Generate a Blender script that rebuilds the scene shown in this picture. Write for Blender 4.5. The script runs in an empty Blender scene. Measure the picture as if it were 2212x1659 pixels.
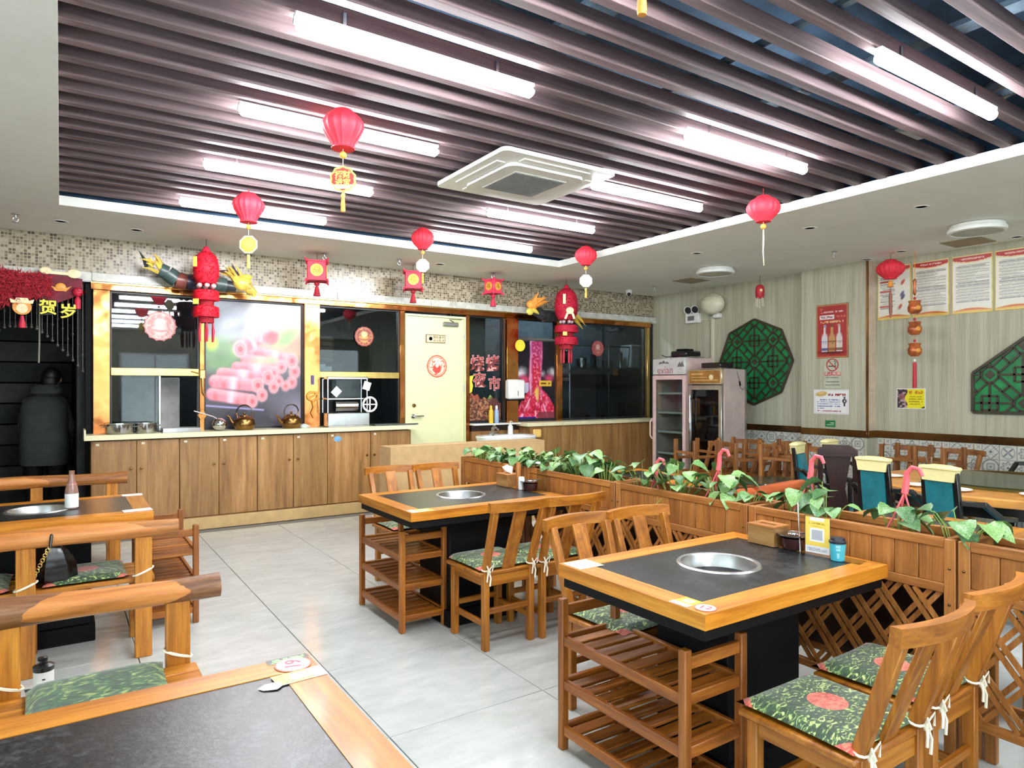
import bpy, bmesh, math, random
import numpy as np
from mathutils import Vector, Matrix
rnd = random.Random(7)
PI = math.pi
scn = bpy.context.scene
C = scn.collection
# ---------------------------------------------------------------- camera, world, exposure
cam = bpy.data.cameras.new('camera'); camo = bpy.data.objects.new('camera', cam); C.objects.link(camo)
camo.location = (0, 0, 1.5); camo.rotation_euler = (PI/2, 0, math.radians(-33.7))
cam.sensor_width = 36.0; cam.lens = 1462/2212*36; cam.shift_y = 8.5/2212; cam.clip_start = 0.02
scn.camera = camo
w = bpy.data.worlds.new('daylight'); scn.world = w; w.use_nodes = True
w.node_tree.nodes['Background'].inputs[0].default_value = (0.96, 0.98, 1.0, 1); w.node_tree.nodes['Background'].inputs[1].default_value = 10.0
vs = scn.view_settings
scn.display_settings.display_device = 'sRGB'
vs.view_transform = 'Standard'; vs.look = 'None'; vs.gamma = 1.0; vs.use_curve_mapping = False
vs.exposure = 0.27
LAMP = 84.0            # emission of the ceiling tubes
cy = scn.cycles
try:
    cy.max_bounces = 8; cy.diffuse_bounces = 4; cy.glossy_bounces = 4; cy.transmission_bounces = 6; cy.transparent_max_bounces = 10
    cy.sample_clamp_indirect = 6.0; cy.caustics_reflective = False; cy.caustics_refractive = False
    cy.use_denoising = True
except Exception: pass

# ---------------------------------------------------------------- materials
def lin(c):
    return tuple((x/12.92 if x <= 0.04045 else ((x+0.055)/1.055)**2.4) for x in (c[0]/255, c[1]/255, c[2]/255))
MATS = {}
def base(name, rough=0.5, metal=0.0, col=(200, 200, 200), emit=None, es=0, coat=0.0, sheen=0.0, trans=0, spec=0.5):
    m = bpy.data.materials.new(name); m.use_nodes = True
    b = m.node_tree.nodes['Principled BSDF']
    b.inputs['Base Color'].default_value = (*lin(col), 1); b.inputs['Roughness'].default_value = rough; b.inputs['Metallic'].default_value = metal
    b.inputs['Coat Weight'].default_value = coat; b.inputs['Coat Roughness'].default_value = 0.12
    b.inputs['Specular IOR Level'].default_value = spec
    if sheen: b.inputs['Sheen Weight'].default_value = sheen
    if emit: b.inputs['Emission Color'].default_value = (*lin(emit), 1); b.inputs['Emission Strength'].default_value = es
    MATS[name] = m
    return m, m.node_tree.nodes, m.node_tree.links, b
def coords(N, L, scale=(1, 1, 1), kind='Object', rand=False):
    t = N.new('ShaderNodeTexCoord'); mp = N.new('ShaderNodeMapping'); mp.inputs['Scale'].default_value = scale
    if rand:
        oi = N.new('ShaderNodeObjectInfo'); mu = N.new('ShaderNodeVectorMath'); mu.operation = 'SCALE'
        cx = N.new('ShaderNodeCombineXYZ')
        for i in range(3): L.new(oi.outputs['Random'], cx.inputs[i])
        mu.inputs['Scale'].default_value = 37.0; L.new(cx.outputs[0], mu.inputs[0]); L.new(mu.outputs[0], mp.inputs['Location'])
    L.new(t.outputs[kind], mp.inputs['Vector']); return mp.outputs['Vector']
def ramp(N, L, fac, stops):
    r = N.new('ShaderNodeValToRGB'); e = r.color_ramp.elements
    while len(e) < len(stops): e.new(0.5)
    for el, (p, c) in zip(e, stops): el.position = p; el.color = (*lin(c), 1)
    L.new(fac, r.inputs['Fac']); return r.outputs['Color']
def noise(N, L, vec, scale, detail=4, rough=0.55, dist=0.0):
    n = N.new('ShaderNodeTexNoise'); n.inputs['Scale'].default_value = scale; n.inputs['Detail'].default_value = detail
    n.inputs['Roughness'].default_value = rough; n.inputs['Distortion'].default_value = dist
    L.new(vec, n.inputs['Vector']); return n.outputs['Fac']
def bump(N, L, b, h, strength=0.2, dist=0.01):
    u = N.new('ShaderNodeBump'); u.inputs['Strength'].default_value = strength; u.inputs['Distance'].default_value = dist
    L.new(h, u.inputs['Height']); L.new(u.outputs['Normal'], b.inputs['Normal'])
def plain(name, col, rough=0.5, metal=0.0, var=0.06, nscale=9, **k):
    """a plain surface with a little procedural unevenness"""
    m, N, L, b = base(name, rough, metal, col, **k)
    v = coords(N, L); f = noise(N, L, v, nscale)
    lo = [max(0, c*(1-var)) for c in col]; hi = [min(255, c*(1+var)) for c in col]
    L.new(ramp(N, L, f, [(0.3, lo), (0.7, hi)]), b.inputs['Base Color'])
    return m
def wood(name, dark, mid, light, rough=0.38, coat=0.25, s=1.0, fine=26, along=1.6):
    """three variants, the grain running along x, y or z"""
    d = {}
    for ax in 'xyz':
        m, N, L, b = base(name+'_'+ax, rough, 0, mid, coat=coat)
        sc = [fine*s]*3; sc['xyz'.index(ax)] = along*s
        v = coords(N, L, sc, rand=True)
        f = noise(N, L, v, 1.0, 5, 0.6, 0.6)
        c = ramp(N, L, f, [(0.28, dark), (0.5, mid), (0.74, light)])
        v2 = coords(N, L, [x*5 for x in sc], rand=True); f2 = noise(N, L, v2, 1.0, 2)
        mx = N.new('ShaderNodeMix'); mx.data_type = 'RGBA'; mx.blend_type = 'MULTIPLY'; mx.inputs[0].default_value = 0.35
        L.new(c, mx.inputs[6]); L.new(ramp(N, L, f2, [(0.3, (150, 150, 150)), (0.65, (255, 255, 255))]), mx.inputs[7])
        oi = N.new('ShaderNodeObjectInfo'); mr = N.new('ShaderNodeMapRange'); mr.inputs[3].default_value = 0.86; mr.inputs[4].default_value = 1.12
        L.new(oi.outputs['Random'], mr.inputs[0])
        hs = N.new('ShaderNodeHueSaturation'); L.new(mr.outputs[0], hs.inputs['Value']); L.new(mx.outputs[2], hs.inputs['Color'])
        L.new(hs.outputs[0], b.inputs['Base Color']); bump(N, L, b, f2, 0.08, 0.004)
        d[ax] = m
    return d
def glass(name, tint=(225, 235, 235), refl=1.0, rough=0.02):
    m = bpy.data.materials.new(name); m.use_nodes = True; N = m.node_tree.nodes; L = m.node_tree.links
    N.remove(N['Principled BSDF'])
    t = N.new('ShaderNodeBsdfTransparent'); t.inputs[0].default_value = (*lin(tint), 1)
    g = N.new('ShaderNodeBsdfGlossy'); g.inputs['Roughness'].default_value = rough
    lw = N.new('ShaderNodeLayerWeight'); lw.inputs[0].default_value = 0.5          # Schlick, the same from both faces of a pane
    pw = N.new('ShaderNodeMath'); pw.operation = 'POWER'; pw.inputs[1].default_value = 4.0; L.new(lw.outputs['Facing'], pw.inputs[0])
    mu = N.new('ShaderNodeMath'); mu.operation = 'MULTIPLY_ADD'; mu.use_clamp = True; mu.inputs[1].default_value = 0.5*refl; mu.inputs[2].default_value = 0.025*refl; L.new(pw.outputs[0], mu.inputs[0])
    mx = N.new('ShaderNodeMixShader'); L.new(mu.outputs[0], mx.inputs[0]); L.new(t.outputs[0], mx.inputs[1]); L.new(g.outputs[0], mx.inputs[2])
    L.new(mx.outputs[0], N['Material Output'].inputs[0]); MATS[name] = m
    return m
def printed(name, rough=0.3, coat=0.0):
    m, N, L, b = base(name, rough, coat=coat)
    a = N.new('ShaderNodeAttribute'); a.attribute_name = 'Col'; L.new(a.outputs['Color'], b.inputs['Base Color'])
    return m

AMBER = wood('amber_wood', (160, 90, 18), (198, 124, 30), (220, 152, 52), coat=0.15)
CHAIR = wood('chair_wood', (126, 70, 14), (170, 102, 24), (198, 130, 42), rough=0.45, coat=0.12)
CARTW = wood('cart_wood', (104, 54, 12), (156, 88, 22), (186, 116, 36), rough=0.48, coat=0.1)
CABW = wood('cabinet_wood', (122, 84, 44), (160, 116, 66), (184, 142, 90), rough=0.45, coat=0.1, fine=14, along=0.9)
PLANT = wood('planter_wood', (126, 74, 28), (166, 104, 44), (188, 128, 64), rough=0.5, coat=0.05)
LOGW = wood('log_wood', (134, 76, 14), (188, 116, 28), (214, 146, 50), rough=0.48, coat=0.12)
REDW = wood('red_wood', (150, 66, 30), (190, 92, 48), (208, 118, 70), rough=0.45)
OLDW = wood('old_chair_wood', (98, 58, 24), (144, 90, 40), (170, 114, 58), rough=0.5, coat=0.05)
DARKW = wood('dark_wood', (26, 12, 10), (44, 22, 18), (62, 32, 26), rough=0.35)
SLAT = wood('slat_brown', (84, 68, 70), (114, 94, 95), (136, 114, 114), rough=0.65, coat=0.0, fine=18, along=0.8)

# log bark with a peeled, planed face
def bark(name, peel, dark=(52, 32, 20), mid=(104, 66, 40), light=(150, 116, 88)):
    m, N, L, b = base(name, 0.5, coat=0.15)
    v = coords(N, L, (2.2, 22, 22), rand=True); f = noise(N, L, v, 1.0, 6, 0.65, 0.8)
    bk = ramp(N, L, f, [(0.3, dark), (0.5, mid), (0.75, light)])
    v3 = coords(N, L, (1.4, 16, 16)); f3 = noise(N, L, v3, 1.0, 4, 0.6, 0.5)
    pl = ramp(N, L, f3, [(0.25, (132, 74, 26)), (0.5, (196, 122, 54)), (0.75, (216, 152, 92))])
    t = N.new('ShaderNodeTexCoord'); sx = N.new('ShaderNodeSeparateXYZ'); L.new(t.outputs['Object'], sx.inputs[0])
    # elongated patch centred on +-y side: (x/px)^2 + (z/pz)^2 + noise < 1
    mm = []
    for i, (s, c0) in enumerate(((peel[0], peel[2]), (peel[1], 0.0))):
        a = N.new('ShaderNodeMath'); a.operation = 'SUBTRACT'; L.new(sx.outputs[0 if i == 0 else 2], a.inputs[0]); a.inputs[1].default_value = c0
        d = N.new('ShaderNodeMath'); d.operation = 'DIVIDE'; L.new(a.outputs[0], d.inputs[0]); d.inputs[1].default_value = s
        q = N.new('ShaderNodeMath'); q.operation = 'POWER'; L.new(d.outputs[0], q.inputs[0]); q.inputs[1].default_value = 2.0
        ab = N.new('ShaderNodeMath'); ab.operation = 'ABSOLUTE'; L.new(d.outputs[0], ab.inputs[0]); L.new(ab.outputs[0], q.inputs[0])
        mm.append(q)
    su = N.new('ShaderNodeMath'); su.operation = 'ADD'; L.new(mm[0].outputs[0], su.inputs[0]); L.new(mm[1].outputs[0], su.inputs[1])
    nz = N.new('ShaderNodeMath'); nz.operation = 'MULTIPLY_ADD'; L.new(f3, nz.inputs[0]); nz.inputs[1].default_value = 0.8; L.new(su.outputs[0], nz.inputs[2])
    lt = N.new('ShaderNodeMath'); lt.operation = 'LESS_THAN'; L.new(nz.outputs[0], lt.inputs[0]); lt.inputs[1].default_value = 1.35
    mx = N.new('ShaderNodeMix'); mx.data_type = 'RGBA'; L.new(lt.outputs[0], mx.inputs[0]); L.new(bk, mx.inputs[6]); L.new(pl, mx.inputs[7])
    L.new(mx.outputs[2], b.inputs['Base Color']); bump(N, L, b, f, 0.5, 0.01)
    return m
BARK_A = bark('bark_peeled', (0.27, 0.06, -0.31), (70, 42, 24), (122, 76, 40), (158, 116, 78))
BARK_B = bark('bark_knotty', (0.60, 0.075, 0.0), (92, 52, 20), (166, 104, 42), (196, 134, 64))
BARK_C = bark('bark_smooth', (0.3, 0.05, 0.2), (100, 60, 26), (156, 96, 42), (190, 130, 74))

# dark mottled stone
def stone(name, a, bb, c, rough, sc=60):
    m, N, L, b = base(name, rough)
    v = coords(N, L); f = noise(N, L, v, sc, 6, 0.7); g = noise(N, L, v, 7, 3)
    mx = N.new('ShaderNodeMix'); mx.data_type = 'FLOAT'; mx.inputs[0].default_value = 0.35; L.new(f, mx.inputs[2]); L.new(g, mx.inputs[3])
    L.new(ramp(N, L, mx.outputs[0], [(0.35, a), (0.5, bb), (0.66, c)]), b.inputs['Base Color']); bump(N, L, b, f, 0.25, 0.003)
    return m
STONE = stone('black_stone', (12, 13, 15), (22, 23, 26), (66, 70, 74), 0.30)
for _n in STONE.node_tree.nodes:
    if _n.type == 'BSDF_PRINCIPLED': _n.inputs['Specular IOR Level'].default_value = 0.6
MARBLE = stone('grey_marble', (168, 168, 158), (188, 188, 178), (206, 206, 198), 0.25, 14)
# floor tile: polished pale grey with drifting veins
m, N, L, b = base('floor_tile', 0.16, spec=0.45)
v = coords(N, L, (1.0, 2.4, 1.0), rand=True); f = noise(N, L, v, 2.2, 8, 0.62, 1.4); f2 = noise(N, L, v, 9, 5)
mx = N.new('ShaderNodeMix'); mx.data_type = 'FLOAT'; mx.inputs[0].default_value = 0.35; L.new(f, mx.inputs[2]); L.new(f2, mx.inputs[3])
L.new(ramp(N, L, mx.outputs[0], [(0.3, (176, 180, 174)), (0.5, (189, 193, 188)), (0.7, (202, 206, 202))]), b.inputs['Base Color'])
FTILE = m
GROUT = plain('floor_grout', (120, 118, 112), 0.9)
CEIL = plain('ceiling_paint', (238, 238, 230), 0.8, var=0.015, nscale=2)
PLENUM = plain('plenum_paint', (58, 84, 108), 0.8, var=0.2, nscale=3)
PLENUM2 = plain('plenum_service', (84, 102, 116), 0.6, var=0.2)
DUCT = plain('foil_duct', (150, 150, 150), 0.3, 0.8)
# striped wallpaper panel
m, N, L, b = base('wall_panel_paper', 0.6)
v = coords(N, L, (1, 14, 0.5)); f = noise(N, L, v, 1.0, 5, 0.6); v2 = coords(N, L, (1, 70, 2.0)); f2 = noise(N, L, v2, 1.0, 3)
mx = N.new('ShaderNodeMix'); mx.data_type = 'FLOAT'; mx.inputs[0].default_value = 0.4; L.new(f, mx.inputs[2]); L.new(f2, mx.inputs[3])
L.new(ramp(N, L, mx.outputs[0], [(0.32, (158, 154, 130)), (0.5, (182, 179, 156)), (0.68, (202, 199, 180))]), b.inputs['Base Color'])
PAPER = m
SIDEP = plain('pilaster_side', (206, 184, 162), 0.6)
# mosaic band (tesserae far smaller than ten pixels)
m, N, L, b = base('mosaic', 0.25)
v = coords(N, L); sp = N.new('ShaderNodeSeparateXYZ'); L.new(v, sp.inputs[0]); cb = N.new('ShaderNodeCombineXYZ'); L.new(sp.outputs[0], cb.inputs[0]); L.new(sp.outputs[2], cb.inputs[1])
br = N.new('ShaderNodeTexBrick'); br.offset = 0; br.inputs['Scale'].default_value = 1.0; br.inputs['Brick Width'].default_value = 0.03; br.inputs['Row Height'].default_value = 0.03
br.inputs['Mortar Size'].default_value = 0.0035; br.inputs['Mortar'].default_value = (*lin((206, 198, 180)), 1); br.inputs['Bias'].default_value = 0.0
L.new(cb.outputs[0], br.inputs['Vector']); br.inputs['Color1'].default_value = (0, 0, 0, 1); br.inputs['Color2'].default_value = (1, 1, 1, 1)
br.inputs['Mortar'].default_value = (0.6, 0.6, 0.6, 1)
c1 = ramp(N, L, br.outputs['Color'], [(0.1, (84, 70, 54)), (0.5, (136, 122, 100)), (0.9, (172, 160, 138))])
mx = N.new('ShaderNodeMix'); mx.data_type = 'RGBA'; L.new(br.outputs['Fac'], mx.inputs[0]); L.new(c1, mx.inputs[6]); mx.inputs[7].default_value = (*lin((166, 156, 136)), 1)
L.new(mx.outputs[2], b.inputs['Base Color']); bump(N, L, b, br.outputs['Fac'], -0.4, 0.003)
MOSAIC = m
# polished copper / gold sheet, slightly wavy so that it mirrors in ripples
m, N, L, b = base('copper_sheet', 0.16, 1.0, (210, 136, 84))
v = coords(N, L, (1, 1, 1)); f = noise(N, L, v, 3.2, 2, 0.4); bump(N, L, b, f, 0.25, 0.06)
f2 = noise(N, L, v, 1.3, 2); L.new(ramp(N, L, f2, [(0.35, (190, 112, 62)), (0.65, (214, 150, 88))]), b.inputs['Base Color'])
COPPER = m
GOLDS = plain('gold_bar', (222, 186, 112), 0.2, 1.0)
BRONZE = plain('bronze_band', (120, 88, 52), 0.25, 0.9, var=0.3, nscale=2)
STEEL = plain('stainless', (196, 196, 194), 0.16, 1.0, var=0.04)
STEELB = plain('brushed_steel', (186, 186, 186), 0.32, 1.0, var=0.06)
CHROME = plain('chrome', (220, 222, 224), 0.06, 1.0, var=0.02)
BLACK = plain('black_laminate', (7, 9, 12), 0.55, var=0.2, spec=0.2)
BLACKM = plain('matte_black', (6, 6, 7), 0.7, var=0.2, spec=0.2)
BLACKL = plain('black_lacquer', (14, 14, 15), 0.28, var=0.2, coat=0.3)
DKGLASS = plain('dark_frame', (26, 26, 28), 0.4)
WHITE = plain('white_plastic', (232, 232, 226), 0.35, var=0.02)
OFFW = plain('cream_plastic', (216, 212, 186), 0.4, var=0.03)
IVORY = plain('ivory_laminate', (224, 216, 176), 0.35, var=0.03)
DOORP = plain('pale_green_door', (222, 224, 174), 0.4, var=0.015)
CARD = plain('cardboard', (184, 150, 104), 0.8, var=0.05)
CARDD = plain('cardboard_edge', (140, 108, 70), 0.8)
PINK = plain('pink_steel', (222, 190, 184), 0.35, var=0.04)
PINKS = plain('pink_side', (206, 188, 182), 0.3, 0.35, var=0.06, nscale=4)
BROWNH = plain('brown_header', (150, 104, 48), 0.35, var=0.15)
RED = plain('red_paper', (200, 22, 40), 0.6, var=0.18, nscale=30, sheen=0.3)
REDH = plain('red_honeycomb', (222, 44, 62), 0.65, var=0.1, nscale=40)
REDD = plain('deep_red_felt', (150, 18, 36), 0.8, var=0.25, nscale=40)
PRED = plain('poster_red', (176, 52, 50), 0.4, var=0.05)
GOLDP = plain('gold_print', (236, 204, 92), 0.45, var=0.08)
YELP = plain('yellow_print', (240, 216, 60), 0.5, var=0.04)
ORNG = plain('amber_print', (226, 150, 62), 0.5, var=0.12, nscale=30)
CREAMP = plain('cream_print', (236, 214, 170), 0.5, var=0.1, nscale=30)
PAPERW = plain('white_card', (240, 240, 236), 0.45, var=0.015)
GREENP = plain('green_card', (34, 120, 66), 0.5)
INK = plain('grey_ink', (110, 108, 106), 0.6)
INKB = plain('blue_ink', (96, 112, 150), 0.6)
INKD = plain('black_ink', (30, 28, 30), 0.6)
REDINK = plain('red_ink', (192, 40, 52), 0.5)
PINKINK = plain('pink_outline', (226, 160, 152), 0.5)
ROPE = plain('cotton_tie', (232, 226, 204), 0.8, var=0.06)
TEAL = plain('teal_leather', (28, 112, 122), 0.3, var=0.1, nscale=14, coat=0.15)
CREAML = plain('cream_leather', (224, 212, 152), 0.35, var=0.05)
PINKPL = plain('pink_plastic', (226, 96, 104), 0.35)
SOIL = plain('soil', (60, 44, 32), 0.9, var=0.3, nscale=30)
BRASSK = plain('aged_copper', (134, 100, 56), 0.26, 0.95, var=0.25, nscale=6)
BAG = plain('black_patent', (10, 10, 11), 0.2, var=0.3, coat=0.4)
CAPB = plain('cup_lid', (34, 34, 48), 0.3)
CUPB = plain('cup_blue', (72, 180, 198), 0.4, var=0.03)
SKIN = plain('skin', (150, 112, 92), 0.6)
COAT = plain('grey_green_coat', (50, 55, 49), 0.8, var=0.12, nscale=6)
HAIR = plain('black_hair', (14, 12, 12), 0.5)
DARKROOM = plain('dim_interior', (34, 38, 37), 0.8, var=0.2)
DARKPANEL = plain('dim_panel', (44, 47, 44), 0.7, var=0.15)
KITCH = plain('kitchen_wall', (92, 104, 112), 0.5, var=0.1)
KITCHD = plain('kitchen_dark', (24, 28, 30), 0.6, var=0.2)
STRAND = plain('bead_strand', (74, 70, 64), 0.35)
DRGOLD = plain('dragon_gold', (206, 176, 76), 0.35, var=0.2, nscale=12, coat=0.3)
DRDARK = plain('dragon_dark', (40, 44, 46), 0.4, var=0.25, nscale=14, coat=0.2)
DRRED = plain('dragon_rust', (128, 66, 56), 0.4, var=0.2, coat=0.2)
DRBLUE = plain('dragon_navy', (38, 40, 66), 0.4, var=0.2, coat=0.2)
DRGREEN = plain('dragon_green', (62, 82, 78), 0.4, var=0.25, coat=0.2)
ACRYL = glass('clear_acrylic', (236, 240, 240), 1.0)
PANE = glass('window_pane', (196, 204, 206), 1.9)
FRPANE = glass('fridge_pane', (214, 224, 222), 1.2)
LAZY = glass('glass_turntable', (190, 206, 196), 1.4)
BOTTLE = glass('bottle_glass', (214, 206, 190), 1.0)
PRINT = printed('printed_sheet', 0.3)
PRINTG = printed('printed_tile', 0.22)
TUBE, _n, _l, _b = base('lit_tube', 0.4, 0, (255, 255, 255), emit=(246, 250, 255), es=LAMP)
LEDP = plain('unlit_diffuser', (186, 184, 170), 0.5)
LEAFS = []
for i, (a, bq, c) in enumerate((((62, 100, 54), (98, 140, 78), (140, 176, 112)), ((80, 122, 62), (120, 160, 90), (160, 192, 128)), ((50, 86, 52), (82, 122, 74), (118, 156, 104)))):
    m, N, L, b = base('pothos_leaf_%s' % 'abc'[i], 0.35)
    v = coords(N, L, rand=True); f = noise(N, L, v, 14, 3)
    cc = ramp(N, L, f, [(0.3, a), (0.5, bq), (0.72, c)]); L.new(cc, b.inputs['Base Color'])
    LEAFS.append(m)
STEM = plain('vine_stem', (132, 156, 72), 0.5)
# green brocade cushion with a red medallion and red corners
m, N, L, b = base('green_brocade', 0.6, sheen=0.4)
v = coords(N, L, (30, 52, 30)); f = noise(N, L, v, 1.0, 3, 0.5, 1.8)
g = ramp(N, L, f, [(0.42, (26, 52, 28)), (0.53, (46, 82, 42)), (0.58, (136, 164, 84)), (0.66, (200, 210, 136))])
t = N.new('ShaderNodeTexCoord'); sx = N.new('ShaderNodeSeparateXYZ'); L.new(t.outputs['Object'], sx.inputs[0])
cx = N.new('ShaderNodeCombineXYZ'); L.new(sx.outputs[0], cx.inputs[0]); L.new(sx.outputs[1], cx.inputs[1])
ln = N.new('ShaderNodeVectorMath'); ln.operation = 'LENGTH'; L.new(cx.outputs[0], ln.inputs[0])
lt = N.new('ShaderNodeMath'); lt.operation = 'LESS_THAN'; L.new(ln.outputs['Value'], lt.inputs[0]); lt.inputs[1].default_value = 0.062
gt = N.new('ShaderNodeMath'); gt.operation = 'GREATER_THAN'; L.new(ln.outputs['Value'], gt.inputs[0]); gt.inputs[1].default_value = 0.238
ad = N.new('ShaderNodeMath'); ad.operation = 'MAXIMUM'; L.new(lt.outputs[0], ad.inputs[0]); L.new(gt.outputs[0], ad.inputs[1])
rdn = ramp(N, L, f, [(0.35, (176, 52, 40)), (0.6, (222, 120, 90))])
mx = N.new('ShaderNodeMix'); mx.data_type = 'RGBA'; L.new(ad.outputs[0], mx.inputs[0]); L.new(g, mx.inputs[6]); L.new(rdn, mx.inputs[7])
L.new(mx.outputs[2], b.inputs['Base Color']); bump(N, L, b, f, 0.25, 0.006)
BROCADE = m
BROCADE_D, N, L, b = base('dark_brocade', 0.65, sheen=0.3)
v = coords(N, L, (16, 24, 16)); f = noise(N, L, v, 1.0, 3, 0.5, 2.0)
L.new(ramp(N, L, f, [(0.42, (26, 62, 34)), (0.54, (44, 92, 48)), (0.6, (96, 128, 66)), (0.68, (150, 164, 92))]), b.inputs['Base Color']); bump(N, L, b, f, 0.25, 0.006)
CUSHB = plain('cushion_underside', (14, 18, 16), 0.7)

# ---------------------------------------------------------------- mesh helpers
class MB:
    def __init__(s): s.v = []; s.f = []; s.m = []
    def add(s, vs, fs, mi=0):
        k = len(s.v); s.v += [tuple(q) for q in vs]; s.f += [tuple(i+k for i in f) for f in fs]; s.m += [mi]*len(fs); return s
    def box(s, x0, y0, z0, x1, y1, z1, c=0.0, mi=0, M=None):
        lo = (min(x0, x1), min(y0, y1), min(z0, z1)); hi = (max(x0, x1), max(y0, y1), max(z0, z1))
        if c <= 0:
            V = [(x, y, z) for z in (lo[2], hi[2]) for y in (lo[1], hi[1]) for x in (lo[0], hi[0])]
            F = [(0, 2, 3, 1), (4, 5, 7, 6), (0, 1, 5, 4), (2, 6, 7, 3), (0, 4, 6, 2), (1, 3, 7, 5)]
        else:
            c = min(c, 0.45*min(hi[i]-lo[i] for i in range(3)))
            V = []; idx = {}
            for sx in (0, 1):
                for sy in (0, 1):
                    for sz in (0, 1):
                        sg = (sx, sy, sz)
                        for a in range(3):
                            p = []
                            for i in range(3):
                                e = hi[i] if sg[i] else lo[i]
                                p.append(e if i == a else (e-c if sg[i] else e+c))
                            idx[(sg, a)] = len(V); V.append(tuple(p))
            F = []
            for a in range(3):
                o = [i for i in range(3) if i != a]
                for s_ in (0, 1):
                    q = []
                    for (u, w_) in ((0, 0), (1, 0), (1, 1), (0, 1)):
                        g = [0, 0, 0]; g[a] = s_; g[o[0]] = u; g[o[1]] = w_; q.append(idx[(tuple(g), a)])
                    F.append(tuple(q))
                # edges parallel to axis a
                for u in (0, 1):
                    for w_ in (0, 1):
                        g0 = [0, 0, 0]; g1 = [0, 0, 0]; g1[a] = 1
                        for g in (g0, g1): g[o[0]] = u; g[o[1]] = w_
                        F.append((idx[(tuple(g0), o[0])], idx[(tuple(g1), o[0])], idx[(tuple(g1), o[1])], idx[(tuple(g0), o[1])]))
            for sx in (0, 1):
                for sy in (0, 1):
                    for sz in (0, 1):
                        F.append(tuple(idx[((sx, sy, sz), a)] for a in range(3)))
        if M is not None: V = [tuple(M @ Vector(q)) for q in V]
        return s.add(V, F, mi)
    def bar(s, p0, p1, w, t, up=(0, 0, 1), c=0.0, mi=0):
        p0 = Vector(p0); p1 = Vector(p1); d = p1-p0; ln = d.length; d.normalize(); up = Vector(up)
        if abs(d.dot(up)) > 0.98: up = Vector((0, 1, 0))
        a = d.cross(up).normalized(); u = a.cross(d).normalized()
        M = Matrix(((d.x, a.x, u.x, p0.x), (d.y, a.y, u.y, p0.y), (d.z, a.z, u.z, p0.z), (0, 0, 0, 1)))
        return s.box(0, -w/2, -t/2, ln, w/2, t/2, c, mi, M)
    def tube(s, pts, r, n=8, mi=0, caps=True, closed=False):
        pts = [Vector(p) for p in pts]; R = r if isinstance(r, (list, tuple)) else [r]*len(pts)
        V = []; F = []; prev = None; K = len(pts)
        for i, p in enumerate(pts):
            if closed: d = pts[(i+1) % K]-pts[i-1]
            else: d = pts[min(i+1, K-1)]-pts[max(i-1, 0)]
            d.normalize()
            if prev is None:
                a = d.cross(Vector((0, 0, 1)));
                if a.length < 1e-3: a = d.cross(Vector((0, 1, 0)))
            else: a = prev-d*prev.dot(d)
            a.normalize(); prev = a; bb = d.cross(a)
            for k in range(n):
                th = 2*PI*k/n; V.append(tuple(p+(a*math.cos(th)+bb*math.sin(th))*R[i]))
        for i in range(K if closed else K-1):
            j = (i+1) % K
            for k in range(n): F.append((i*n+k, i*n+(k+1) % n, j*n+(k+1) % n, j*n+k))
        if caps and not closed:
            F.append(tuple(range(n))[::-1]); F.append(tuple((K-1)*n+k for k in range(n)))
        return s.add(V, F, mi)
    def lathe(s, prof, n=24, c=(0, 0, 0), mi=0, axis='z', sx=1.0, sy=1.0, lobes=0, amp=0.0):
        V = []; F = []
        for (r, z) in prof:
            for k in range(n):
                th = 2*PI*k/n; rr = r*(1+(amp*math.cos(lobes*th) if lobes else 0))
                x, y = rr*math.cos(th)*sx, rr*math.sin(th)*sy
                q = {'z': (x, y, z), 'x': (z, x, y), 'y': (x, z, y)}[axis]
                V.append((q[0]+c[0], q[1]+c[1], q[2]+c[2]))
        for i in range(len(prof)-1):
            for k in range(n): F.append((i*n+k, i*n+(k+1) % n, (i+1)*n+(k+1) % n, (i+1)*n+k))
        if prof[0][0] > 1e-4: F.append(tuple(range(n))[::-1])
        if prof[-1][0] > 1e-4: F.append(tuple((len(prof)-1)*n+k for k in range(n)))
        return s.add(V, F, mi)
    def ell(s, c, r, nu=16, nv=10, mi=0):
        prof = [(math.sin(PI*i/nv), -math.cos(PI*i/nv)) for i in range(nv+1)]
        V = []; F = []
        for (q, z) in prof:
            for k in range(nu):
                th = 2*PI*k/nu; V.append((c[0]+r[0]*q*math.cos(th), c[1]+r[1]*q*math.sin(th), c[2]+r[2]*z))
        for i in range(nv):
            for k in range(nu): F.append((i*nu+k, i*nu+(k+1) % nu, (i+1)*nu+(k+1) % nu, (i+1)*nu+k))
        return s.add(V, F, mi)
    def prism(s, poly, a0, a1, plane='xz', mi=0):
        """extrude a 2-D polygon between two values of the third axis"""
        def P(p, t):
            return {'xz': (p[0], t, p[1]), 'xy': (p[0], p[1], t), 'yz': (t, p[0], p[1])}[plane]
        n = len(poly); V = [P(p, a0) for p in poly]+[P(p, a1) for p in poly]
        F = [tuple(range(n))[::-1], tuple(range(n, 2*n))]+[(i, (i+1) % n, n+(i+1) % n, n+i) for i in range(n)]
        return s.add(V, F, mi)
    def xf(s, M):
        s.v = [tuple(M @ Vector(q)) for q in s.v]; return s
    def axis(s):
        a = np.array(s.v); e = a.max(0)-a.min(0); return 'xyz'[int(np.argmax(e))]
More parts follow.
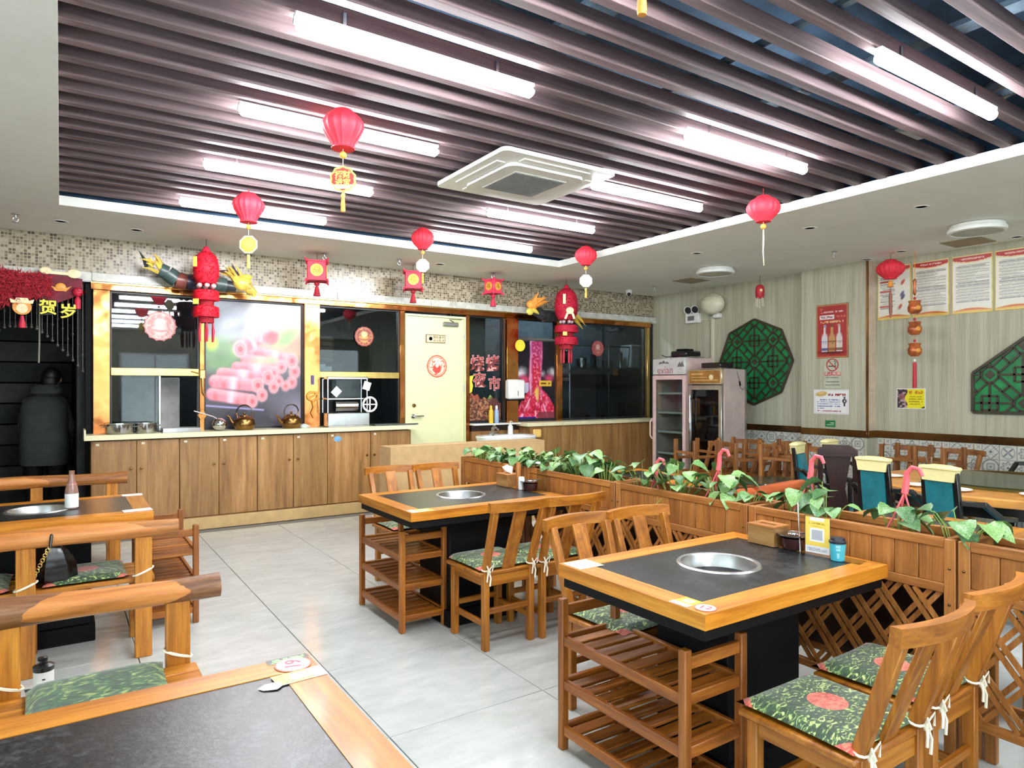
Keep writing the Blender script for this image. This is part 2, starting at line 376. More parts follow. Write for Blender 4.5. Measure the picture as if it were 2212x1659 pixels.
    def mesh(s, name, mats, smooth=True, ang=38):
        me = bpy.data.meshes.new(name); me.from_pydata(s.v, [], s.f)
        bm = bmesh.new(); bm.from_mesh(me)
        bmesh.ops.remove_doubles(bm, verts=bm.verts, dist=1e-6)
        bm.faces.ensure_lookup_table()
        bmesh.ops.recalc_face_normals(bm, faces=bm.faces)
        bm.to_mesh(me); bm.free()
        if len(me.polygons) == len(s.m): me.polygons.foreach_set('material_index', s.m)
        if smooth:
            me.polygons.foreach_set('use_smooth', [True]*len(me.polygons))
            try: me.set_sharp_from_angle(angle=math.radians(ang))
            except Exception: pass
        for q in (mats if isinstance(mats, (list, tuple)) else [mats]):
            if isinstance(q, dict): q = q[s.axis()]
            me.materials.append(q)
        return me
def link(name, me, parent=None, loc=None, rot=None):
    o = bpy.data.objects.new(name, me); C.objects.link(o)
    if parent is not None: o.parent = parent
    if loc is not None: o.location = loc
    if rot is not None: o.rotation_euler = rot
    return o
def obj(name, mb, mat, parent=None, loc=None, rot=None, label=None, kind=None, smooth=True):
    o = link(name, mb.mesh(name, mat, smooth) if isinstance(mb, MB) else mb, parent, loc, rot)
    if label: o['label'] = label
    if kind: o['kind'] = kind
    return o
def tag(o, label, cat, group=None):
    o['label'] = label; o['category'] = cat
    if group: o['group'] = group
    return o
def thing(name, label, cat, loc=(0, 0, 0), rz=0.0, group=None, rot=None):
    o = bpy.data.objects.new(name, None); C.objects.link(o); o.empty_display_size = 0.05
    o.location = loc; o.rotation_euler = rot if rot else (0, 0, rz)
    return tag(o, label, cat, group)
def struct(name, mb, mat, parent=None, loc=None, rot=None):
    o = obj(name, mb, mat, parent, loc, rot)
    if parent is None: o['kind'] = 'structure'
    return o
def dup(root, loc, rz=0.0, label=None, group=None, rot=None):
    r = root.copy(); C.objects.link(r); r.location = loc; r.rotation_euler = rot if rot else (0, 0, rz)
    if label: r['label'] = label
    if group: r['group'] = group
    def rec(src, dst):
        for ch in list(KIDS(src)):
            c = ch.copy(); C.objects.link(c); c.parent = dst; rec(ch, c)
    rec(root, r); return r
def KIDS(o): return [q for q in o.children]
def B(*a, **k): return MB().box(*a, **k)
TXT = {}
def text_mesh(body, size, mat, extrude=0.001, offset=0.0, align='CENTER'):
    k = (body, round(size, 4), mat.name, extrude, offset, align)
    if k not in TXT:
        cu = bpy.data.curves.new('lettering', 'FONT'); cu.body = body; cu.size = size; cu.extrude = extrude; cu.offset = offset
        cu.align_x = align; cu.align_y = 'CENTER'; cu.resolution_u = 3
        o = bpy.data.objects.new('lettering', cu); me = bpy.data.meshes.new_from_object(o); bpy.data.objects.remove(o)
        me.materials.clear(); me.materials.append(mat); TXT[k] = me
    return TXT[k]
FACE_MY = (PI/2, 0, 0)              # text on a wall whose face looks to -y
FACE_MX = (PI/2, 0, -PI/2)          # text on a wall whose face looks to -x
FACE_UP = (0, 0, 0)
def lettering(body, size, mat, parent, loc, rot, extrude=0.001, offset=0.0, name='lettering', align='CENTER'):
    return link(name, text_mesh(body, size, mat, extrude, offset, align), parent, loc, rot)
def sheet(name, wd, ht, nx, ny, fn, parent, loc, rot, keep=None, mat=None, label=None):
    """flat print: a grid (local x = width, y = height) coloured per vertex by fn(U, V) in sRGB 0-255"""
    U, V = np.meshgrid(np.linspace(0, 1, nx+1), np.linspace(0, 1, ny+1))
    col = np.clip(np.asarray(fn(U, V), float), 0, 255)/255
    linc = np.where(col <= 0.04045, col/12.92, ((col+0.055)/1.055)**2.4)
    vs_ = np.stack([(U-0.5)*wd, (V-0.5)*ht, np.zeros_like(U)], -1).reshape(-1, 3)
    F = []
    kp = keep(U, V) if keep else None
    for j in range(ny):
        for i in range(nx):
            if kp is not None and not (kp[j, i] and kp[j+1, i] and kp[j, i+1] and kp[j+1, i+1]): continue
            a = j*(nx+1)+i; F.append((a, a+1, a+nx+2, a+nx+1))
    me = bpy.data.meshes.new(name); me.from_pydata(vs_.tolist(), [], F)
    at = me.color_attributes.new('Col', 'FLOAT_COLOR', 'POINT')
    at.data.foreach_set('color', np.concatenate([linc.reshape(-1, 3), np.ones((linc.shape[0]*linc.shape[1], 1))], 1).ravel())
    me.materials.append(mat or PRINT)
    o = link(name, me, parent, loc, rot)
    if label: o['label'] = label
    return o
def fill(U, col): return np.ones(U.shape+(3,))*np.array(col, float)
def over(img, mask, col, a=1.0):
    mk = (np.asarray(mask, float)*a)[..., None]; img[:] = img*(1-mk)+np.array(col, float)*mk; return img
def soft(d, wdt): return np.clip(0.5-d/(2*wdt), 0, 1)
def disc(U, V, cx, cy, rx, ry=None, ang=0.0, w_=0.012):
    ry = rx if ry is None else ry; c, s_ = math.cos(ang), math.sin(ang); x = (U-cx)*c+(V-cy)*s_; y = -(U-cx)*s_+(V-cy)*c
    return soft((np.sqrt((x/rx)**2+(y/ry)**2)-1)*min(rx, ry), w_)
def capsule(U, V, a, b_, r, w_=0.008, asp=1.0):
    ax, ay = a; bx, by = b_; ay *= asp; by *= asp; VV = V*asp; dx, dy = bx-ax, by-ay
    t_ = np.clip(((U-ax)*dx+(VV-ay)*dy)/(dx*dx+dy*dy+1e-9), 0, 1)
    return soft(np.hypot(U-ax-t_*dx, VV-ay-t_*dy)-r, w_), t_
def rect(U, V, x0, y0, x1, y1): return ((U >= x0) & (U <= x1) & (V >= y0) & (V <= y1)).astype(float)
def vnoise(U, V, sx, sy, seed=0):
    g = np.random.RandomState(seed).rand(int(sy)+2, int(sx)+2); x = U*sx; y = V*sy
    xi = np.clip(x.astype(int), 0, int(sx)); yi = np.clip(y.astype(int), 0, int(sy)); fx = x-xi; fy = y-yi
    fx = fx*fx*(3-2*fx); fy = fy*fy*(3-2*fy)
    return (g[yi, xi]*(1-fx)+g[yi, xi+1]*fx)*(1-fy)+(g[yi+1, xi]*(1-fx)+g[yi+1, xi+1]*fx)*fy
# ================================================================ THE ROOM
XL, XR, YF, YB, ZC = -2.6, 8.25, -4.5, 8.10, 3.03
RX0, RX1, RY0, RY1 = -0.01, 5.25, -4.0, 6.80       # the recess in the ceiling
fl = struct('floor', B(XL, YF, -0.10, XR, 11.0, -0.006), GROUT)
TP = 0.815; tile = B(-TP/2+0.002, -TP/2+0.002, -0.006, TP/2-0.002, TP/2-0.002, 0.0, 0.0015).mesh('floor_tile', FTILE)
for i in range(-4, 9):
    for j in range(-2, 7):
        x = 1.175+TP*(i+0.5); y = 2.71+TP*(j+0.5)
        if x < -2.1 or x > 8.2 or y < 0.3 or y > 7.9: continue
        link('floor_tile', tile, fl, (x, y, 0), (0, 0, PI*rnd.randint(0, 1)))
# ceiling: plaster border with a white fascia round the open recess
mb = MB()
mb.box(XL, YF, ZC, RX0, YB, ZC+0.08); mb.box(RX1, YF, ZC, XR, YB, ZC+0.08)
mb.box(RX0, RY1, ZC, RX1, YB, ZC+0.08); mb.box(RX0, YF, ZC, RX1, RY0, ZC+0.08)
ce = struct('ceiling', mb, CEIL)
mb = MB(); mb.box(RX0-0.15, RY0-0.1, 3.62, RX1+0.3, RY1+0.15, 3.70)
mb.box(RX0-0.15, RY0-0.1, ZC+0.08, RX0-0.10, RY1+0.15, 3.62); mb.box(RX1+0.25, RY0-0.1, ZC+0.08, RX1+0.30, RY1+0.15, 3.62)
mb.box(RX0-0.1, RY1+0.1, ZC+0.08, RX1+0.25, RY1+0.15, 3.62); mb.box(RX0-0.1, RY0-0.1, ZC+0.08, RX1+0.25, RY0-0.05, 3.62)
obj('plenum', mb, PLENUM, ce)
slat = B(RX0-0.08, -0.03, 0, RX1+0.12, 0.03, 0.085, 0.004).mesh('slat', SLAT)
for k in range(-12, 24):
    link('slat', slat, ce, (0, 1.925+0.2035*k, 3.105))
# things up in the dark: hanging rails, a cable tray and a foil duct
for x in (1.1, 2.9, 4.55):
    obj('hanging_rail', B(x-0.02, -1, 3.20, x+0.02, 6.7, 3.225), PLENUM2, ce)
obj('cable_tray', B(2.2, -1, 3.42, 2.38, 6.6, 3.46), PLENUM2, ce)
obj('cable_tray', B(4.0, -0.5, 3.44, 4.12, 6.6, 3.47), PLENUM2, ce)
pts = [(4.55+0.1*math.sin(i*0.4), 0.6+0.25*i, 3.4+0.01*math.sin(i)) for i in range(9)]
obj('foil_duct', MB().tube([(4.72, 1.5, 3.34), (4.75, 1.75, 3.33), (4.86, 1.98, 3.30), (5.05, 2.1, 3.30), (5.3, 2.15, 3.32)], [0.07, 0.075, 0.07, 0.075, 0.07], 12), DUCT, ce)
obj('junction_box', B(4.78, 2.28, 3.24, 5.02, 2.50, 3.30, 0.01), WHITE, ce)
# ---- kitchen wall
wb = struct('wall_back', B(XL, YB, 2.665, XR, YB+0.16, ZC), MOSAIC)
mxs = [-2.6, -1.01, 0.258, 1.53, 2.80, 4.07, 5.34, 6.61, 8.25]
for a, b_ in zip(mxs[:-1], mxs[1:]):
    obj('marble_slab', B(a+0.004, YB-0.07, 2.578, b_-0.004, YB+0.02, 2.668, 0.004), MARBLE, wb)
obj('slab_backing', B(XL, YB-0.055, 2.572, XR, YB+0.02, 2.66), PAPERW, wb)
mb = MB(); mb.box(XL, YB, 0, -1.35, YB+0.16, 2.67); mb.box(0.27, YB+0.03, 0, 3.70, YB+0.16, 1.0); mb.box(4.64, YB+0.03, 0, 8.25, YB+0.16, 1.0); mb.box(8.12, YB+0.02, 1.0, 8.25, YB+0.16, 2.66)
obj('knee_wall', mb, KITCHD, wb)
struct('trim_1', B(0.25, YB-0.045, 2.50, 8.14, YB+0.06, 2.572, 0.005), COPPER)
struct('trim_2', B(0.25, YB-0.075, 2.560, 8.14, YB+0.02, 2.577, 0.003), GOLDS)
tn = 3
for (a, b_, z0, z1, mt, dy) in ((0.272, 0.421, 1.03, 2.5, COPPER, 0.06), (1.268, 1.316, 1.03, 2.5, COPPER, 0.03), (2.405, 2.592, 1.03, 2.5, COPPER, 0.06), (3.645, 3.716, 1.03, 2.5, COPPER, 0.03),
                            (4.622, 4.682, 0.2, 2.5, COPPER, 0.03), (5.275, 5.474, 1.0, 2.5, COPPER, 0.06), (6.19, 6.30, 1.0, 2.5, COPPER, 0.03), (8.07, 8.13, 1.0, 2.5, GOLDS, 0.03), (0.205, 0.262, 0.0, 2.56, BLACKM, 0.02)):
    struct('trim_%d' % tn, B(a, YB-dy, z0, b_, YB+0.08, z1, 0.004), mt); tn += 1
def window(n, x0, x1, z0, z1, panes, bars=(), mat=DKGLASS):
    mb = MB(); t = 0.018; y0, y1 = YB+0.0, YB+0.05
    mb.box(x0, y0, z0, x0+t, y1, z1); mb.box(x1-t, y0, z0, x1, y1, z1); mb.box(x0+t, y0, z0, x1-t, y1, z0+t); mb.box(x0+t, y0, z1-t, x1-t, y1, z1)
    o = struct('window_%d' % n, mb, mat)
    for (a, b_, c, d) in panes: obj('pane', B(a, YB+0.022, c, b_, YB+0.028, d), PANE, o)
    for (a, b_, c, d, m_) in bars: obj('window_bar', B(a, YB-0.02, c, b_, YB+0.055, d, 0.003), m_, o)
    return o
w1 = window(1, 0.423, 1.268, 1.03, 2.50, [(0.441, 1.25, 1.71, 2.482), (0.441, 0.885, 1.05, 1.63)], [(0.43, 1.262, 1.63, 1.71, GOLDS), (0.868, 0.89, 1.04, 1.63, STEELB)])
w2 = window(2, 1.316, 2.405, 1.03, 2.50, [(1.334, 2.387, 1.048, 2.482)])
w3 = window(3, 2.592, 3.645, 1.03, 2.50, [(2.61, 3.627, 1.70, 2.482)], [(2.60, 3.64, 1.62, 1.70, GOLDS)])
w4 = window(4, 4.682, 5.275, 1.02, 2.50, [(4.70, 5.257, 1.04, 2.482)], [(5.225, 5.245, 1.04, 2.48, DKGLASS)])
w5 = window(5, 5.474, 6.19, 1.02, 2.50, [(5.492, 6.172, 1.04, 2.482)], [(5.49, 6.18, 2.20, 2.23, STEELB)])
w6 = window(6, 6.30, 8.07, 1.02, 2.50, [(6.318, 8.052, 1.04, 2.482)])
# kitchen and dim room behind
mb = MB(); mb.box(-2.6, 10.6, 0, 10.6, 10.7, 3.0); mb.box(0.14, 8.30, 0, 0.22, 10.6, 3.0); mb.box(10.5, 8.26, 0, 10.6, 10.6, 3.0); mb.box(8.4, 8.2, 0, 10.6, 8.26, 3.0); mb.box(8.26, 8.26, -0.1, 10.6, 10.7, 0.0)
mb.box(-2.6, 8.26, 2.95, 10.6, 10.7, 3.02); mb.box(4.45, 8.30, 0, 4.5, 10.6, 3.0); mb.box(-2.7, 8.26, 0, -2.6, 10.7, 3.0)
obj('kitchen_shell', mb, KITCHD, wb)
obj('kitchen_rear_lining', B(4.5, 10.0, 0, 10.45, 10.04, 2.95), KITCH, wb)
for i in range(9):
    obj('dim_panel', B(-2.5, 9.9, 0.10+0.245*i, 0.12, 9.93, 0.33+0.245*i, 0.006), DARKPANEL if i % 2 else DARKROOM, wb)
kl = thing('kitchen_fill_lamp', 'added tube lamp brightening the inside of the kitchen', 'lamp', (7.3, 8.75, 2.90)); obj('lamp_tube', MB().lathe([(0, -0.4), (0.02, -0.4), (0.02, 0.4), (0, 0.4)], 10, axis='x'), base('kitchen_fill_tube', 0.4, 0, (255, 255, 255), emit=(220, 236, 250), es=260)[0], kl); obj('lamp_base', B(-0.42, -0.03, 0.02, 0.42, 0.03, 0.05), WHITE, kl)  # unseen fill lamp, added to light the kitchen interior
dup(kl, (2.6, 9.9, 2.90), label='added tube lamp brightening the left part of the kitchen')  # second added fill lamp
# door
d1 = struct('door_1', B(3.745, YB-0.01, 0.0, 4.602, YB+0.04, 2.44, 0.004), DOORP)
mb = MB(); mb.box(3.72, YB-0.03, 0, 3.743, YB+0.06, 2.47); mb.box(4.604, YB-0.03, 0, 4.622, YB+0.06, 2.47); mb.box(3.743, YB-0.03, 2.443, 4.604, YB+0.06, 2.47)
obj('door_frame', mb, DOORP, d1)
h = obj('door_handle', MB().lathe([(0, -0.012), (0.027, -0.012), (0.027, 0.0), (0, 0)], 18, (3.835, YB-0.012, 1.13), axis='y').tube([(3.835, YB-0.03, 1.13), (3.835, YB-0.06, 1.13), (3.87, YB-0.065, 1.13), (3.97, YB-0.06, 1.132)], 0.011, 10), CHROME, d1)
obj('door_lock', MB().lathe([(0, -0.02), (0.022, -0.018), (0.026, 0.0), (0, 0)], 18, (3.85, YB-0.012, 1.27), axis='y'), BRASSK, d1)
c = obj('door_closer', B(4.27, YB-0.06, 2.33, 4.50, YB-0.012, 2.385, 0.01), STEELB, d1)
obj('closer_arm', MB().bar((4.42, YB-0.05, 2.39), (4.30, YB-0.16, 2.405), 0.018, 0.008).bar((4.30, YB-0.16, 2.41), (4.55, YB-0.04, 2.43), 0.016, 0.008), STEELB, c)
for z in (0.35, 1.5, 2.2): obj('door_hinge', MB().lathe([(0.008, -0.05), (0.008, 0.05)], 10, (4.598, YB-0.02, z)), STEELB, d1)
pl = obj('door_plaque', B(4.02, YB-0.018, 2.10, 4.31, YB-0.011, 2.21, 0.002), BRONZE, d1)
obj('plaque_face', B(4.03, YB-0.021, 2.108, 4.30, YB-0.018, 2.202), CREAMP, pl)
lettering('厨房重地', 0.042, INKD, pl, (4.21, YB-0.022, 2.175), FACE_MY)
lettering('闲人免进', 0.042, INKD, pl, (4.21, YB-0.022, 2.13), FACE_MY)
obj('plaque_emblem', MB().lathe([(0.026, -0.002), (0.026, 0.0), (0.018, 0.0), (0.018, -0.002)], 20, (4.09, YB-0.021, 2.155), axis='y'), INKD, pl)
# ---- right wall
wr = struct('wall_right', B(XR, YF, 0, XR+0.15, YB+0.16, ZC), PAPER)
PX, PY0, PY1 = 8.07, 4.40, 5.27
tp = struct('trim_%d' % tn, B(PX, PY0+0.002, 0, XR, PY1, ZC), PAPER); tn += 1
obj('pilaster_side', B(PX+0.006, PY0-0.004, 0.985, XR, PY0+0.002, ZC), SIDEP, tp)
obj('corner_bead', B(PX-0.006, PY0-0.008, 0.985, PX+0.016, PY0+0.014, ZC), BRONZE, tp)
for (y0, y1, x) in ((0.5, PY0-0.004, XR), (PY0-0.004, PY1, PX), (PY1, 7.9, XR)):
    struct('trim_%d' % tn, B(x-0.018, y0, 0.90, x, y1, 0.985, 0.003), BRONZE); tn += 1
struct('trim_%d' % tn, B(PX-0.01, PY0-0.022, 0.90, XR, PY0-0.004, 0.985, 0.003), BRONZE); tn += 1
for y in (3.545, 6.75, 2.3): obj('panel_joint', B(XR-0.002, y-0.0025, 0.985, XR, y+0.0025, ZC), SIDEP, wr)
obj('cable_trunking', B(XR-0.03, 6.83, 1.5, XR, 6.88, 2.60, 0.004), OFFW, wr)
# patterned dado tiles: six designs
def tile_fn(kind):
    def fn(U, V):
        x = U*2-1; y = V*2-1; r = np.hypot(x, y); th = np.arctan2(y, x)
        im = fill(U, (206, 206, 194)); ink = (92, 98, 98); mid = (150, 156, 152); rust = (150, 92, 60)
        ad = np.minimum(abs(abs(x)-abs(y))/1.41, 9)
        if kind == 0:
            over(im, soft(abs(r-0.78)-0.06, 0.05), mid); over(im, soft(ad-0.07, 0.04)*(r < 0.75), ink); over(im, soft(r-0.2, 0.05), mid)
        elif kind == 1:
            q = r-(0.62+0.2*np.cos(4*th)); over(im, soft(abs(q)-0.07, 0.04), ink); over(im, soft(abs(r-(0.25+0.1*np.cos(4*th)))-0.05, 0.04), ink)
        elif kind == 2:
            over(im, soft(np.minimum(abs(x), abs(y))-0.07, 0.03)*(r < 0.85), rust); over(im, soft(r-0.2, 0.04), rust)
            for a in (-0.55, 0.55):
                for bq in (-0.55, 0.55): over(im, soft(abs(abs(x-a)-abs(y-bq))-0.05, 0.04)*(np.hypot(x-a, y-bq) < 0.3), ink)
        elif kind == 3:
            q = r-(0.7+0.12*np.cos(8*th)); over(im, soft(abs(q)-0.06, 0.04), ink); over(im, soft(abs(r-(0.45+0.08*np.cos(8*th)))-0.04, 0.04), mid); over(im, soft(r-0.15, 0.05), ink)
        elif kind == 4:
            over(im, soft(ad-0.16, 0.04), mid); over(im, soft(ad-0.06, 0.03), (232, 232, 222)); over(im, soft(abs(abs(x)+abs(y)-1.0)-0.06, 0.04), ink); over(im, soft(abs(x)+abs(y)-0.2, 0.05), ink)
        else:
            over(im, soft(abs(np.maximum(abs(x), abs(y))-0.42)-0.09, 0.04), mid); over(im, soft(np.maximum(abs(x), abs(y))-0.2, 0.04), (176, 180, 176)); over(im, soft(abs(r-0.95)-0.06, 0.05), ink); over(im, soft(r-0.1, 0.04), ink)
        e = np.maximum(abs(x), abs(y)); over(im, soft(0.985-e, 0.02), (170, 168, 158)); return im
    return fn
TS = 0.16
def dado_mesh(k):
    n = 22; U, V = np.meshgrid(np.linspace(0, 1, n+1), np.linspace(0, 1, n+1)); fn = tile_fn(k); col = np.clip(fn(U, V), 0, 255)/255
    linc = np.where(col <= 0.04045, col/12.92, ((col+0.055)/1.055)**2.4).reshape(-1, 3)
    hs = TS/2-0.0012; vs_ = [(-0.006, -(u-0.5)*2*hs, (v_-0.5)*2*hs) for u, v_ in zip(U.ravel(), V.ravel())]
    F = [(j*(n+1)+i, j*(n+1)+i+1, j*(n+1)+i+n+2, j*(n+1)+i+n+1) for j in range(n) for i in range(n)]
    rim = [i for i in range(n+1)]+[j*(n+1)+n for j in range(1, n+1)]+[n*(n+1)+i for i in range(n-1, -1, -1)]+[j*(n+1) for j in range(n-1, 0, -1)]
    k0 = len(vs_); vs_ += [(0, vs_[i][1], vs_[i][2]) for i in rim]; linc = np.vstack([linc, linc[rim]])
    F += [(rim[i], k0+i, k0+(i+1) % len(rim), rim[(i+1) % len(rim)]) for i in range(len(rim))]
    me = bpy.data.meshes.new('dado_tile'); me.from_pydata(vs_, [], F); at = me.color_attributes.new('Col', 'FLOAT_COLOR', 'POINT')
    at.data.foreach_set('color', np.concatenate([linc, np.ones((len(linc), 1))], 1).ravel()); me.materials.append(PRINTG); return me
DT = [dado_mesh(k) for k in range(6)]
for (y0, n, x, par) in ((PY0-0.03, 13, XR-0.001, wr), (PY1-0.035, 5, PX-0.001, tp), (7.2, 12, XR-0.001, wr)):
    for i in range(n):
        y = y0-TS*(i+0.5)
        if x > 8.2 and PY0 < y < PY1: continue
        for j in range(4): link('dado_tile', DT[rnd.randrange(6)], par, (x, y, 0.90-TS*(j+0.5)))
# ---- walls out of view (they close the room; daylight comes in by the shop front and the added left glazing)
struct('wall_left', B(XL-0.15, 2.6, 0, XL, 11, ZC).box(XL-0.15, YF, 2.75, XL, 2.6, ZC).box(XL-0.15, YF, 0, XL, 2.6, 0.1).box(XL-0.15, YF, 0.1, XL, YF+0.15, 2.75), PAPER)
wl_ = struct('window_9', B(XL-0.10, YF+0.15, 2.69, XL-0.04, 2.6, 2.75).box(XL-0.10, -2.0, 0.1, XL-0.04, -1.95, 2.69).box(XL-0.10, 0.3, 0.1, XL-0.04, 0.35, 2.69).box(XL-0.10, 2.54, 0.1, XL-0.04, 2.6, 2.69), STEELB)  # unseen left glazing, added to brighten the ceiling border
obj('pane', B(XL-0.072, YF+0.15, 0.1, XL-0.068, 2.54, 2.69), PANE, wl_)
mb = MB()
mb.box(XL, YF-0.15, 2.75, XR, YF, ZC); mb.box(1.1, YF-0.15, 0, 1.3, YF, 2.75); mb.box(3.0, YF-0.15, 0, 4.2, YF, 2.75); mb.box(4.2, YF-0.15, 0, 8.0, YF, 0.1); mb.box(XL, YF-0.15, 0, 1.1, YF, 0.1); mb.box(8.0, YF-0.15, 0, XR, YF, 2.75); mb.box(1.3, YF-0.15, 2.45, 3.0, YF, 2.75)
wf = struct('wall_front', mb, PAPER)
for n_, (a, b_) in ((7, (4.2, 8.0)), (8, (XL, 1.1))):
    m_ = (a+b_)/2
    wd = struct('window_%d' % n_, B(a, YF-0.10, 0.1, a+0.06, YF-0.04, 2.75).box(b_-0.06, YF-0.10, 0.1, b_, YF-0.04, 2.75).box(a+0.06, YF-0.10, 2.69, b_-0.06, YF-0.04, 2.75).box(m_-0.025, YF-0.10, 0.1, m_+0.025, YF-0.04, 2.69), STEELB)
    obj('pane', B(a+0.06, YF-0.072, 0.1, b_-0.06, YF-0.068, 2.69), PANE, wd)
dd = struct('door_2', B(1.3, YF-0.10, 0, 1.36, YF-0.04, 2.45).box(2.94, YF-0.10, 0, 3.0, YF-0.04, 2.45).box(1.36, YF-0.10, 2.39, 2.94, YF-0.04, 2.45).box(2.13, YF-0.10, 0, 2.17, YF-0.04, 2.39), STEELB)
obj('pane', B(1.36, YF-0.072, 0, 2.94, YF-0.068, 2.39), PANE, dd)

# ================================================================ CEILING THINGS
def tube_lamp():
    t = thing('tube_lamp', 'x', 'lamp')
    obj('diffuser', MB().lathe([(0.0, -0.61), (0.022, -0.61), (0.030, -0.60), (0.030, 0.60), (0.022, 0.612), (0, 0.612)], 14, axis='x'), TUBE, t)
    obj('housing', B(-0.62, -0.022, 0.027, 0.62, 0.022, 0.045, 0.003), WHITE, t)
    for s in (-1, 1): obj('end_cap', MB().lathe([(0.0, -0.007), (0.014, -0.007), (0.014, 0.007), (0, 0.007)], 12, (s*0.618, 0, 0.006), axis='x'), WHITE, t)
    for s in (-0.4, 0.4): obj('hanger', B(s-0.008, -0.002, 0.045, s+0.008, 0.002, 0.11), STEELB, t)
    return t
tl = tube_lamp(); first = True
rows = [(1.445, 2.90, 'left column of tube lights, nearest to the camera'), (1.445, 3.98, 'left column of tube lights, the one behind the shell lantern'), (1.445, 5.10, 'left column of tube lights, third from the camera'), (1.445, 6.24, 'left column of tube lights, the one closest to the kitchen wall'),
        (3.80, 1.685, 'right column of tube lights, at the upper right'), (3.80, 2.855, 'right column of tube lights, second from the camera'), (4.00, 3.97, 'right column of tube lights, beside the air conditioner'), (3.76, 5.11, 'right column of tube lights, just behind the air conditioner'), (3.80, 6.23, 'right column of tube lights, the one closest to the kitchen wall')]
for (x, y, lb) in rows:
    if first: tl.location = (x, y, 3.05); tl['label'] = 'lit white tube light, '+lb; tl['group'] = 'tube lights on the slatted ceiling'; first = False
    else: dup(tl, (x, y, 3.05), label='lit white tube light, '+lb)
for (x, y, lb) in ((1.445, 1.74, 'left column, overhead just above the picture'), (1.445, 0.55, 'left column, right over the camera'), (3.8, 0.5, 'right column, beside the camera'), (1.445, -0.7, 'left column, first row behind the camera'), (3.8, -0.7, 'right column, first row behind the camera'),
                 (1.445, -1.9, 'left column, second row behind the camera'), (3.8, -1.9, 'right column, second row behind the camera'), (1.445, -3.1, 'left column, nearest to the shop front'), (3.8, -3.1, 'right column, nearest to the shop front')):
    dup(tl, (x, y, 3.05), label='lit white tube light, '+lb, group='tube lights behind the camera')
# cassette air conditioner
ac = thing('air_conditioner', 'white ceiling cassette air conditioner set among the dark slats', 'air conditioner', (2.885, 4.165, 3.035))
def rrect(h, r, n=5):
    p = []
    for (cx, cy_, a0) in ((h-r, h-r, 0), (-h+r, h-r, 90), (-h+r, -h+r, 180), (h-r, -h+r, 270)):
        for i in range(n+1): a = math.radians(a0+90*i/n); p.append((cx+r*math.cos(a), cy_+r*math.sin(a)))
    return p
obj('outer_panel', MB().prism(rrect(0.49, 0.05), 0.012, 0.04, 'xy'), WHITE, ac)
obj('casing', B(-0.42, -0.42, 0.04, 0.42, 0.42, 0.068), STEELB, ac)
obj('centre_panel', MB().prism(rrect(0.335, 0.09, 7), -0.012, 0.012, 'xy'), WHITE, ac)
g = obj('intake_grille', B(-0.225, -0.225, -0.018, 0.225, 0.225, -0.011), LEDP, ac)
mb = MB()
for i in range(22): mb.box(-0.22, -0.215+i*0.0203, -0.0205, 0.22, -0.207+i*0.0203, -0.018)
obj('grille_bars', mb, plain('grille_grey', (128, 134, 140), 0.5), g)
for k in range(4):
    a = k*PI/2
    obj('louvre', B(-0.29, 0.355, 0.004, 0.29, 0.425, 0.013, 0.003).xf(Matrix.Rotation(a, 4, 'Z')), WHITE, ac)
    obj('slot', B(-0.06, 0.345, 0.008, 0.06, 0.365, 0.0125).xf(Matrix.Rotation(a+PI/4, 4, 'Z') @ Matrix.Translation((0, 0.045, 0))), BLACKM, ac)
# flush round lamps, down lights, vents, sprinklers, camera
def round_lamp(x, y, lb):
    t = thing('ceiling_lamp', lb, 'lamp', (x, y, ZC), group='round ceiling lamps')
    obj('rim', MB().lathe([(0.20, 0.0), (0.222, -0.006), (0.222, -0.03), (0.235, -0.036), (0.24, -0.05), (0.236, -0.072), (0.21, -0.078), (0.205, -0.07), (0.0, -0.07)], 40), WHITE, t)
    obj('diffuser', MB().lathe([(0.0, -0.079), (0.15, -0.078), (0.204, -0.071), (0.204, -0.0705), (0, -0.0705)], 40), LEDP, t)
round_lamp(7.136, 2.857, 'large unlit round ceiling lamp near the rule panels at right')
round_lamp(6.976, 5.769, 'unlit round ceiling lamp above the octagonal green window')
def down(x, y, lb):
    t = thing('downlight', lb, 'lamp', (x, y, ZC), group='small recessed downlights')
    obj('ring', MB().lathe([(0.042, 0.004), (0.046, -0.004), (0.062, -0.006), (0.068, 0.0)], 24), WHITE, t)
    obj('lens', MB().lathe([(0.0, 0.003), (0.043, 0.003), (0.043, 0.0), (0, 0.0)], 24), LEDP, t)
for (x, y, lb) in ((6.05, 2.84, 'small round downlight left of the large round lamp'), (5.97, 3.81, 'small round downlight in the soffit beside the right middle lantern'), (6.01, 5.23, 'small round downlight left of the smaller round lamp'), (8.06, 2.87, 'small round downlight at the right picture edge above the rule panels'),
                   (7.83, 3.89, 'small round downlight between the vent and the small red lantern'), (7.98, 4.36, 'small round downlight over the bronze pilaster corner'), (0.0, 7.47, 'small round downlight in the soffit at far left'), (0.61, 7.476, 'small round downlight above the left dragon'), (3.9, 7.45, 'small round downlight in the soffit above the door')):
    down(x, y, lb)
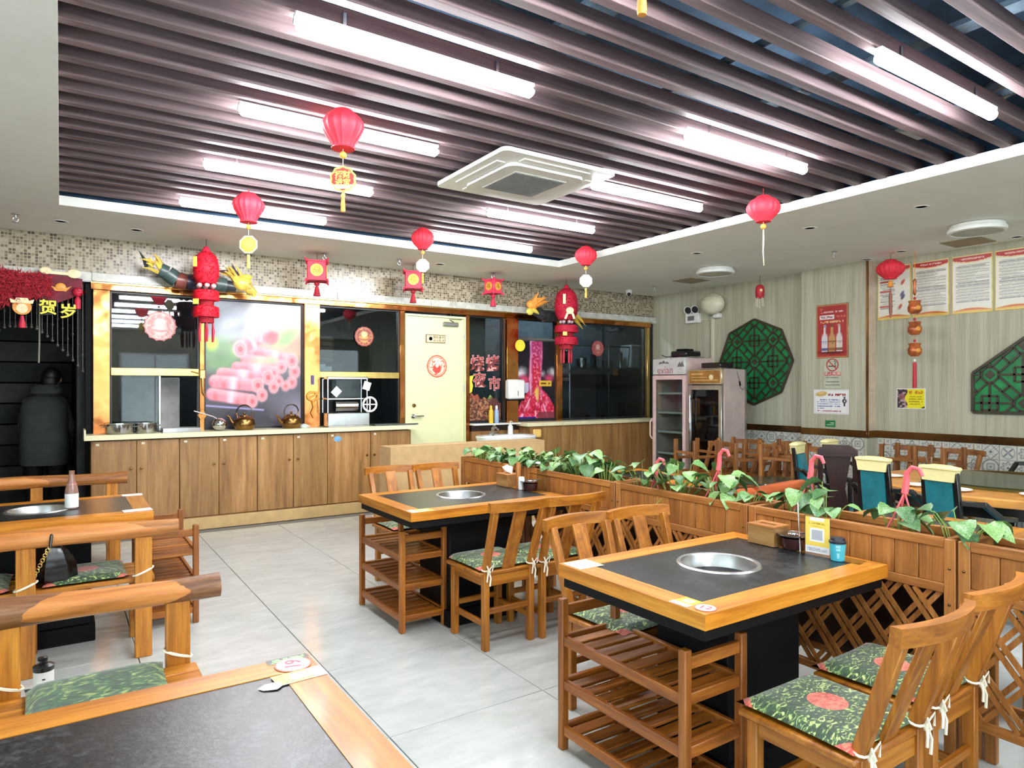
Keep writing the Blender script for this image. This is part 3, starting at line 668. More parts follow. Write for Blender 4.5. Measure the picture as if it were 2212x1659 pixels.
def vent(x, y, wx, wy, lb):
    t = thing('ceiling_vent', lb, 'vent', (x, y, ZC), group='square ceiling vents')
    mb = MB(); e = 0.018
    mb.box(-wx, -wy, -0.008, -wx+e, wy, 0); mb.box(wx-e, -wy, -0.008, wx, wy, 0); mb.box(-wx+e, -wy, -0.008, wx-e, -wy+e, 0); mb.box(-wx+e, wy-e, -0.008, wx-e, wy, 0)
    obj('vent_frame', mb, plain('vent_tan', (150, 132, 104), 0.6) if 'vent_tan' not in MATS else MATS['vent_tan'], t)
    for i in range(9):
        yy = -wy+e+(2*(wy-e))*(i+0.5)/9; obj('vent_slat', MB().bar((-wx+e, yy, -0.004), (wx-e, yy, -0.004), 0.028, 0.002, (0, 0.5, 1)), MATS['vent_tan'], t)
    return t
vent(7.905, 3.25, 0.19, 0.19, 'tan square ceiling vent beside the rule panels')
vent(7.47, 6.61, 0.20, 0.17, 'tan square ceiling vent in the corner by the emergency light')
def sprinkler(x, y, lb):
    t = thing('sprinkler', lb, 'sprinkler', (x, y, ZC), group='fire sprinkler heads')
    obj('escutcheon', MB().lathe([(0.034, 0), (0.030, -0.006), (0.012, -0.01), (0.012, -0.035), (0, -0.035)], 16), STEELB, t)
    mb = MB(); mb.tube([(-0.012, 0, -0.03), (-0.02, 0, -0.05), (-0.008, 0, -0.07)], 0.004, 6); mb.tube([(0.012, 0, -0.03), (0.02, 0, -0.05), (0.008, 0, -0.07)], 0.004, 6)
    obj('yoke', mb, STEELB, t); obj('deflector', MB().lathe([(0.026, -0.070), (0.026, -0.074), (0, -0.076)], 12), STEELB, t)
for (x, y, lb) in ((-0.33, 7.37, 'fire sprinkler in the soffit at far left'), (7.21, 4.305, 'fire sprinkler above the beer poster'), (3.35, 7.44, 'fire sprinkler left of the door, above the second square lantern'), (2.5, 7.6, 'fire sprinkler above the first square lantern'), (4.79, 7.64, 'fire sprinkler above the third square lantern'), (7.45, 7.30, 'fire sprinkler in the far corner beside the dome camera')):
    sprinkler(x, y, lb)
t = thing('security_camera', 'small white dome security camera with a black eye in the far corner', 'camera', (7.40, 7.80, ZC))
obj('camera_base', MB().lathe([(0.05, 0), (0.05, -0.03), (0.0, -0.035)], 20), WHITE, t)
obj('camera_ball', MB().ell((0, 0, -0.055), (0.045, 0.045, 0.045), 18, 12), WHITE, t)
obj('camera_eye', MB().ell((-0.018, -0.022, -0.068), (0.03, 0.03, 0.03), 14, 10), BLACKL, t)
# ================================================================ KITCHEN FRONT: counters, cabinets, prints, small things
CT, RT = 1.035, 1.012
struct('baseboard_back', B(0.245, 7.775, 0, 3.70, 8.12, 0.128, 0.004), plain('baseboard_tan', (196, 164, 112), 0.5))
seams = [0.245, 0.640, 1.033, 1.416, 1.813, 2.208, 2.603, 3.135, 3.675]
for n, q in enumerate(('at the left end below the steel pans', 'below the copper mullion and the kettles', 'below the meat picture and the gold pillar', 'at the door end with a blue sticker')):
    x0, xm, x1 = seams[2*n], seams[2*n+1], seams[2*n+2]
    t = thing('base_cabinet', 'wood-grain two-door base cabinet, '+q, 'cabinet', (x0, 7.80, 0.128), group='base cabinets under the kitchen windows')
    wd_ = x1-x0
    obj('body', B(0.004, 0.022, 0, wd_-0.004, 0.31, 0.845), CABW['z'], t)
    for (a, b_, kx) in ((0.003, xm-x0-0.003, xm-x0-0.05 if n != 0 else xm-x0-0.05), (xm-x0+0.003, wd_-0.003, xm-x0+0.045)):
        d = obj('door', B(a, 0.0, 0.012, b_, 0.02, 0.84, 0.003), CABW['z'], t)
        obj('knob', MB().lathe([(0.0, -0.028), (0.012, -0.026), (0.014, -0.018), (0.006, -0.012), (0.006, 0.0), (0, 0)], 14, (kx, 0.0, 0.56), axis='y'), BRONZE, d)
        obj('hinge_cover', B(a+0.04, -0.002, 0.80, a+0.07, 0.0, 0.822), OFFW, d)
    if n == 3:
        s_ = obj('sticker', MB().lathe([(0.0, -0.002), (0.045, -0.002), (0.045, 0.0), (0, 0)], 24, (0.12, 0.0, 0.77), axis='y', sy=0.75), plain('sticker_blue', (108, 156, 196), 0.4, var=0.25, nscale=25), t)
wt = tag(obj('worktop', MB().prism([(0, 0), (0, -0.05), (0.36, -0.05), (0.36, 0)], 0.205, 3.76, 'yz'), IVORY, loc=(0, 7.755, CT)), 'ivory laminate worktop with thick front edge under the left kitchen windows', 'worktop')
tag(obj('end_strip', B(0.188, 7.755, CT-0.05, 0.204, 8.10, CT+0.055), IVORY), 'ivory upstand strip closing the left end of the worktop', 'strip')
# right counter
t = thing('counter', 'tall wood-grain counter front below the right kitchen window beside the fridges', 'counter', (5.50, 7.80, 0))
pw = 0.51
for i in range(5): obj('front_panel', B(i*pw+0.001, 0, 0, min((i+1)*pw-0.001, 2.56), 0.03, 0.955), CABW['z'], t)
obj('side_panel', B(0, 0.03, 0, 0.02, 0.32, 0.955), CABW['z'], t)
tag(obj('worktop', B(-0.06, -0.045, 0, 2.56, 0.315, 0.052, 0.006), IVORY, loc=(5.50, 7.80, 0.957)), 'narrow ivory worktop under the right kitchen window', 'worktop')
t = thing('sink_backing', 'brown wood panel with a narrow white ledge behind the hand basin', 'panel', (4.70, 8.0, 0))
for i in range(2): obj('front_panel', B(0.395*i+0.001, 0.05, 0, 0.395*(i+1)-0.001, 0.12, 0.90), CABW['z'], t)
obj('dark_rail', B(0, 0.05, 0.90, 0.79, 0.12, 0.985), DARKW['x'], t); obj('ledge', B(-0.02, -0.05, 0.985, 0.80, 0.125, 1.008, 0.003), WHITE, t)
# hand basin
t = thing('hand_basin', 'white ceramic hand basin with a chrome tap beside the pale door', 'basin', (5.03, 7.68, 0))
mb = MB(); pr = [(0.10, 0.0), (0.085, 0.3), (0.10, 0.66), (0.16, 0.72)]; mb.lathe(pr, 20, (0, 0.1, 0)); obj('pedestal', mb, WHITE, t)
def oval(a, b_, n=32): return [(a*math.copysign(abs(math.cos(2*PI*k/n))**0.7, math.cos(2*PI*k/n)), b_*math.copysign(abs(math.sin(2*PI*k/n))**0.7, math.sin(2*PI*k/n))) for k in range(n)]
mb = MB(); V = []; F = []; n = 32
rings = [(0.30, 0.19, 0.72), (0.42, 0.245, 0.795), (0.435, 0.255, 0.845), (0.425, 0.248, 0.858), (0.36, 0.175, 0.85), (0.30, 0.13, 0.78), (0.06, 0.04, 0.745)]
for (a, b_, z) in rings: V += [(x, y, z) for x, y in oval(a, b_)]
for i in range(len(rings)-1):
    for k in range(n): F.append((i*n+k, i*n+(k+1) % n, (i+1)*n+(k+1) % n, (i+1)*n+k))
F.append(tuple(range(n))[::-1]); F.append(tuple((len(rings)-1)*n+k for k in range(n))); mb.add(V, F); obj('bowl', mb, plain('ceramic', (236, 238, 236), 0.12, var=0.01), t)
mb = MB(); mb.lathe([(0.03, 0.0), (0.03, 0.02), (0.022, 0.03), (0.022, 0.10), (0.0, 0.11)], 16, (-0.10, 0.19, 0.85)); mb.tube([(-0.10, 0.19, 0.93), (-0.10, 0.12, 0.96), (-0.10, 0.05, 0.935)], 0.013, 10)
mb.tube([(-0.17, 0.19, 0.87), (-0.03, 0.19, 0.87)], 0.02, 10)
f = obj('tap', mb, CHROME, t); obj('tap_lever', MB().bar((-0.10, 0.19, 0.965), (-0.085, 0.11, 1.0), 0.018, 0.01, c=0.002), CHROME, f)
mb = MB(); mb.lathe([(0.0, 0), (0.036, 0.002), (0.036, 0.11), (0.02, 0.135), (0.012, 0.14), (0.012, 0.16), (0.007, 0.165), (0.007, 0.185), (0, 0.185)], 18); mb.tube([(0, 0, 0.182), (0, -0.012, 0.188), (0, -0.045, 0.178)], 0.006, 8)
tag(obj('soap_dispenser', mb, WHITE, loc=(5.215, 7.86, 0.852)), 'white pump soap bottle standing on the hand basin', 'bottle')
for (x, cb_, cc, nm) in ((4.985, plain('mustard_bottle', (232, 186, 44), 0.4), plain('mustard_cap', (232, 190, 60), 0.4), 'yellow squeeze bottle standing on the ledge behind the basin'), (5.075, plain('blue_bottle', (150, 176, 206), 0.35), WHITE, 'pale blue bottle with white cap on the ledge behind the basin')):
    t = thing('bottle', nm, 'bottle', (x, 8.0, RT-0.004), group='bottles on the ledge behind the basin')
    obj('bottle_body', MB().lathe([(0.0, 0), (0.03, 0.002), (0.034, 0.02), (0.034, 0.17), (0.016, 0.20), (0, 0.20)], 16), cb_, t); obj('cap', MB().lathe([(0.018, 0.198), (0.018, 0.232), (0.006, 0.25), (0, 0.25)], 14), cc, t)
t = thing('paper_towel_dispenser', 'white paper towel dispenser fixed to the copper pillar above the basin', 'dispenser', (5.375, 8.035, 1.36))
obj('dispenser_body', B(-0.14, -0.11, -0.02, 0.14, 0.0, 0.26, 0.02), WHITE, t); obj('dispenser_mouth', B(-0.13, -0.105, -0.04, 0.13, -0.01, -0.02), BLACKM, t); obj('window_slit', B(0.01, -0.113, 0.03, 0.02, -0.109, 0.10), INK, t)
tag(obj('yellow_switch_box', B(-0.07, -0.03, -0.05, 0.07, 0, 0.07, 0.012).box(-0.045, -0.034, -0.03, 0.045, -0.028, 0.015, 0.003), plain('switch_yellow', (236, 196, 108), 0.4), loc=(5.62, 7.80, 0.845)), 'small yellow box fixed to the wood panel right of the basin', 'box')
# cardboard cartons behind the rear table
for (x0, x1, y0, h, lb) in ((2.70, 3.675, 6.20, 0.912, 'wide tan cardboard carton standing behind the two rear chairs'), (3.695, 4.61, 6.24, 0.905, 'tan cardboard carton standing in front of the hand basin')):
    t = thing('cardboard_carton', lb, 'carton', (x0, y0, 0), group='cartons in front of the kitchen door')
    obj('carton_body', B(0, 0, 0, x1-x0, 0.28, h-0.004, 0.003), CARD, t)
    for (a, b_) in ((0.0, 0.138), (0.142, 0.28)): obj('flap', B(0.0, a, h-0.004, x1-x0, b_, h), CARD, t)
    obj('tape', B(0, 0.11, h, x1-x0, 0.17, h+0.001), plain('carton_tape', (196, 172, 128), 0.25) if 'carton_tape' not in MATS else MATS['carton_tape'], t)
# ---- prints on the glass
def meat(U, V):
    im = fill(U, (70, 66, 78)); n1 = vnoise(U, V, 5, 6, 3); n2 = vnoise(U, V, 14, 16, 4)
    over(im, np.clip((V-0.35)*2.2, 0, 1)*np.clip(U*1.4-0.2+0.5*(n1-0.5), 0, 1), (206, 196, 186)); over(im, np.clip((V-0.55)*3, 0, 1)*np.clip((0.45-U)*4, 0, 1), (92, 98, 110))
    over(im, disc(U, V, 0.25, 0.82, 0.30, 0.07, 0.35, 0.06), (176, 186, 196), 0.8); over(im, disc(U, V, 0.22, 0.72, 0.2, 0.03, 0.1, 0.03), (190, 200, 206), 0.7)
    over(im, disc(U, V, 0.78, 0.78, 0.28, 0.10, -0.3, 0.06), (196, 178, 158), 0.7); over(im, disc(U, V, 0.92, 0.66, 0.18, 0.12, 0, 0.06), (170, 128, 100), 0.8); over(im, disc(U, V, 0.55, 0.92, 0.10, 0.28, -0.4, 0.05), (216, 208, 204), 0.7)
    over(im, disc(U, V, 0.12, 0.58, 0.22, 0.14, 0.1, 0.04)*(0.5+n2*0.6), (120, 164, 102)); over(im, disc(U, V, 0.06, 0.66, 0.06, 0.05, 0.4, 0.02), (186, 206, 70)); over(im, disc(U, V, 0.2, 0.5, 0.2, 0.08, -0.2, 0.04), (96, 130, 88), 0.7)
    over(im, disc(U, V, 0.82, 0.72, 0.13, 0.05, 0.5, 0.03)*(0.6+0.5*n2), (126, 200, 104)); over(im, disc(U, V, 0.72, 0.62, 0.30, 0.05, -0.12, 0.04), (196, 160, 132), 0.8)
    over(im, np.clip((0.22-V)*9, 0, 1), (48, 44, 54)); over(im, np.clip((0.30-V)*6, 0, 1)*np.clip((U-0.6)*3, 0, 1), (160, 150, 168), 0.8); over(im, soft(abs(V-(0.175-0.07*U))-0.006, 0.006)*(U < 0.6), (170, 160, 214))
    pink, wht, dk = (226, 128, 140), (232, 206, 222), (206, 88, 100)
    def roll(a, b_, r, fat, al=1.0, seed=0):
        mk, t_ = capsule(U, V, a, b_, r, 0.012, 1.18); over(im, mk, pink, al)
        nn = vnoise(U, V, 22, 12, 20+seed); over(im, mk*np.clip((nn-0.5)*5, 0, 1), dk, 0.6*al); over(im, mk*np.clip(1-abs(t_-fat)/0.16, 0, 1), wht, 0.9*al)
        up = soft(-( (V-(a[1]+(b_[1]-a[1])*t_))*1.18-r*0.45), 0.02); over(im, mk*(1-soft((V-(a[1]+(b_[1]-a[1])*t_))*1.18-r*0.35, 0.03)), (244, 196, 206), 0.55*al)
    def end(cx, cy_, r, al=1.0):
        over(im, disc(U, V, cx, cy_, r, r/1.18*1.1), (238, 170, 176), al); over(im, disc(U, V, cx, cy_, r*0.72, r*0.72/1.18*1.1), (222, 112, 118), al); over(im, disc(U, V, cx+r*0.1, cy_-0.004, r*0.36, r*0.34), (204, 84, 92), al)
        over(im, soft(abs(np.hypot(U-cx, (V-cy_)*1.1)-r*0.5)-0.004, 0.005), (244, 190, 196), 0.7*al)
    for (x, y, r) in ((0.90, 0.36, 0.06), (0.93, 0.45, 0.065), (0.83, 0.33, 0.05)): end(x, y, r, 0.75)
    roll((0.50, 0.60), (0.88, 0.545), 0.055, 0.55, 0.95, 1); end(0.90, 0.54, 0.066)
    roll((0.40, 0.545), (0.80, 0.50), 0.05, 0.4, 0.9, 2); over(im, disc(U, V, 0.56, 0.52, 0.13, 0.045, 0.1, 0.03), (188, 176, 140), 0.75); over(im, disc(U, V, 0.68, 0.54, 0.06, 0.035, 0, 0.02), (150, 178, 140), 0.7)
    roll((0.31, 0.475), (0.72, 0.45), 0.052, 0.5, 0.95, 3); end(0.785, 0.485, 0.055); end(0.70, 0.435, 0.05)
    roll((0.16, 0.425), (0.58, 0.40), 0.055, 0.5, 1, 4); end(0.64, 0.40, 0.066); end(0.755, 0.37, 0.05); end(0.70, 0.32, 0.055)
    roll((0.09, 0.365), (0.50, 0.335), 0.06, 0.45, 1, 5); end(0.53, 0.335, 0.064)
    roll((0.06, 0.265), (0.45, 0.215), 0.056, 0.5, 1, 6); end(0.47, 0.205, 0.058); end(0.575, 0.255, 0.058)
    roll((0.34, 0.63), (0.52, 0.71), 0.062, 0.75, 1, 7); end(0.345, 0.625, 0.072); roll((0.55, 0.735), (0.68, 0.73), 0.055, 0.1, 1, 8); over(im, disc(U, V, 0.68, 0.725, 0.07, 0.05, 0.1, 0.02), (210, 84, 92))
    for (a, b_) in (((0.57, 0.76), (0.65, 0.99)), ((0.53, 0.74), (0.61, 0.99))): mk, _ = capsule(U, V, a, b_, 0.006, 0.005, 1.18); over(im, mk, (236, 228, 226), 0.9)
    over(im, soft(-(n1-0.62), 0.06)*np.clip((V-0.4)*2, 0, 1), (226, 220, 220), 0.18); return im
mp = thing('meat_poster', 'large picture of rolled pink sliced meat filling the second kitchen window', 'poster', (1.86, YB+0.014, 1.765))
sheet('print', 1.045, 1.42, 130, 176, meat, mp, (0, 0, 0), FACE_MY); obj('backing', B(-0.5225, 0.001, -0.71, 0.5225, 0.004, 0.71), DKGLASS, mp)
def beef(U, V):
    n1 = vnoise(U, V, 16, 26, 5); n2 = vnoise(U, V, 30, 44, 6); im = fill(U, (20, 18, 28))
    for (x, y, r) in ((0.14, 0.60, 0.12), (0.94, 0.60, 0.11), (0.05, 0.57, 0.09), (0.68, 0.58, 0.06)): over(im, disc(U, V, x, y, r, r*0.5, 0, 0.03)*(0.6+0.5*n1), (214, 210, 214))
    for (x, y, r) in ((0.2, 0.5, 0.14), (0.86, 0.52, 0.12)): over(im, disc(U, V, x, y, r, r*0.4, 0, 0.03), (196, 60, 96))
    over(im, rect(U, V, 0.0, 0.33, 0.32, 0.46), (206, 200, 226), 0.9)
    rr = np.hypot((U-0.5)*0.72, V-0.33); fan = (V > 0.0)*soft(V-(0.40-1.1*(U-0.52)**2), 0.012)*soft(abs(U-0.52)-(0.12+2.4*np.maximum(0.40-V, 0)), 0.03)
    th = np.arctan2(U-0.53, 0.42-V+0.02); over(im, fan, (206, 40, 72)); over(im, fan*np.clip((n2-0.5)*5, 0, 1), (232, 120, 150), 0.9); over(im, fan*soft(abs(np.sin(th*4.6+0.4))-0.16, 0.10), (234, 190, 214)); over(im, fan*np.clip((n1-0.62)*5, 0, 1), (166, 20, 46), 0.8)
    col_ = soft(abs(U-0.5-0.02*np.sin(V*9))-0.165, 0.02)*(V > 0.30); over(im, col_, (190, 36, 58)); over(im, col_*np.clip((V-0.6)*4, 0, 1), (156, 48, 110), 0.75); over(im, col_*np.clip((n2-0.55)*5, 0, 1), (226, 130, 160), 0.75)
    over(im, col_*soft(abs(U-0.36)-0.025, 0.03), (214, 176, 220), 0.9); over(im, col_*soft(abs(U-0.66)-0.02, 0.03), (206, 140, 190), 0.7); over(im, disc(U, V, 0.53, 0.34, 0.06, 0.06, 0, 0.02), (224, 178, 80)); over(im, disc(U, V, 0.54, 0.28, 0.03, 0.06, 0.3, 0.02), (226, 190, 110))
    over(im, rect(U, V, 0.60, 0.415, 0.93, 0.49), (214, 172, 60)); over(im, rect(U, V, 0.64, 0.445, 0.88, 0.462)*(n2 > 0.35), (90, 50, 20)); over(im, rect(U, V, 0, 0, 0.5, 0.022), (46, 30, 120)); over(im, rect(U, V, 0.55, 0.0, 1, 0.085), (120, 54, 66), 0.8); return im
bp = thing('beef_poster', 'picture of a marbled red meat tower in the narrow window right of the copper pillar', 'poster', (5.832, YB+0.014, 1.62))
sheet('print', 0.68, 1.14, 90, 150, beef, bp, (0, 0, 0), FACE_MY); obj('backing', B(-0.34, 0.001, -0.57, 0.34, 0.004, 0.57), DKGLASS, bp)
def skewer(U, V):
    n1 = vnoise(U, V, 12, 12, 8); n2 = vnoise(U, V, 26, 26, 9); im = fill(U, (104, 66, 50)); over(im, np.clip((n1-0.45)*4, 0, 1), (150, 92, 64)); over(im, np.clip((n2-0.6)*5, 0, 1), (196, 160, 124), 0.7); over(im, np.clip((0.4-n2)*5, 0, 1), (50, 30, 28), 0.8)
    over(im, disc(U, V, 0.3, 0.86, 0.3, 0.12, 0, 0.05), (156, 74, 58), 0.8); over(im, disc(U, V, 0.62, 0.86, 0.14, 0.12, 0.5, 0.03)*(0.5+n2), (150, 178, 84)); over(im, disc(U, V, 0.85, 0.6, 0.22, 0.3, 0, 0.05), (84, 44, 46), 0.8)
    return im
bq = thing('barbecue_decal', 'barbecue night market lettering with skewers on the window next to the door', 'decal', (4.96, YB+0.012, 1.035))
sheet('skewer_print', 0.515, 0.40, 60, 48, skewer, bq, (0.0, 0, 0.21), FACE_MY, keep=lambda U, V: V < 0.80+0.16*np.sin(U*7+0.6)*np.cos(U*3)+0.05*np.sin(U*31))
def cfoil(ch, size, x, z):
    lettering(ch, size, PINKINK, bq, (x, -0.002, z), FACE_MY, 0.001, 0.007, 'letter_outline'); lettering(ch, size, plain('letter_red', (150, 54, 54), 0.5) if 'letter_red' not in MATS else MATS['letter_red'], bq, (x, -0.005, z), FACE_MY, 0.001, -0.001, 'letter')
cfoil('烧', 0.235, -0.135, 0.79); cfoil('烤', 0.235, 0.12, 0.80); cfoil('夜', 0.21, -0.095, 0.565); cfoil('市', 0.21, 0.15, 0.51)
mb = MB(); pts = [(0.0, 0.0), (0.05, 0.03), (0.07, 0.12), (0.05, 0.17), (0.08, 0.26), (0.02, 0.25), (0.0, 0.20)]
obj('yellow_flame', mb.prism([(p[0]-0.27, p[1]+0.38) for p in pts], -0.003, -0.001, 'xz'), YELP, bq)
def blessing(seed, tone):
    def fn(U, V):
        n1 = vnoise(U, V, 18, 18, seed); r = np.hypot(U-0.5, V-0.5)*2; th = np.arctan2(V-0.5, U-0.5); im = fill(U, tone[0])
        over(im, soft(r-0.86, 0.02), tone[1]); over(im, soft(abs(r-0.78)-0.03, 0.03), tone[2], 0.8)
        over(im, disc(U, V, 0.5, 0.40, 0.2, 0.2, 0, 0.03), tone[2]); over(im, disc(U, V, 0.5, 0.62, 0.16, 0.12, 0, 0.03), tone[3]); over(im, np.clip((n1-0.55)*4, 0, 1)*(r < 0.8), tone[2], 0.85); over(im, disc(U, V, 0.5, 0.52, 0.07, 0.08, 0, 0.02), tone[3])
        over(im, soft(abs(V-(0.34+0.25*(U-0.5)**2*4))-0.02, 0.02)*(abs(U-0.5) < 0.18), tone[0]); return im
    return fn
def rosette(name, lb, x, z, r, tone, seed, scal=14):
    t = thing(name, lb, 'sticker', (x, YB-0.0 if 'glass' in lb or 'window' in lb else YB-0.014, z), group='round festive stickers')
    sheet('print', 2*r, 2*r, 56, 56, blessing(seed, tone), t, (0, -0.004, 0), FACE_MY, keep=lambda U, V: np.hypot(U-0.5, V-0.5) < 0.465+0.025*np.cos(scal*np.arctan2(V-0.5, U-0.5)))
    obj('backing', MB().lathe([(r*0.9, -0.0035), (r*0.9, -0.001), (0, -0.001)], 40, axis='y'), REDINK, t); return t
T1 = ((176, 96, 92), (190, 116, 108), (214, 186, 178), (226, 206, 196)); T2 = ((112, 40, 40), (130, 50, 44), (196, 140, 66), (226, 196, 130)); T3 = ((206, 90, 70), (238, 226, 190), (206, 70, 60), (240, 230, 200)); T4 = ((130, 60, 62), (150, 72, 70), (186, 120, 110), (206, 170, 160))
rosette('festive_sticker', 'round pinkish festive sticker on the glass of the leftmost kitchen window', 0.885, 2.16, 0.17, T1, 11)
rosette('festive_sticker', 'round dark red and gold sticker on the window above the steel machine', 3.17, 2.145, 0.135, T2, 12)
rosette('festive_sticker', 'round cream and red festive sticker on the pale door', 4.185, 1.79, 0.155, T3, 13, 0)
rosette('festive_sticker', 'round faded red sticker on the glass of the right kitchen window', 7.02, 2.12, 0.135, T4, 14)
# yellow disc beside the meat tower picture
tag(obj('yellow_disc', MB().lathe([(0.085, -0.006), (0.085, 0), (0, 0), (0, -0.006)], 28, axis='y'), YELP, loc=(5.50, YB-0.062, 2.11)), 'plain yellow disc stuck at the edge of the second copper pillar', 'sticker')
# ---- things on the left worktop
def pan(x, y, r, h, lb):
    t = thing('steel_pan', lb, 'pan', (x, y, CT), group='steel pans on the worktop')
    obj('pan_body', MB().lathe([(0.0, 0.0), (r*0.9, 0.0), (r*0.98, 0.015), (r, h), (r*1.08, h+0.004), (r*1.08, h+0.008), (r*0.97, h+0.006), (r*0.93, 0.02), (0, 0.012)], 32), STEEL, t)
    for s in (-1, 1): obj('pan_handle', MB().tube([(s*r*1.0, -0.04, h*0.75), (s*(r+0.035), -0.03, h*0.8), (s*(r+0.035), 0.03, h*0.8), (s*r*1.0, 0.04, h*0.75)], 0.005, 8), STEEL, t)
pan(0.50, 7.90, 0.125, 0.095, 'round steel pan at the left end of the worktop'); pan(0.735, 7.92, 0.10, 0.095, 'smaller round steel pan second from the left on the worktop')
tag(obj('steel_tray', B(-0.18, -0.12, 0, 0.18, 0.12, 0.008, 0.003).box(-0.18, -0.12, 0.0, -0.17, 0.12, 0.045).box(0.17, -0.12, 0, 0.18, 0.12, 0.045).box(-0.17, -0.12, 0, 0.17, -0.11, 0.045).box(-0.17, 0.11, 0, 0.17, 0.12, 0.045), STEEL, loc=(1.06, 7.93, CT)), 'shallow rectangular steel tray below the open hatch', 'tray')
t = thing('ladle', 'round steel ladle with a long thin handle lying against the mullion', 'ladle', (1.44, 7.90, CT))
obj('ladle_bowl', MB().ell((0, 0, 0.07), (0.075, 0.075, 0.07), 22, 14), CHROME, t); obj('ladle_handle', MB().tube([(0.05, 0.0, 0.075), (-0.05, 0.06, 0.15), (-0.24, 0.10, 0.215)], 0.007, 8), STEELB, t)
def kettle(x, y, lb, rz):
    t = thing('kettle', lb, 'kettle', (x, y, CT), rz, 'copper kettles in front of the meat picture')
    obj('kettle_body', MB().lathe([(0, 0), (0.085, 0.0), (0.10, 0.012), (0.115, 0.06), (0.105, 0.11), (0.075, 0.14), (0.055, 0.148), (0, 0.15)], 28), BRASSK, t)
    l = obj('lid', MB().lathe([(0.056, 0.148), (0.05, 0.16), (0.015, 0.166), (0.008, 0.17), (0.014, 0.182), (0.012, 0.192), (0, 0.194)], 20), BRASSK, t)
    obj('spout', MB().tube([(-0.095, 0, 0.055), (-0.135, 0, 0.085), (-0.16, 0, 0.14), (-0.185, 0, 0.155)], [0.026, 0.02, 0.013, 0.011], 12), BRASSK, t)
    for s in (-1, 1): obj('handle_lug', MB().tube([(s*0.075, 0, 0.135), (s*0.085, 0, 0.19)], 0.007, 8), BRASSK, t)
    obj('bail_handle', MB().tube([(0.085*math.cos(a), 0, 0.19+0.085*math.sin(a)) for a in [PI*i/12 for i in range(13)]], 0.008, 8), DARKW['x'], t)
kettle(1.70, 7.91, 'old copper kettle on the worktop beside the steel ladle', -0.5); kettle(2.22, 7.93, 'old copper kettle on the worktop nearest the gold pillar', 0.15)
tag(obj('rag', MB().ell((0, 0, 0.02), (0.05, 0.035, 0.03), 10, 8).ell((0.04, 0.01, 0.015), (0.03, 0.03, 0.02), 8, 6), plain('rag_grey', (186, 196, 190), 0.8, var=0.15), loc=(2.355, 7.89, CT-0.0)), 'crumpled pale cloth right of the second kettle', 'cloth')
# steel machine in the third window
t = thing('juice_machine', 'stainless steel and clear machine standing in the third kitchen window', 'machine', (2.875, 7.93, CT))
obj('machine_body', B(-0.26, -0.09, 0.0, 0.27, 0.12, 0.17, 0.012), STEEL, t); obj('feet_rail', B(-0.25, -0.1, 0.0, 0.25, -0.09, 0.018, 0.004), STEELB, t)
obj('mid_shelf', B(-0.27, -0.10, 0.325, 0.27, 0.12, 0.345, 0.006), CHROME, t); obj('top_shelf', B(-0.26, -0.09, 0.565, 0.25, 0.12, 0.60, 0.008), CHROME, t)
for (x, y) in ((-0.25, -0.08), (0.235, -0.08), (-0.25, 0.11), (0.235, 0.11)): obj('post', MB().tube([(x, y, 0.17), (x, y, 0.57)], 0.009, 8), CHROME, t)
obj('clear_hopper', B(-0.14, -0.05, 0.35, 0.18, 0.10, 0.56), ACRYL, t); obj('roller', MB().lathe([(0, -0.14), (0.07, -0.14), (0.07, 0.14), (0, 0.14)], 20, (0.0, 0.02, 0.245), axis='x'), STEEL, t)
wl = obj('hand_wheel', MB().tube([(0.085*math.cos(2*PI*k/24), 0, 0.085*math.sin(2*PI*k/24)) for k in range(24)], 0.013, 8, closed=True), WHITE, t, (0.255, -0.12, 0.265))
obj('wheel_spokes', MB().bar((-0.08, 0, 0), (0.08, 0, 0), 0.014, 0.014).bar((0, 0, -0.08), (0, 0, 0.08), 0.014, 0.014), WHITE, wl)
for (x, z, a) in ((0.225, 0.49, 0.3), (-0.155, 0.42, 0.75)): obj('label_card', B(-0.045, -0.002, -0.05, 0.045, 0.002, 0.05).xf(Matrix.Rotation(a, 4, 'Y')), PAPERW, t, (x, -0.10, z))
tag(obj('dark_tray', MB().prism(rrect(0.14, 0.03), 0, 0.006, 'xy').xf(Matrix.Diagonal((2.05, 1.0, 1, 1))).prism([(-0.29, -0.14), (0.29, -0.14), (0.29, -0.13), (-0.29, -0.13)], 0.006, 0.022, 'xy'), plain('tray_grey', (84, 86, 80), 0.35), loc=(3.47, 7.91, CT)), 'flat dark grey tray below the open hatch beside the pale door', 'tray')
# small things on the gold pillar
t = thing('knotted_charm', 'carved wooden charm hanging on the copper pillar in the middle', 'charm', (2.50, YB-0.064, 1.30))
obj('loop', MB().tube([(0.06*math.cos(2*PI*k/20), -0.008, 0.10+0.05*math.sin(2*PI*k/20)) for k in range(20)], 0.014, 8, closed=True), ORNG, t); obj('charm_tail', MB().tube([(0.0, -0.008, 0.05), (0.015, -0.01, -0.03), (-0.01, -0.01, -0.10), (0.01, -0.01, -0.16)], [0.018, 0.012, 0.016, 0.006], 8), ORNG, t)
obj('bolt', MB().tube([(-0.05, -0.014, 0.075), (0.05, -0.014, 0.125)], 0.01, 8), ORNG, t)
tag(obj('pen_clip', B(-0.018, -0.008, -0.06, 0.018, 0, 0.02, 0.004).box(-0.016, -0.009, -0.09, 0.016, 0, -0.06), plain('clip_blue', (70, 60, 120), 0.4), loc=(2.50, YB-0.062, 1.63)), 'small blue and red clip stuck on the middle copper pillar', 'clip')
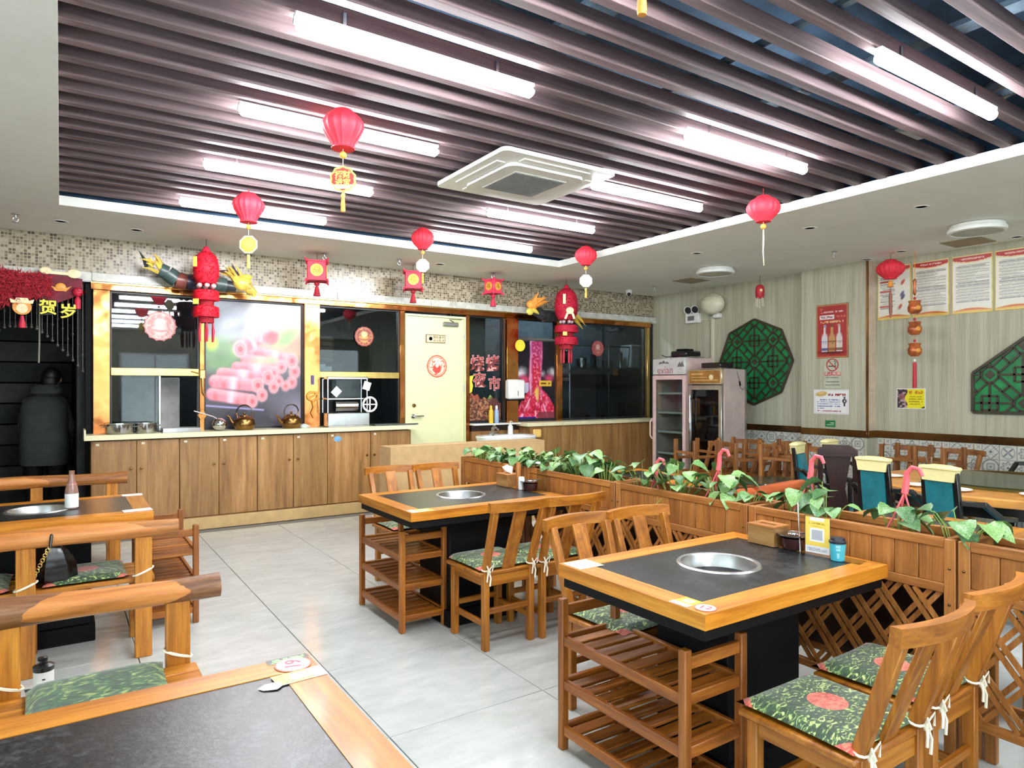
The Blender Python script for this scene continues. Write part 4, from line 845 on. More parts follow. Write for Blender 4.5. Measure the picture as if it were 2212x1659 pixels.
tag(obj('brass_latch', B(-0.03, -0.03, -0.05, 0.03, 0, 0.05, 0.008).tube([(0, -0.02, -0.04), (0.005, -0.022, -0.2), (0.03, -0.02, -0.25)], [0.018, 0.012, 0.006], 8).tube([(-0.11, -0.02, 0.03), (0, -0.02, -0.0)], 0.006, 6), GOLDS, loc=(1.292, YB-0.032, 1.65)), 'brass latch on the copper mullion beside the meat picture', 'latch')
tag(obj('copper_diamond', MB().prism([(0, -0.07), (0.045, 0), (0, 0.07), (-0.045, 0)], -0.006, 0, 'xz'), ORNG, loc=(1.292, YB-0.036, 1.20)), 'small orange diamond tag low on the copper mullion', 'tag')
# ---- seen through the glass
def pot(x, y, z, r, h, lb, mt=STEEL):
    tag(obj('stock_pot', MB().lathe([(0, 0), (r, 0), (r, h), (r*1.04, h+0.005), (r*0.9, h+0.006), (r*0.5, h+0.03), (0.015, h+0.035), (0.015, h+0.05), (0, h+0.05)], 20), mt, loc=(x, y, z)), lb, 'pot', 'pots on the kitchen shelf')
t = thing('kitchen_shelf', 'steel shelf unit behind the right kitchen window', 'shelf', (8.0, 9.0, 0))
for z in (0.94, 1.85): obj('shelf_board', B(-1.25, -0.2, z-0.02, 1.1, 0.2, z), STEELB, t)
obj('shelf_lip', B(-1.25, -0.215, 1.735, 1.1, -0.2, 1.81), STEELB, t); obj('dark_band', B(-1.25, -0.2, 1.55, 1.1, -0.18, 1.73), KITCHD, t); obj('hanging_rail', MB().tube([(-1.25, -0.15, 2.22), (1.1, -0.15, 2.22)], 0.014, 8), STEEL, t)
obj('splash_panel', B(-1.25, 0.10, 0.95, 1.1, 0.12, 1.55), plain('splash_grey', (120, 132, 138), 0.35, 0.4), t)
for x in (-1.24, -0.98, -0.12, 0.62): obj('upright', MB().tube([(x, -0.19, 0.94), (x, -0.19, 2.25)], 0.014, 8), STEEL, t)
for (x, r, h, lb, mt) in ((6.88, 0.045, 0.16, 'narrow steel can at the left of the kitchen shelf', STEEL), (7.05, 0.05, 0.26, 'dark tall canister behind the window lantern on the kitchen shelf', KITCHD), (7.38, 0.10, 0.15, 'steel stock pot left of the faded sticker on the kitchen shelf', STEEL), (7.66, 0.05, 0.22, 'white-rimmed dark pot under the faded sticker', KITCHD), (7.98, 0.10, 0.12, 'wide dark pot right of the faded sticker on the kitchen shelf', KITCHD), (8.28, 0.05, 0.27, 'tall thin steel canister on the kitchen shelf', STEEL)): pot(x, 8.95, 1.852, r, h, lb, mt)
tag(obj('storage_box', B(-0.2, -0.15, 0, 0.2, 0.15, 0.42, 0.02), plain('grey_bin', (150, 158, 156), 0.5), loc=(8.62, 8.97, 1.852)), 'grey plastic box at the right of the kitchen shelf', 'box')
for x, lb in ((7.45, 'left'), (7.78, 'right')): pot(x, 8.90, 0.942, 0.075, 0.1, 'small bright bowl at the %s on the low kitchen bench' % lb, CHROME)
tag(obj('black_oven', B(-0.30, -0.12, 0, 0.30, 0.12, 0.30, 0.01), BLACKL, loc=(8.60, 8.92, 0.942)), 'black oven at the right end of the low kitchen bench', 'oven')
tag(obj('order_tag', B(-0.05, -0.004, -0.05, 0.05, 0, 0.05), plain('tag_orange', (206, 140, 80), 0.6), loc=(8.02, 8.78, 1.77)), 'small orange tag on the kitchen shelf lip', 'tag')
tag(obj('reflection_box', B(-0.30, -0.2, 0, 0.30, 0.2, 1.62, 0.01), plain('reflection_white', (196, 192, 186), 0.5), loc=(0.86, 8.95, 0)), 'white box standing in for the entrance reflection in the leftmost kitchen window', 'cabinet')  # pale box imitating the shop entrance mirrored in the glass
for (x, z, lb) in ((2.66, 1.705, 'white paper box on the bar of the third window'),):
    tag(obj('paper_box', B(-0.05, -0.03, 0, 0.12, 0.03, 0.06, 0.003).box(-0.04, -0.02, 0.06, 0.04, 0.02, 0.085), PAPERW, loc=(x, YB+0.09, z)), lb, 'box')
tag(obj('hood_panel', B(-0.28, -0.02, -0.42, 0.28, 0.02, 0.42, 0.004), plain('hood_grey', (128, 142, 140), 0.4), loc=(5.06, 8.75, 2.18)), 'grey metal panel behind the window with barbecue lettering', 'panel')
for k in range(5): tag(obj('bamboo_steamer', MB().lathe([(0, 0), (0.13, 0), (0.14, 0.03), (0.13, 0.062), (0, 0.066)], 24), plain('steamer_brown', (150, 118, 96), 0.6) if 'steamer_brown' not in MATS else MATS['steamer_brown'], loc=(2.86, 8.75, 1.83+0.07*k)), 'brown bamboo steamer, %s in the stack behind the third window' % ('lowest', 'second from below', 'middle one', 'second from the top', 'topmost')[k], 'steamer', 'stacked bamboo steamers')
tag(obj('steamer_stand', B(-0.2, -0.2, 0, 0.2, 0.2, 1.828, 0.01), KITCHD, loc=(2.86, 8.75, 0)), 'dark stand under the stack of steamers', 'stand')
# ================================================================ FURNITURE
def plate_with_hole(x0, y0, x1, y1, cx, cy_, r, z0, z1, n=48):
    mb = MB(); V = []; F = []
    def edge(a):
        dx, dy = math.cos(a), math.sin(a); s = 1e9
        if dx > 1e-9: s = min(s, (x1-cx)/dx)
        if dx < -1e-9: s = min(s, (x0-cx)/dx)
        if dy > 1e-9: s = min(s, (y1-cy_)/dy)
        if dy < -1e-9: s = min(s, (y0-cy_)/dy)
        return (cx+dx*s, cy_+dy*s)
    an = sorted(set([2*PI*k/n for k in range(n)]+[math.atan2(y-cy_, x-cx) % (2*PI) for x in (x0, x1) for y in (y0, y1)])); n = len(an)
    for z in (z1, z0):
        V += [(cx+r*math.cos(a), cy_+r*math.sin(a), z) for a in an]; V += [(*edge(a), z) for a in an]
    for k in range(n):
        j = (k+1) % n
        F += [(k, j, n+j, n+k), (2*n+k, 2*n+j, 3*n+j, 3*n+k), (k, j, 2*n+j, 2*n+k), (n+k, n+j, 3*n+j, 3*n+k)]
    return mb.add(V, F)
def hotpot_table(lb, x0, y0, x1, y1, basin=True, ew=0.095, ped=0.20, group='black stone hotpot tables'):
    H = 0.78; cx, cy_ = (x0+x1)/2, (y0+y1)/2; t = thing('hotpot_table', lb, 'table', (cx, cy_, 0), group=group)
    X, Y = (x1-x0)/2, (y1-y0)/2; r = 0.165
    if basin: obj('stone_top', plate_with_hole(-X+ew, -Y+ew, X-ew, Y-ew, 0.0, 0.02, r-0.008, H-0.03, H-0.002), STONE, t)
    else: obj('stone_top', B(-X+ew, -Y+ew, H-0.03, X-ew, Y-ew, H-0.002), STONE, t)
    for (poly) in ([(-X, -Y), (X, -Y), (X-ew, -Y+ew), (-X+ew, -Y+ew)], [(-X, Y), (X, Y), (X-ew, Y-ew), (-X+ew, Y-ew)]): obj('edge_board', MB().prism(poly, H-0.052, H, 'xy'), AMBER['x'], t)
    for (poly) in ([(-X, -Y), (-X+ew, -Y+ew), (-X+ew, Y-ew), (-X, Y)], [(X, -Y), (X-ew, -Y+ew), (X-ew, Y-ew), (X, Y)]): obj('edge_board', MB().prism(poly, H-0.052, H, 'xy'), AMBER['y'], t)
    obj('underframe', B(-X+0.015, -Y+0.015, H-0.095, X-0.015, Y-0.015, H-0.053, 0.003), BLACK, t)
    obj('collar', B(-X+0.10, -Y+0.12, H-0.13, X-0.10, Y-0.12, H-0.095), BLACKM, t)
    obj('pedestal', B(-X+0.36, -Y+ped, 0.10, X-0.30, Y-ped, H-0.13, 0.004), BLACK, t); obj('plinth', B(-X+0.34, -Y+ped-0.02, 0.0, X-0.28, Y-ped+0.02, 0.10, 0.004), BLACKM, t)
    if basin:
        obj('steel_basin', MB().lathe([(0.0, -0.10), (0.10, -0.10), (0.135, -0.088), (0.146, -0.06), (0.148, 0.0), (0.152, 0.005), (0.164, 0.006), (0.168, 0.002), (0.170, 0.0), (0.157, -0.001), (0.157, -0.10), (0.10, -0.11), (0, -0.11)], 44, (0, 0.02, H-0.001)), STEELB, t)
    return t
T12 = hotpot_table('black stone hotpot table numbered 12 in the right foreground', 1.70, 1.445, 2.805, 2.205)
T2 = hotpot_table('black stone hotpot table in the middle, in front of the cartons', 1.675, 3.555, 2.82, 4.385)
T3 = hotpot_table('black stone hotpot table at left with a sauce bottle on it', -0.67, 4.45, 0.452, 5.27, ped=0.29)
T19 = hotpot_table('black stone table numbered 19 cut off at the lower left corner', -0.62, 1.06, 0.557, 1.835, basin=False)
T4 = hotpot_table('black stone table beyond the planters near the teal chairs', 3.20, 1.40, 4.114, 2.165, basin=False)
T5 = hotpot_table('black stone table half hidden behind the leafy planters', 3.20, 3.62, 4.30, 4.40, basin=False)
# ---- wooden dining chair, facing +y
def cushion_mesh(name, w=0.40, d=0.40, h=0.042, seed=0):
    n = 12; V = []; F = []
    for top in (1, 0):
        for j in range(n+1):
            for i in range(n+1):
                u, v_ = i/n*2-1, j/n*2-1; k = (1-u**6)*(1-v_**6); pin = 1-0.05*(1-abs(u))**0.5*(abs(v_)**3)-0.0; pin2 = 1-0.05*(1-abs(v_))**0.5*(abs(u)**3)
                z = h*0.35+(h*0.65 if top else -h*0.35)*max(k, 0)**0.5; V.append((u*w/2*pin2, v_*d/2*pin, z))
    m = (n+1)**2
    for j in range(n):
        for i in range(n):
            a = j*(n+1)+i; F.append((a, a+1, a+n+2, a+n+1)); F.append((m+a, m+a+n+1, m+a+n+2, m+a+1))
    mb = MB(); k0 = len(F)//2; mb.v = V; mb.f = F; mb.m = [0 if q % 2 == 0 else 1 for q in range(len(F))]
    me = mb.mesh(name, [BROCADE, CUSHB], True, 70); return me
CUSH = cushion_mesh('cushion')
CUSH_D = cushion_mesh('cushion', 0.43, 0.40, 0.05); CUSH_D.materials[0] = BROCADE_D
def bow(x, z0=0.0):
    k = Vector((x, 0, z0)); return MB().tube([k+Vector((0.028*math.cos(2*PI*i/14), 0.0-0.03*math.sin(2*PI*i/14), 0.004*math.sin(4*PI*i/14))) for i in range(14)], 0.0042, 6, closed=True) \
        .tube([k+Vector((0, -0.032, 0)), k+Vector((-0.018, -0.045, 0.03)), k+Vector((-0.005, -0.05, -0.005))], 0.004, 6).tube([k+Vector((0, -0.032, 0)), k+Vector((0.03, -0.045, 0.035)), k+Vector((0.012, -0.05, 0.0))], 0.004, 6) \
        .tube([k+Vector((0, -0.034, 0)), k+Vector((0.006, -0.046, -0.04)), k+Vector((0.0, -0.046, -0.085))], 0.005, 6).tube([k+Vector((0, -0.034, 0)), k+Vector((-0.014, -0.044, -0.03)), k+Vector((-0.018, -0.044, -0.06))], 0.0045, 6).ell(k+Vector((0, -0.036, -0.008)), (0.012, 0.012, 0.014), 8, 6)
def dining_chair(lb, Wd, group, cushion=True):
    t = thing('dining_chair', lb, 'chair', group=group)
    for s in (-1, 1):
        obj('leg', B(s*0.158-0.02, 0.15, 0, s*0.158+0.02, 0.19, 0.415, 0.004), Wd['z'], t)
        p = obj('back_post', MB().bar((s*0.158, -0.175, 0), (s*0.158, -0.175, 0.455), 0.036, 0.042, (0, 1, 0), 0.003).bar((s*0.158, -0.176, 0.45), (s*0.172, -0.30, 0.825), 0.036, 0.040, (0, 1, 0), 0.003), Wd['z'], t)
        if cushion: obj('tie', bow(s*0.158, 0.465).xf(Matrix.Translation((0, -0.178, 0))), ROPE, p)
    obj('seat', B(-0.205, -0.19, 0.425, 0.205, 0.205, 0.450, 0.006), Wd['x'], t)
    for (a, b_) in (((-0.158, 0.17, 0.395), (0.158, 0.17, 0.395)), ((-0.158, -0.175, 0.395), (0.158, -0.175, 0.395)), ((-0.158, -0.175, 0.395), (-0.158, 0.17, 0.395)), ((0.158, -0.175, 0.395), (0.158, 0.17, 0.395))): obj('apron', MB().bar(a, b_, 0.022, 0.06, c=0.002), Wd, t)
    for (a, b_) in (((-0.158, 0.17, 0.19), (0.158, 0.17, 0.19)), ((-0.158, -0.175, 0.22), (0.158, -0.175, 0.22)), ((-0.158, -0.175, 0.15), (-0.158, 0.17, 0.15)), ((0.158, -0.175, 0.15), (0.158, 0.17, 0.15))): obj('stretcher', MB().bar(a, b_, 0.022, 0.032, c=0.003), Wd, t)
    obj('splat', MB().bar((0, -0.172, 0.45), (0, -0.308, 0.825), 0.085, 0.016, (0, 1, 0), 0.003), Wd['z'], t)
    mb = MB(); V = []; F = []; n = 10
    for i in range(n+1):
        x = -0.215+0.43*i/n; y = -0.315-0.045*(1-(x/0.215)**2)+0.012; hh = 0.055
        for (dy, dz) in ((0.016, 0), (-0.016, 0), (-0.022, hh), (0.010, hh)): V.append((x, y+dy, 0.810+dz+0.003*(1-(x/0.215)**2)))
    for i in range(n):
        for k in range(4): F.append((i*4+k, i*4+(k+1) % 4, (i+1)*4+(k+1) % 4, (i+1)*4+k))
    F += [(0, 1, 2, 3), (n*4+3, n*4+2, n*4+1, n*4)]; obj('top_rail', mb.add(V, F), Wd['x'], t)
    if cushion: obj('cushion', CUSH, BROCADE, t, (0, 0.015, 0.450))
    return t
GC = 'amber wood dining chairs with green cushions'
ch = dining_chair('amber wood chair with green brocade cushion, near side of table 12, left of the pair', CHAIR, GC); ch.location = (2.055, 1.235, 0)
dup(ch, (2.53, 1.27, 0), 0.03, 'amber wood chair with green brocade cushion, near side of table 12, beside the planter')
dup(ch, (2.15, 2.31, 0), PI+0.02, 'amber wood chair, far side of table 12, next to the aisle')
dup(ch, (2.535, 2.30, 0), PI-0.02, 'amber wood chair, far side of table 12, next to the planter')
dup(ch, (2.17, 3.475, 0), 0.02, 'amber wood chair with bow ties, near side of the middle table, aisle end')
dup(ch, (2.565, 3.46, 0), 0.0, 'amber wood chair, near side of the middle table, next to the planter')
dup(ch, (2.215, 4.79, 0), PI, 'amber wood chair, far side of the middle table, left of the pair')
dup(ch, (2.62, 4.775, 0), PI, 'amber wood chair, far side of the middle table, beside the planter end')
# ---- slatted serving cart
def cart():
    t = thing('serving_rack', 'x', 'rack', group='slatted wooden serving racks'); w_, l_ = 0.145, 0.33
    for sx in (-1, 1):
        for sy in (-1, 1): obj('post', B(sx*w_-0.017, sy*l_-0.017, 0, sx*w_+0.017, sy*l_+0.017, 0.625, 0.004), CARTW['z'], t)
    sl = B(-w_+0.004, -0.028, 0, w_-0.004, 0.028, 0.012, 0.002).mesh('slat', CARTW['x'])
    for z in (0.085, 0.275, 0.455):
        for sx in (-1, 1): obj('side_rail', B(sx*w_-0.011, -l_+0.017, z-0.022, sx*w_+0.011, l_-0.017, z+0.018, 0.003), CARTW['y'], t)
        for sy in (-1, 1): obj('end_rail', B(-w_+0.017, sy*l_-0.011, z-0.020, w_-0.017, sy*l_+0.011, z+0.020, 0.003), CARTW['x'], t)
        for k in range(8): link('slat', sl, t, (0, -l_+0.055+k*(2*l_-0.11)/7, z-0.004))
    for sy in (-1, 1): obj('top_rail', B(-w_+0.017, sy*l_-0.011, 0.555, w_-0.017, sy*l_+0.011, 0.598, 0.003), CARTW['x'], t)
    return t
ca = cart(); ca.location = (1.885, 1.895, 0); ca['label'] = 'slatted wooden serving rack pushed under the aisle end of table 12'
dup(ca, (1.882, 4.145, 0), 0, 'slatted wooden serving rack under the aisle end of the middle table'); dup(ca, (0.575, 5.06, 0), 0, 'slatted wooden serving rack at the end of the left table')
# ---- log bench facing +y
def log_seat(name, lb, cat, n, loglen, barkm, Wd, group, zl=0.72, cush=True, rad=0.052, over=0.155, tap=0.0, cm=None):
    t = thing(name, lb, cat, group=group); sp = 0.535; half = sp*n/2
    for k in range(n+1):
        x = -half+sp*k
        obj('back_post', B(x-0.042, -0.225, 0, x+0.042, -0.175, zl-0.02, 0.004), Wd['z'], t)
        obj('leg', B(x-0.04, 0.15, 0, x+0.04, 0.20, 0.41, 0.004), Wd['z'], t)
        obj('side_rail', B(x-0.018, -0.175, 0.36, x+0.018, 0.15, 0.41, 0.003), Wd['y'], t); obj('stretcher', B(x-0.015, -0.175, 0.13, x+0.015, 0.15, 0.17, 0.003), Wd['y'], t)
    for j in range(4): obj('seat_slat', B(-half-0.06, -0.17+j*0.098, 0.41, half+0.06, -0.082+j*0.098, 0.438, 0.004), Wd['x'], t)
    pts = []; R = []; L_ = loglen; r_ = random.Random(len(lb))
    for i in range(15):
        x = -L_/2+L_*i/14; pts.append((x, 0.006*math.sin(x*7), 0.005*math.sin(x*5+1))); R.append(rad*(1+tap*x/(L_/2))*(1+0.06*math.sin(x*6.0+r_.random()*0.6)+0.03*r_.random()))
    mbl = MB().tube(pts, R, 20); rr_ = random.Random(5)
    mbl.v = [(x, y*(1+0.05*(rr_.random()-0.5)), z*(1+0.05*(rr_.random()-0.5))) for x, y, z in mbl.v]
    obj('log_back', mbl, barkm, t, (0, -0.20, zl+0.02))
    if cush:
        for k in range(n): obj('cushion', cm or CUSH, BROCADE, t, (-half+sp*(k+0.5), 0.015, 0.438), (0, 0, 0))
        for k in range(n+1):
            x = -half+sp*k; obj('tie', MB().tube([(x+0.049*math.cos(a), -0.20+0.032*math.sin(a), 0.475+0.02*math.cos(a)) for a in [2*PI*q/16 for q in range(16)]], 0.006, 6, closed=True), ROPE, t)
    return t
b1 = log_seat('log_bench', 'log-backed bench with thick bark log in the left foreground, facing table 19', 'bench', 2, 1.37, BARK_A, LOGW, 'log-backed benches', zl=0.70, tap=0.16, cm=CUSH_D); b1.location = (-0.158, 2.70, 0); b1.rotation_euler = (0, 0, PI)
b2 = log_seat('log_bench', 'log-backed bench with knotty honey-coloured log and handbag at the left table', 'bench', 2, 1.42, BARK_B, LOGW, 'log-backed benches', zl=0.692, rad=0.048); b2.location = (-0.15, 4.50, 0)
b3 = log_seat('log_bench', 'log-backed bench farthest back, between left table and dark doorway', 'bench', 2, 1.30, BARK_C, LOGW, 'log-backed benches', zl=0.70, rad=0.05); b3.location = (-0.165, 6.62, 0); b3.rotation_euler = (0, 0, PI)
r1 = log_seat('log_chair', 'reddish log-backed chair behind the planters left of the teal chairs', 'chair', 1, 0.60, BARK_B, REDW, 'reddish log chairs behind the planters', zl=0.71, cush=False, rad=0.04); r1.location = (4.59, 3.38, 0)
r2 = log_seat('log_chair', 'reddish log-backed chair mostly hidden by planter leaves', 'chair', 1, 0.60, BARK_B, REDW, 'reddish log chairs behind the planters', zl=0.70, cush=False, rad=0.04); r2.location = (3.93, 3.36, 0)
for o in (r1, r2):
    for q in o.children:
        if q.name.startswith('log_back'): q.data.materials[0] = REDW['x']
r3 = dup(ch, (3.72, 1.05, 0), 0.0, 'amber wood chair at the right picture edge beyond the planter')
# ---- planter boxes: a row of five
PXF, PXB, PZ = 2.862, 3.118, 0.915
jy = [5.09, 4.115, 3.14, 2.165, 1.215, 0.26]
strip_seen = 0
LEAFM = []
def leaf_mesh(k):
    r_ = random.Random(k); out = [(0, 0), (0.35, 0.16), (0.52, 0.42), (0.44, 0.75), (0.2, 1.0), (0, 1.16)]
    V = []; F = []; cup = 0.25+0.15*r_.random(); bend = 0.25+0.3*r_.random()
    for (x, y) in out:
        z = -bend*(y/1.16)**2
        if x == 0: V.append((0, y, z))
        else: V += [(-x, y, z+cup*x), (x, y, z+cup*x*0.9)]
    # order: 0 base, (1,2) (3,4) (5,6) (7,8), 9 tip ; midrib points
    mid = []
    for i in range(4): V.append((0, out[i+1][1], -bend*(out[i+1][1]/1.16)**2)); mid.append(10+i)
    F = [(0, mid[0], 1), (0, 2, mid[0])]
    for i in range(3): F += [(1+2*i, mid[i], mid[i+1], 3+2*i), (mid[i], 2+2*i, 4+2*i, mid[i+1])]
    F += [(7, mid[3], 9), (mid[3], 8, 9)]
    me = bpy.data.meshes.new('leaf'); me.from_pydata(V, [], F); me.polygons.foreach_set('use_smooth', [True]*len(F)); me.materials.append(LEAFS[k % 3]); return me
LEAFM = [leaf_mesh(k) for k in range(6)]
PG = 'pothos plants in the planter row'
def planter(y1, y0, lb, n):
    t = thing('planter_box', lb, 'planter', ((PXF+PXB)/2, (y0+y1)/2, 0), group='row of slatted planter boxes'); ln = y1-y0-0.008; h = ln/2; w_ = (PXB-PXF)/2
    for sx in (-1, 1):
        for sy in (-1, 1): obj('corner_post', B(sx*w_-0.0 if sx < 0 else w_-0.03, sy*h if sy < 0 else h-0.042, 0, -w_+0.03 if sx < 0 else w_, sy*h+0.042 if sy < 0 else h, PZ-0.002, 0.003), PLANT['z'], t)
    for sx in (-1, 1):
        xa, xb = (-w_, -w_+0.024) if sx < 0 else (w_-0.024, w_)
        obj('top_rail', B(xa, -h+0.042, PZ-0.038, xb, h-0.042, PZ, 0.003), PLANT['y'], t)
        obj('mid_rail', B(xa, -h+0.042, 0.70, xb, h-0.042, 0.738, 0.003), PLANT['y'], t)
        obj('bottom_rail', B(xa, -h+0.042, 0.215, xb, h-0.042, 0.25, 0.003), PLANT['y'], t)
        nb = 9; bw = (2*h-0.084)/nb
        for k in range(nb): obj('board', B(xa+0.006 if sx < 0 else xa+0.002, -h+0.042+k*bw+0.0012, 0.738, xb-0.004, -h+0.042+(k+1)*bw-0.0012, PZ-0.038, 0.002), PLANT['z'], t)
    for sy in (-1, 1):
        ya = sy*(h-0.03)
        obj('end_rail', B(-w_+0.03, ya-0.012, PZ-0.038, w_-0.03, ya+0.012, PZ, 0.003), PLANT['x'], t)
        for k in range(2): obj('board', B(-w_+0.03+k*(w_-0.03)+0.001, ya-0.008, 0.70, -w_+0.03+(k+1)*(w_-0.03)-0.001, ya+0.008, PZ-0.038, 0.002), PLANT['z'], t)
    obj('box_floor', B(-w_+0.024, -h+0.03, 0.705, w_-0.024, h-0.03, 0.717), PLANT['y'], t)
    obj('soil', B(-w_+0.026, -h+0.04, 0.717, w_-0.026, h-0.04, 0.845), SOIL, t)
    # lattice of doubled diagonal strips (front side)
    ya, yb, za, zb = -h+0.042, h-0.042, 0.25, 0.70; pitch = 0.152
    for d, xo in ((1, 0.006), (-1, 0.016)):
        c = ya-1.0
        while c < yb+1.0:
            for off in (0.0, 0.036):
                c0 = c+off; y_s, z_s = None, None
                pts = []
                # line: y = c0 + d*(z-za)*0.78
                for z in (za, zb):
                    y = c0+d*(z-za)*0.78
                    pts.append((y, z))
                (ya_, z_a), (yb_, z_b) = pts; dy = yb_-ya_; t0, t1 = 0.0, 1.0
                for lim, sg in ((ya, 1), (yb, -1)):
                    f0, f1 = sg*(ya_-lim), sg*(yb_-lim)
                    if f0 < 0 and f1 < 0: t0 = 2; break
                    if f0 < 0: t0 = max(t0, f0/(f0-f1))
                    elif f1 < 0: t1 = min(t1, f0/(f0-f1))
                if t1-t0 < 0.08: continue
                A = (-w_+xo, ya_+dy*t0, z_a+(z_b-z_a)*t0); Bq = (-w_+xo, ya_+dy*t1, z_a+(z_b-z_a)*t1)
                obj('lattice_strip', MB().bar(A, Bq, 0.009, 0.019, (0, 0, 1)).xf(Matrix.Identity(4)), PLANT['z'], t)
            c += pitch
    if n in (1, 2, 3): obj('added_dark_sheet', B(w_-0.018, ya, za, w_-0.010, yb, zb), DARKW['y'], t)  # dark sheet added so the space behind the lattice reads dark
    for sy in (-1, 1):
        for z in (0.80, 0.66): obj('bolt', MB().ell((-w_-0.001, sy*(h-0.021), z), (0.004, 0.006, 0.006), 8, 6), BRONZE, t)
    return t
for k in range(5):
    planter(jy[k], jy[k+1], 'slatted planter box with lattice base, %s' % ('at the far end by the cartons', 'second from the far end beside the middle table', 'in the middle of the row behind table 12', 'beside the right end of table 12', 'nearest to the camera at the right edge')[k], k)
def pothos(x, y, n, spread, hgt, size, lb, seed, hang=False):
    r_ = random.Random(seed); t = thing('pothos', lb, 'plant', (x, y, 0.845), group=PG); mb = MB()
    for k in range(n):
        a = r_.random()*2*PI; q = spread*math.sqrt(r_.random()); px, py = 0.62*q*math.cos(a), q*math.sin(a)
        if abs(px) > 0.125: px = math.copysign(0.125, px)+0.02*(r_.random()-0.5)
        pz = 0.06+1.15*hgt*(0.25+0.75*r_.random())*(1-0.35*q/spread)
        if hang and k == 0: px, py, pz = -0.175, 0.02, -0.02
        yaw = a+(r_.random()-0.5)*1.6; pitch = -0.15-0.75*r_.random(); roll = (r_.random()-0.5)*0.8; s = (1.35 if y > 3.1 else 1.15)*size*(0.7+0.6*r_.random())
        o = link('leaf', LEAFM[r_.randrange(6)], t, (px, py, pz), (pitch+0.35, roll, yaw-PI/2)); o.scale = (s, s, s)
        b0 = Vector((px*0.3, py*0.45, 0.0)); e = Vector((px, py, pz)); mid = (b0+e)/2+Vector((0, 0, 0.03))
        mb.tube([b0, mid, e], 0.0026, 4, caps=False)
    for k in range(2):
        y_ = (r_.random()-0.5)*2*spread; mb.tube([(0.05*(r_.random()-0.5), y_*0.2, 0.02), (0.08*(r_.random()-0.5), y_*0.7, 0.055), (0.1*(r_.random()-0.5), y_*1.2, 0.03)], 0.0035, 5)
    obj('vines', mb, STEM, t)
    return t
plants = [(4.93, 26, 0.16, 0.10, 0.048), (4.66, 28, 0.17, 0.12, 0.050), (4.40, 30, 0.17, 0.12, 0.052), (4.14, 28, 0.16, 0.13, 0.054), (3.88, 30, 0.17, 0.15, 0.056), (3.60, 30, 0.17, 0.17, 0.058), (3.36, 20, 0.14, 0.13, 0.056),
          (3.02, 16, 0.12, 0.13, 0.064), (2.74, 24, 0.15, 0.19, 0.066), (2.42, 26, 0.14, 0.17, 0.066), (2.24, 7, 0.07, 0.07, 0.058), (1.98, 9, 0.08, 0.10, 0.068), (1.82, 13, 0.10, 0.15, 0.07), (1.50, 9, 0.09, 0.12, 0.064), (1.24, 13, 0.12, 0.13, 0.066)]
pn = ['at the far end of the planter row', 'second from the far end of the row', 'third from the far end of the row', 'above the second planter joint', 'fifth from the far end, behind the middle table', 'dense clump ending the far group', 'small clump before the gap', 'low clump right after the gap', 'tall clump with one leaf hanging over the board', 'bushy clump left of the pink hook', 'few low leaves beside the red log chair', 'loose leaves right of the red log', 'tall leaves behind the menu stand', 'sprig on long stems behind the blue cup', 'leafy clump nearest to the camera']
for i, ((y, n, s, h, z), q) in enumerate(zip(plants, pn)):
    pothos(2.985, y, n, s, h, z, 'green pothos, '+q, 100+i, hang=(i == 8))
# pink plastic pot hangers standing up out of the planters
def hanger(x, y, z0, lb, lean):
    t = tag(obj('pot_hanger', MB().tube([(0, 0, 0.20), (0.0, 0.004, 0.245), (0.0, 0.012, 0.285), (0.0, 0.035, 0.315), (0.0, 0.062, 0.312), (0, 0.078, 0.285), (0, 0.076, 0.265)][::1] if False else [(0, 0, 0.20), (0.002, -0.006, 0.245), (0.004, -0.006, 0.285), (0.006, -0.028, 0.313), (0.006, -0.056, 0.308), (0.005, -0.070, 0.280)], [0.014, 0.013, 0.011, 0.010, 0.010, 0.008], 8)
        .tube([(0, 0.0, 0.205), (-0.03, 0.03, 0.10), (-0.07, 0.065, 0.0)], 0.0042, 6).tube([(0, 0.0, 0.205), (0.0, 0.02, 0.10), (0.06, 0.045, 0.0)], 0.0042, 6).tube([(0, 0.0, 0.205), (0.0, -0.03, 0.10), (0.0, -0.075, 0.0)], 0.0042, 6), PINKPL, loc=(x, y, z0)), lb, 'hanger', 'pink pot hangers in the planters')
hanger(3.0, 1.915, 0.862, 'pink plastic pot hanger standing left of the teal chairs', 0); hanger(3.0, 1.475, 0.85, 'pink plastic pot hanger between the two teal chair backs', 0); hanger(3.0, 2.46, 0.85, 'pink plastic pot hanger in front of the glass fridge', 0); hanger(3.0, 2.93, 0.76, 'pink plastic pot hanger at the left edge of the pink fridge', 0)
# ================================================================ RIGHT SIDE: wall things, fridges, round table
def clip_seg(p, q, poly):
    t0, t1 = 0.0, 1.0; n = len(poly); cx = sum(a[0] for a in poly)/n; cz = sum(a[1] for a in poly)/n
    for i in range(n):
        a, b_ = poly[i], poly[(i+1) % n]; nx, nz = (b_[1]-a[1]), -(b_[0]-a[0])
        if (cx-a[0])*nx+(cz-a[1])*nz < 0: nx, nz = -nx, -nz
        f0 = (p[0]-a[0])*nx+(p[1]-a[1])*nz; f1 = (q[0]-a[0])*nx+(q[1]-a[1])*nz
        if f0 < 0 and f1 < 0: return None
        if f0 < 0: t0 = max(t0, f0/(f0-f1))
        elif f1 < 0: t1 = min(t1, f0/(f0-f1))
    if t1-t0 < 0.01: return None
    return ((p[0]+(q[0]-p[0])*t0, p[1]+(q[1]-p[1])*t0), (p[0]+(q[0]-p[0])*t1, p[1]+(q[1]-p[1])*t1))
GREEN = plain('green_pane', (18, 122, 66), 0.35, var=0.2, nscale=5)
LATT = plain('lattice_brown', (58, 50, 34), 0.45, var=0.15)
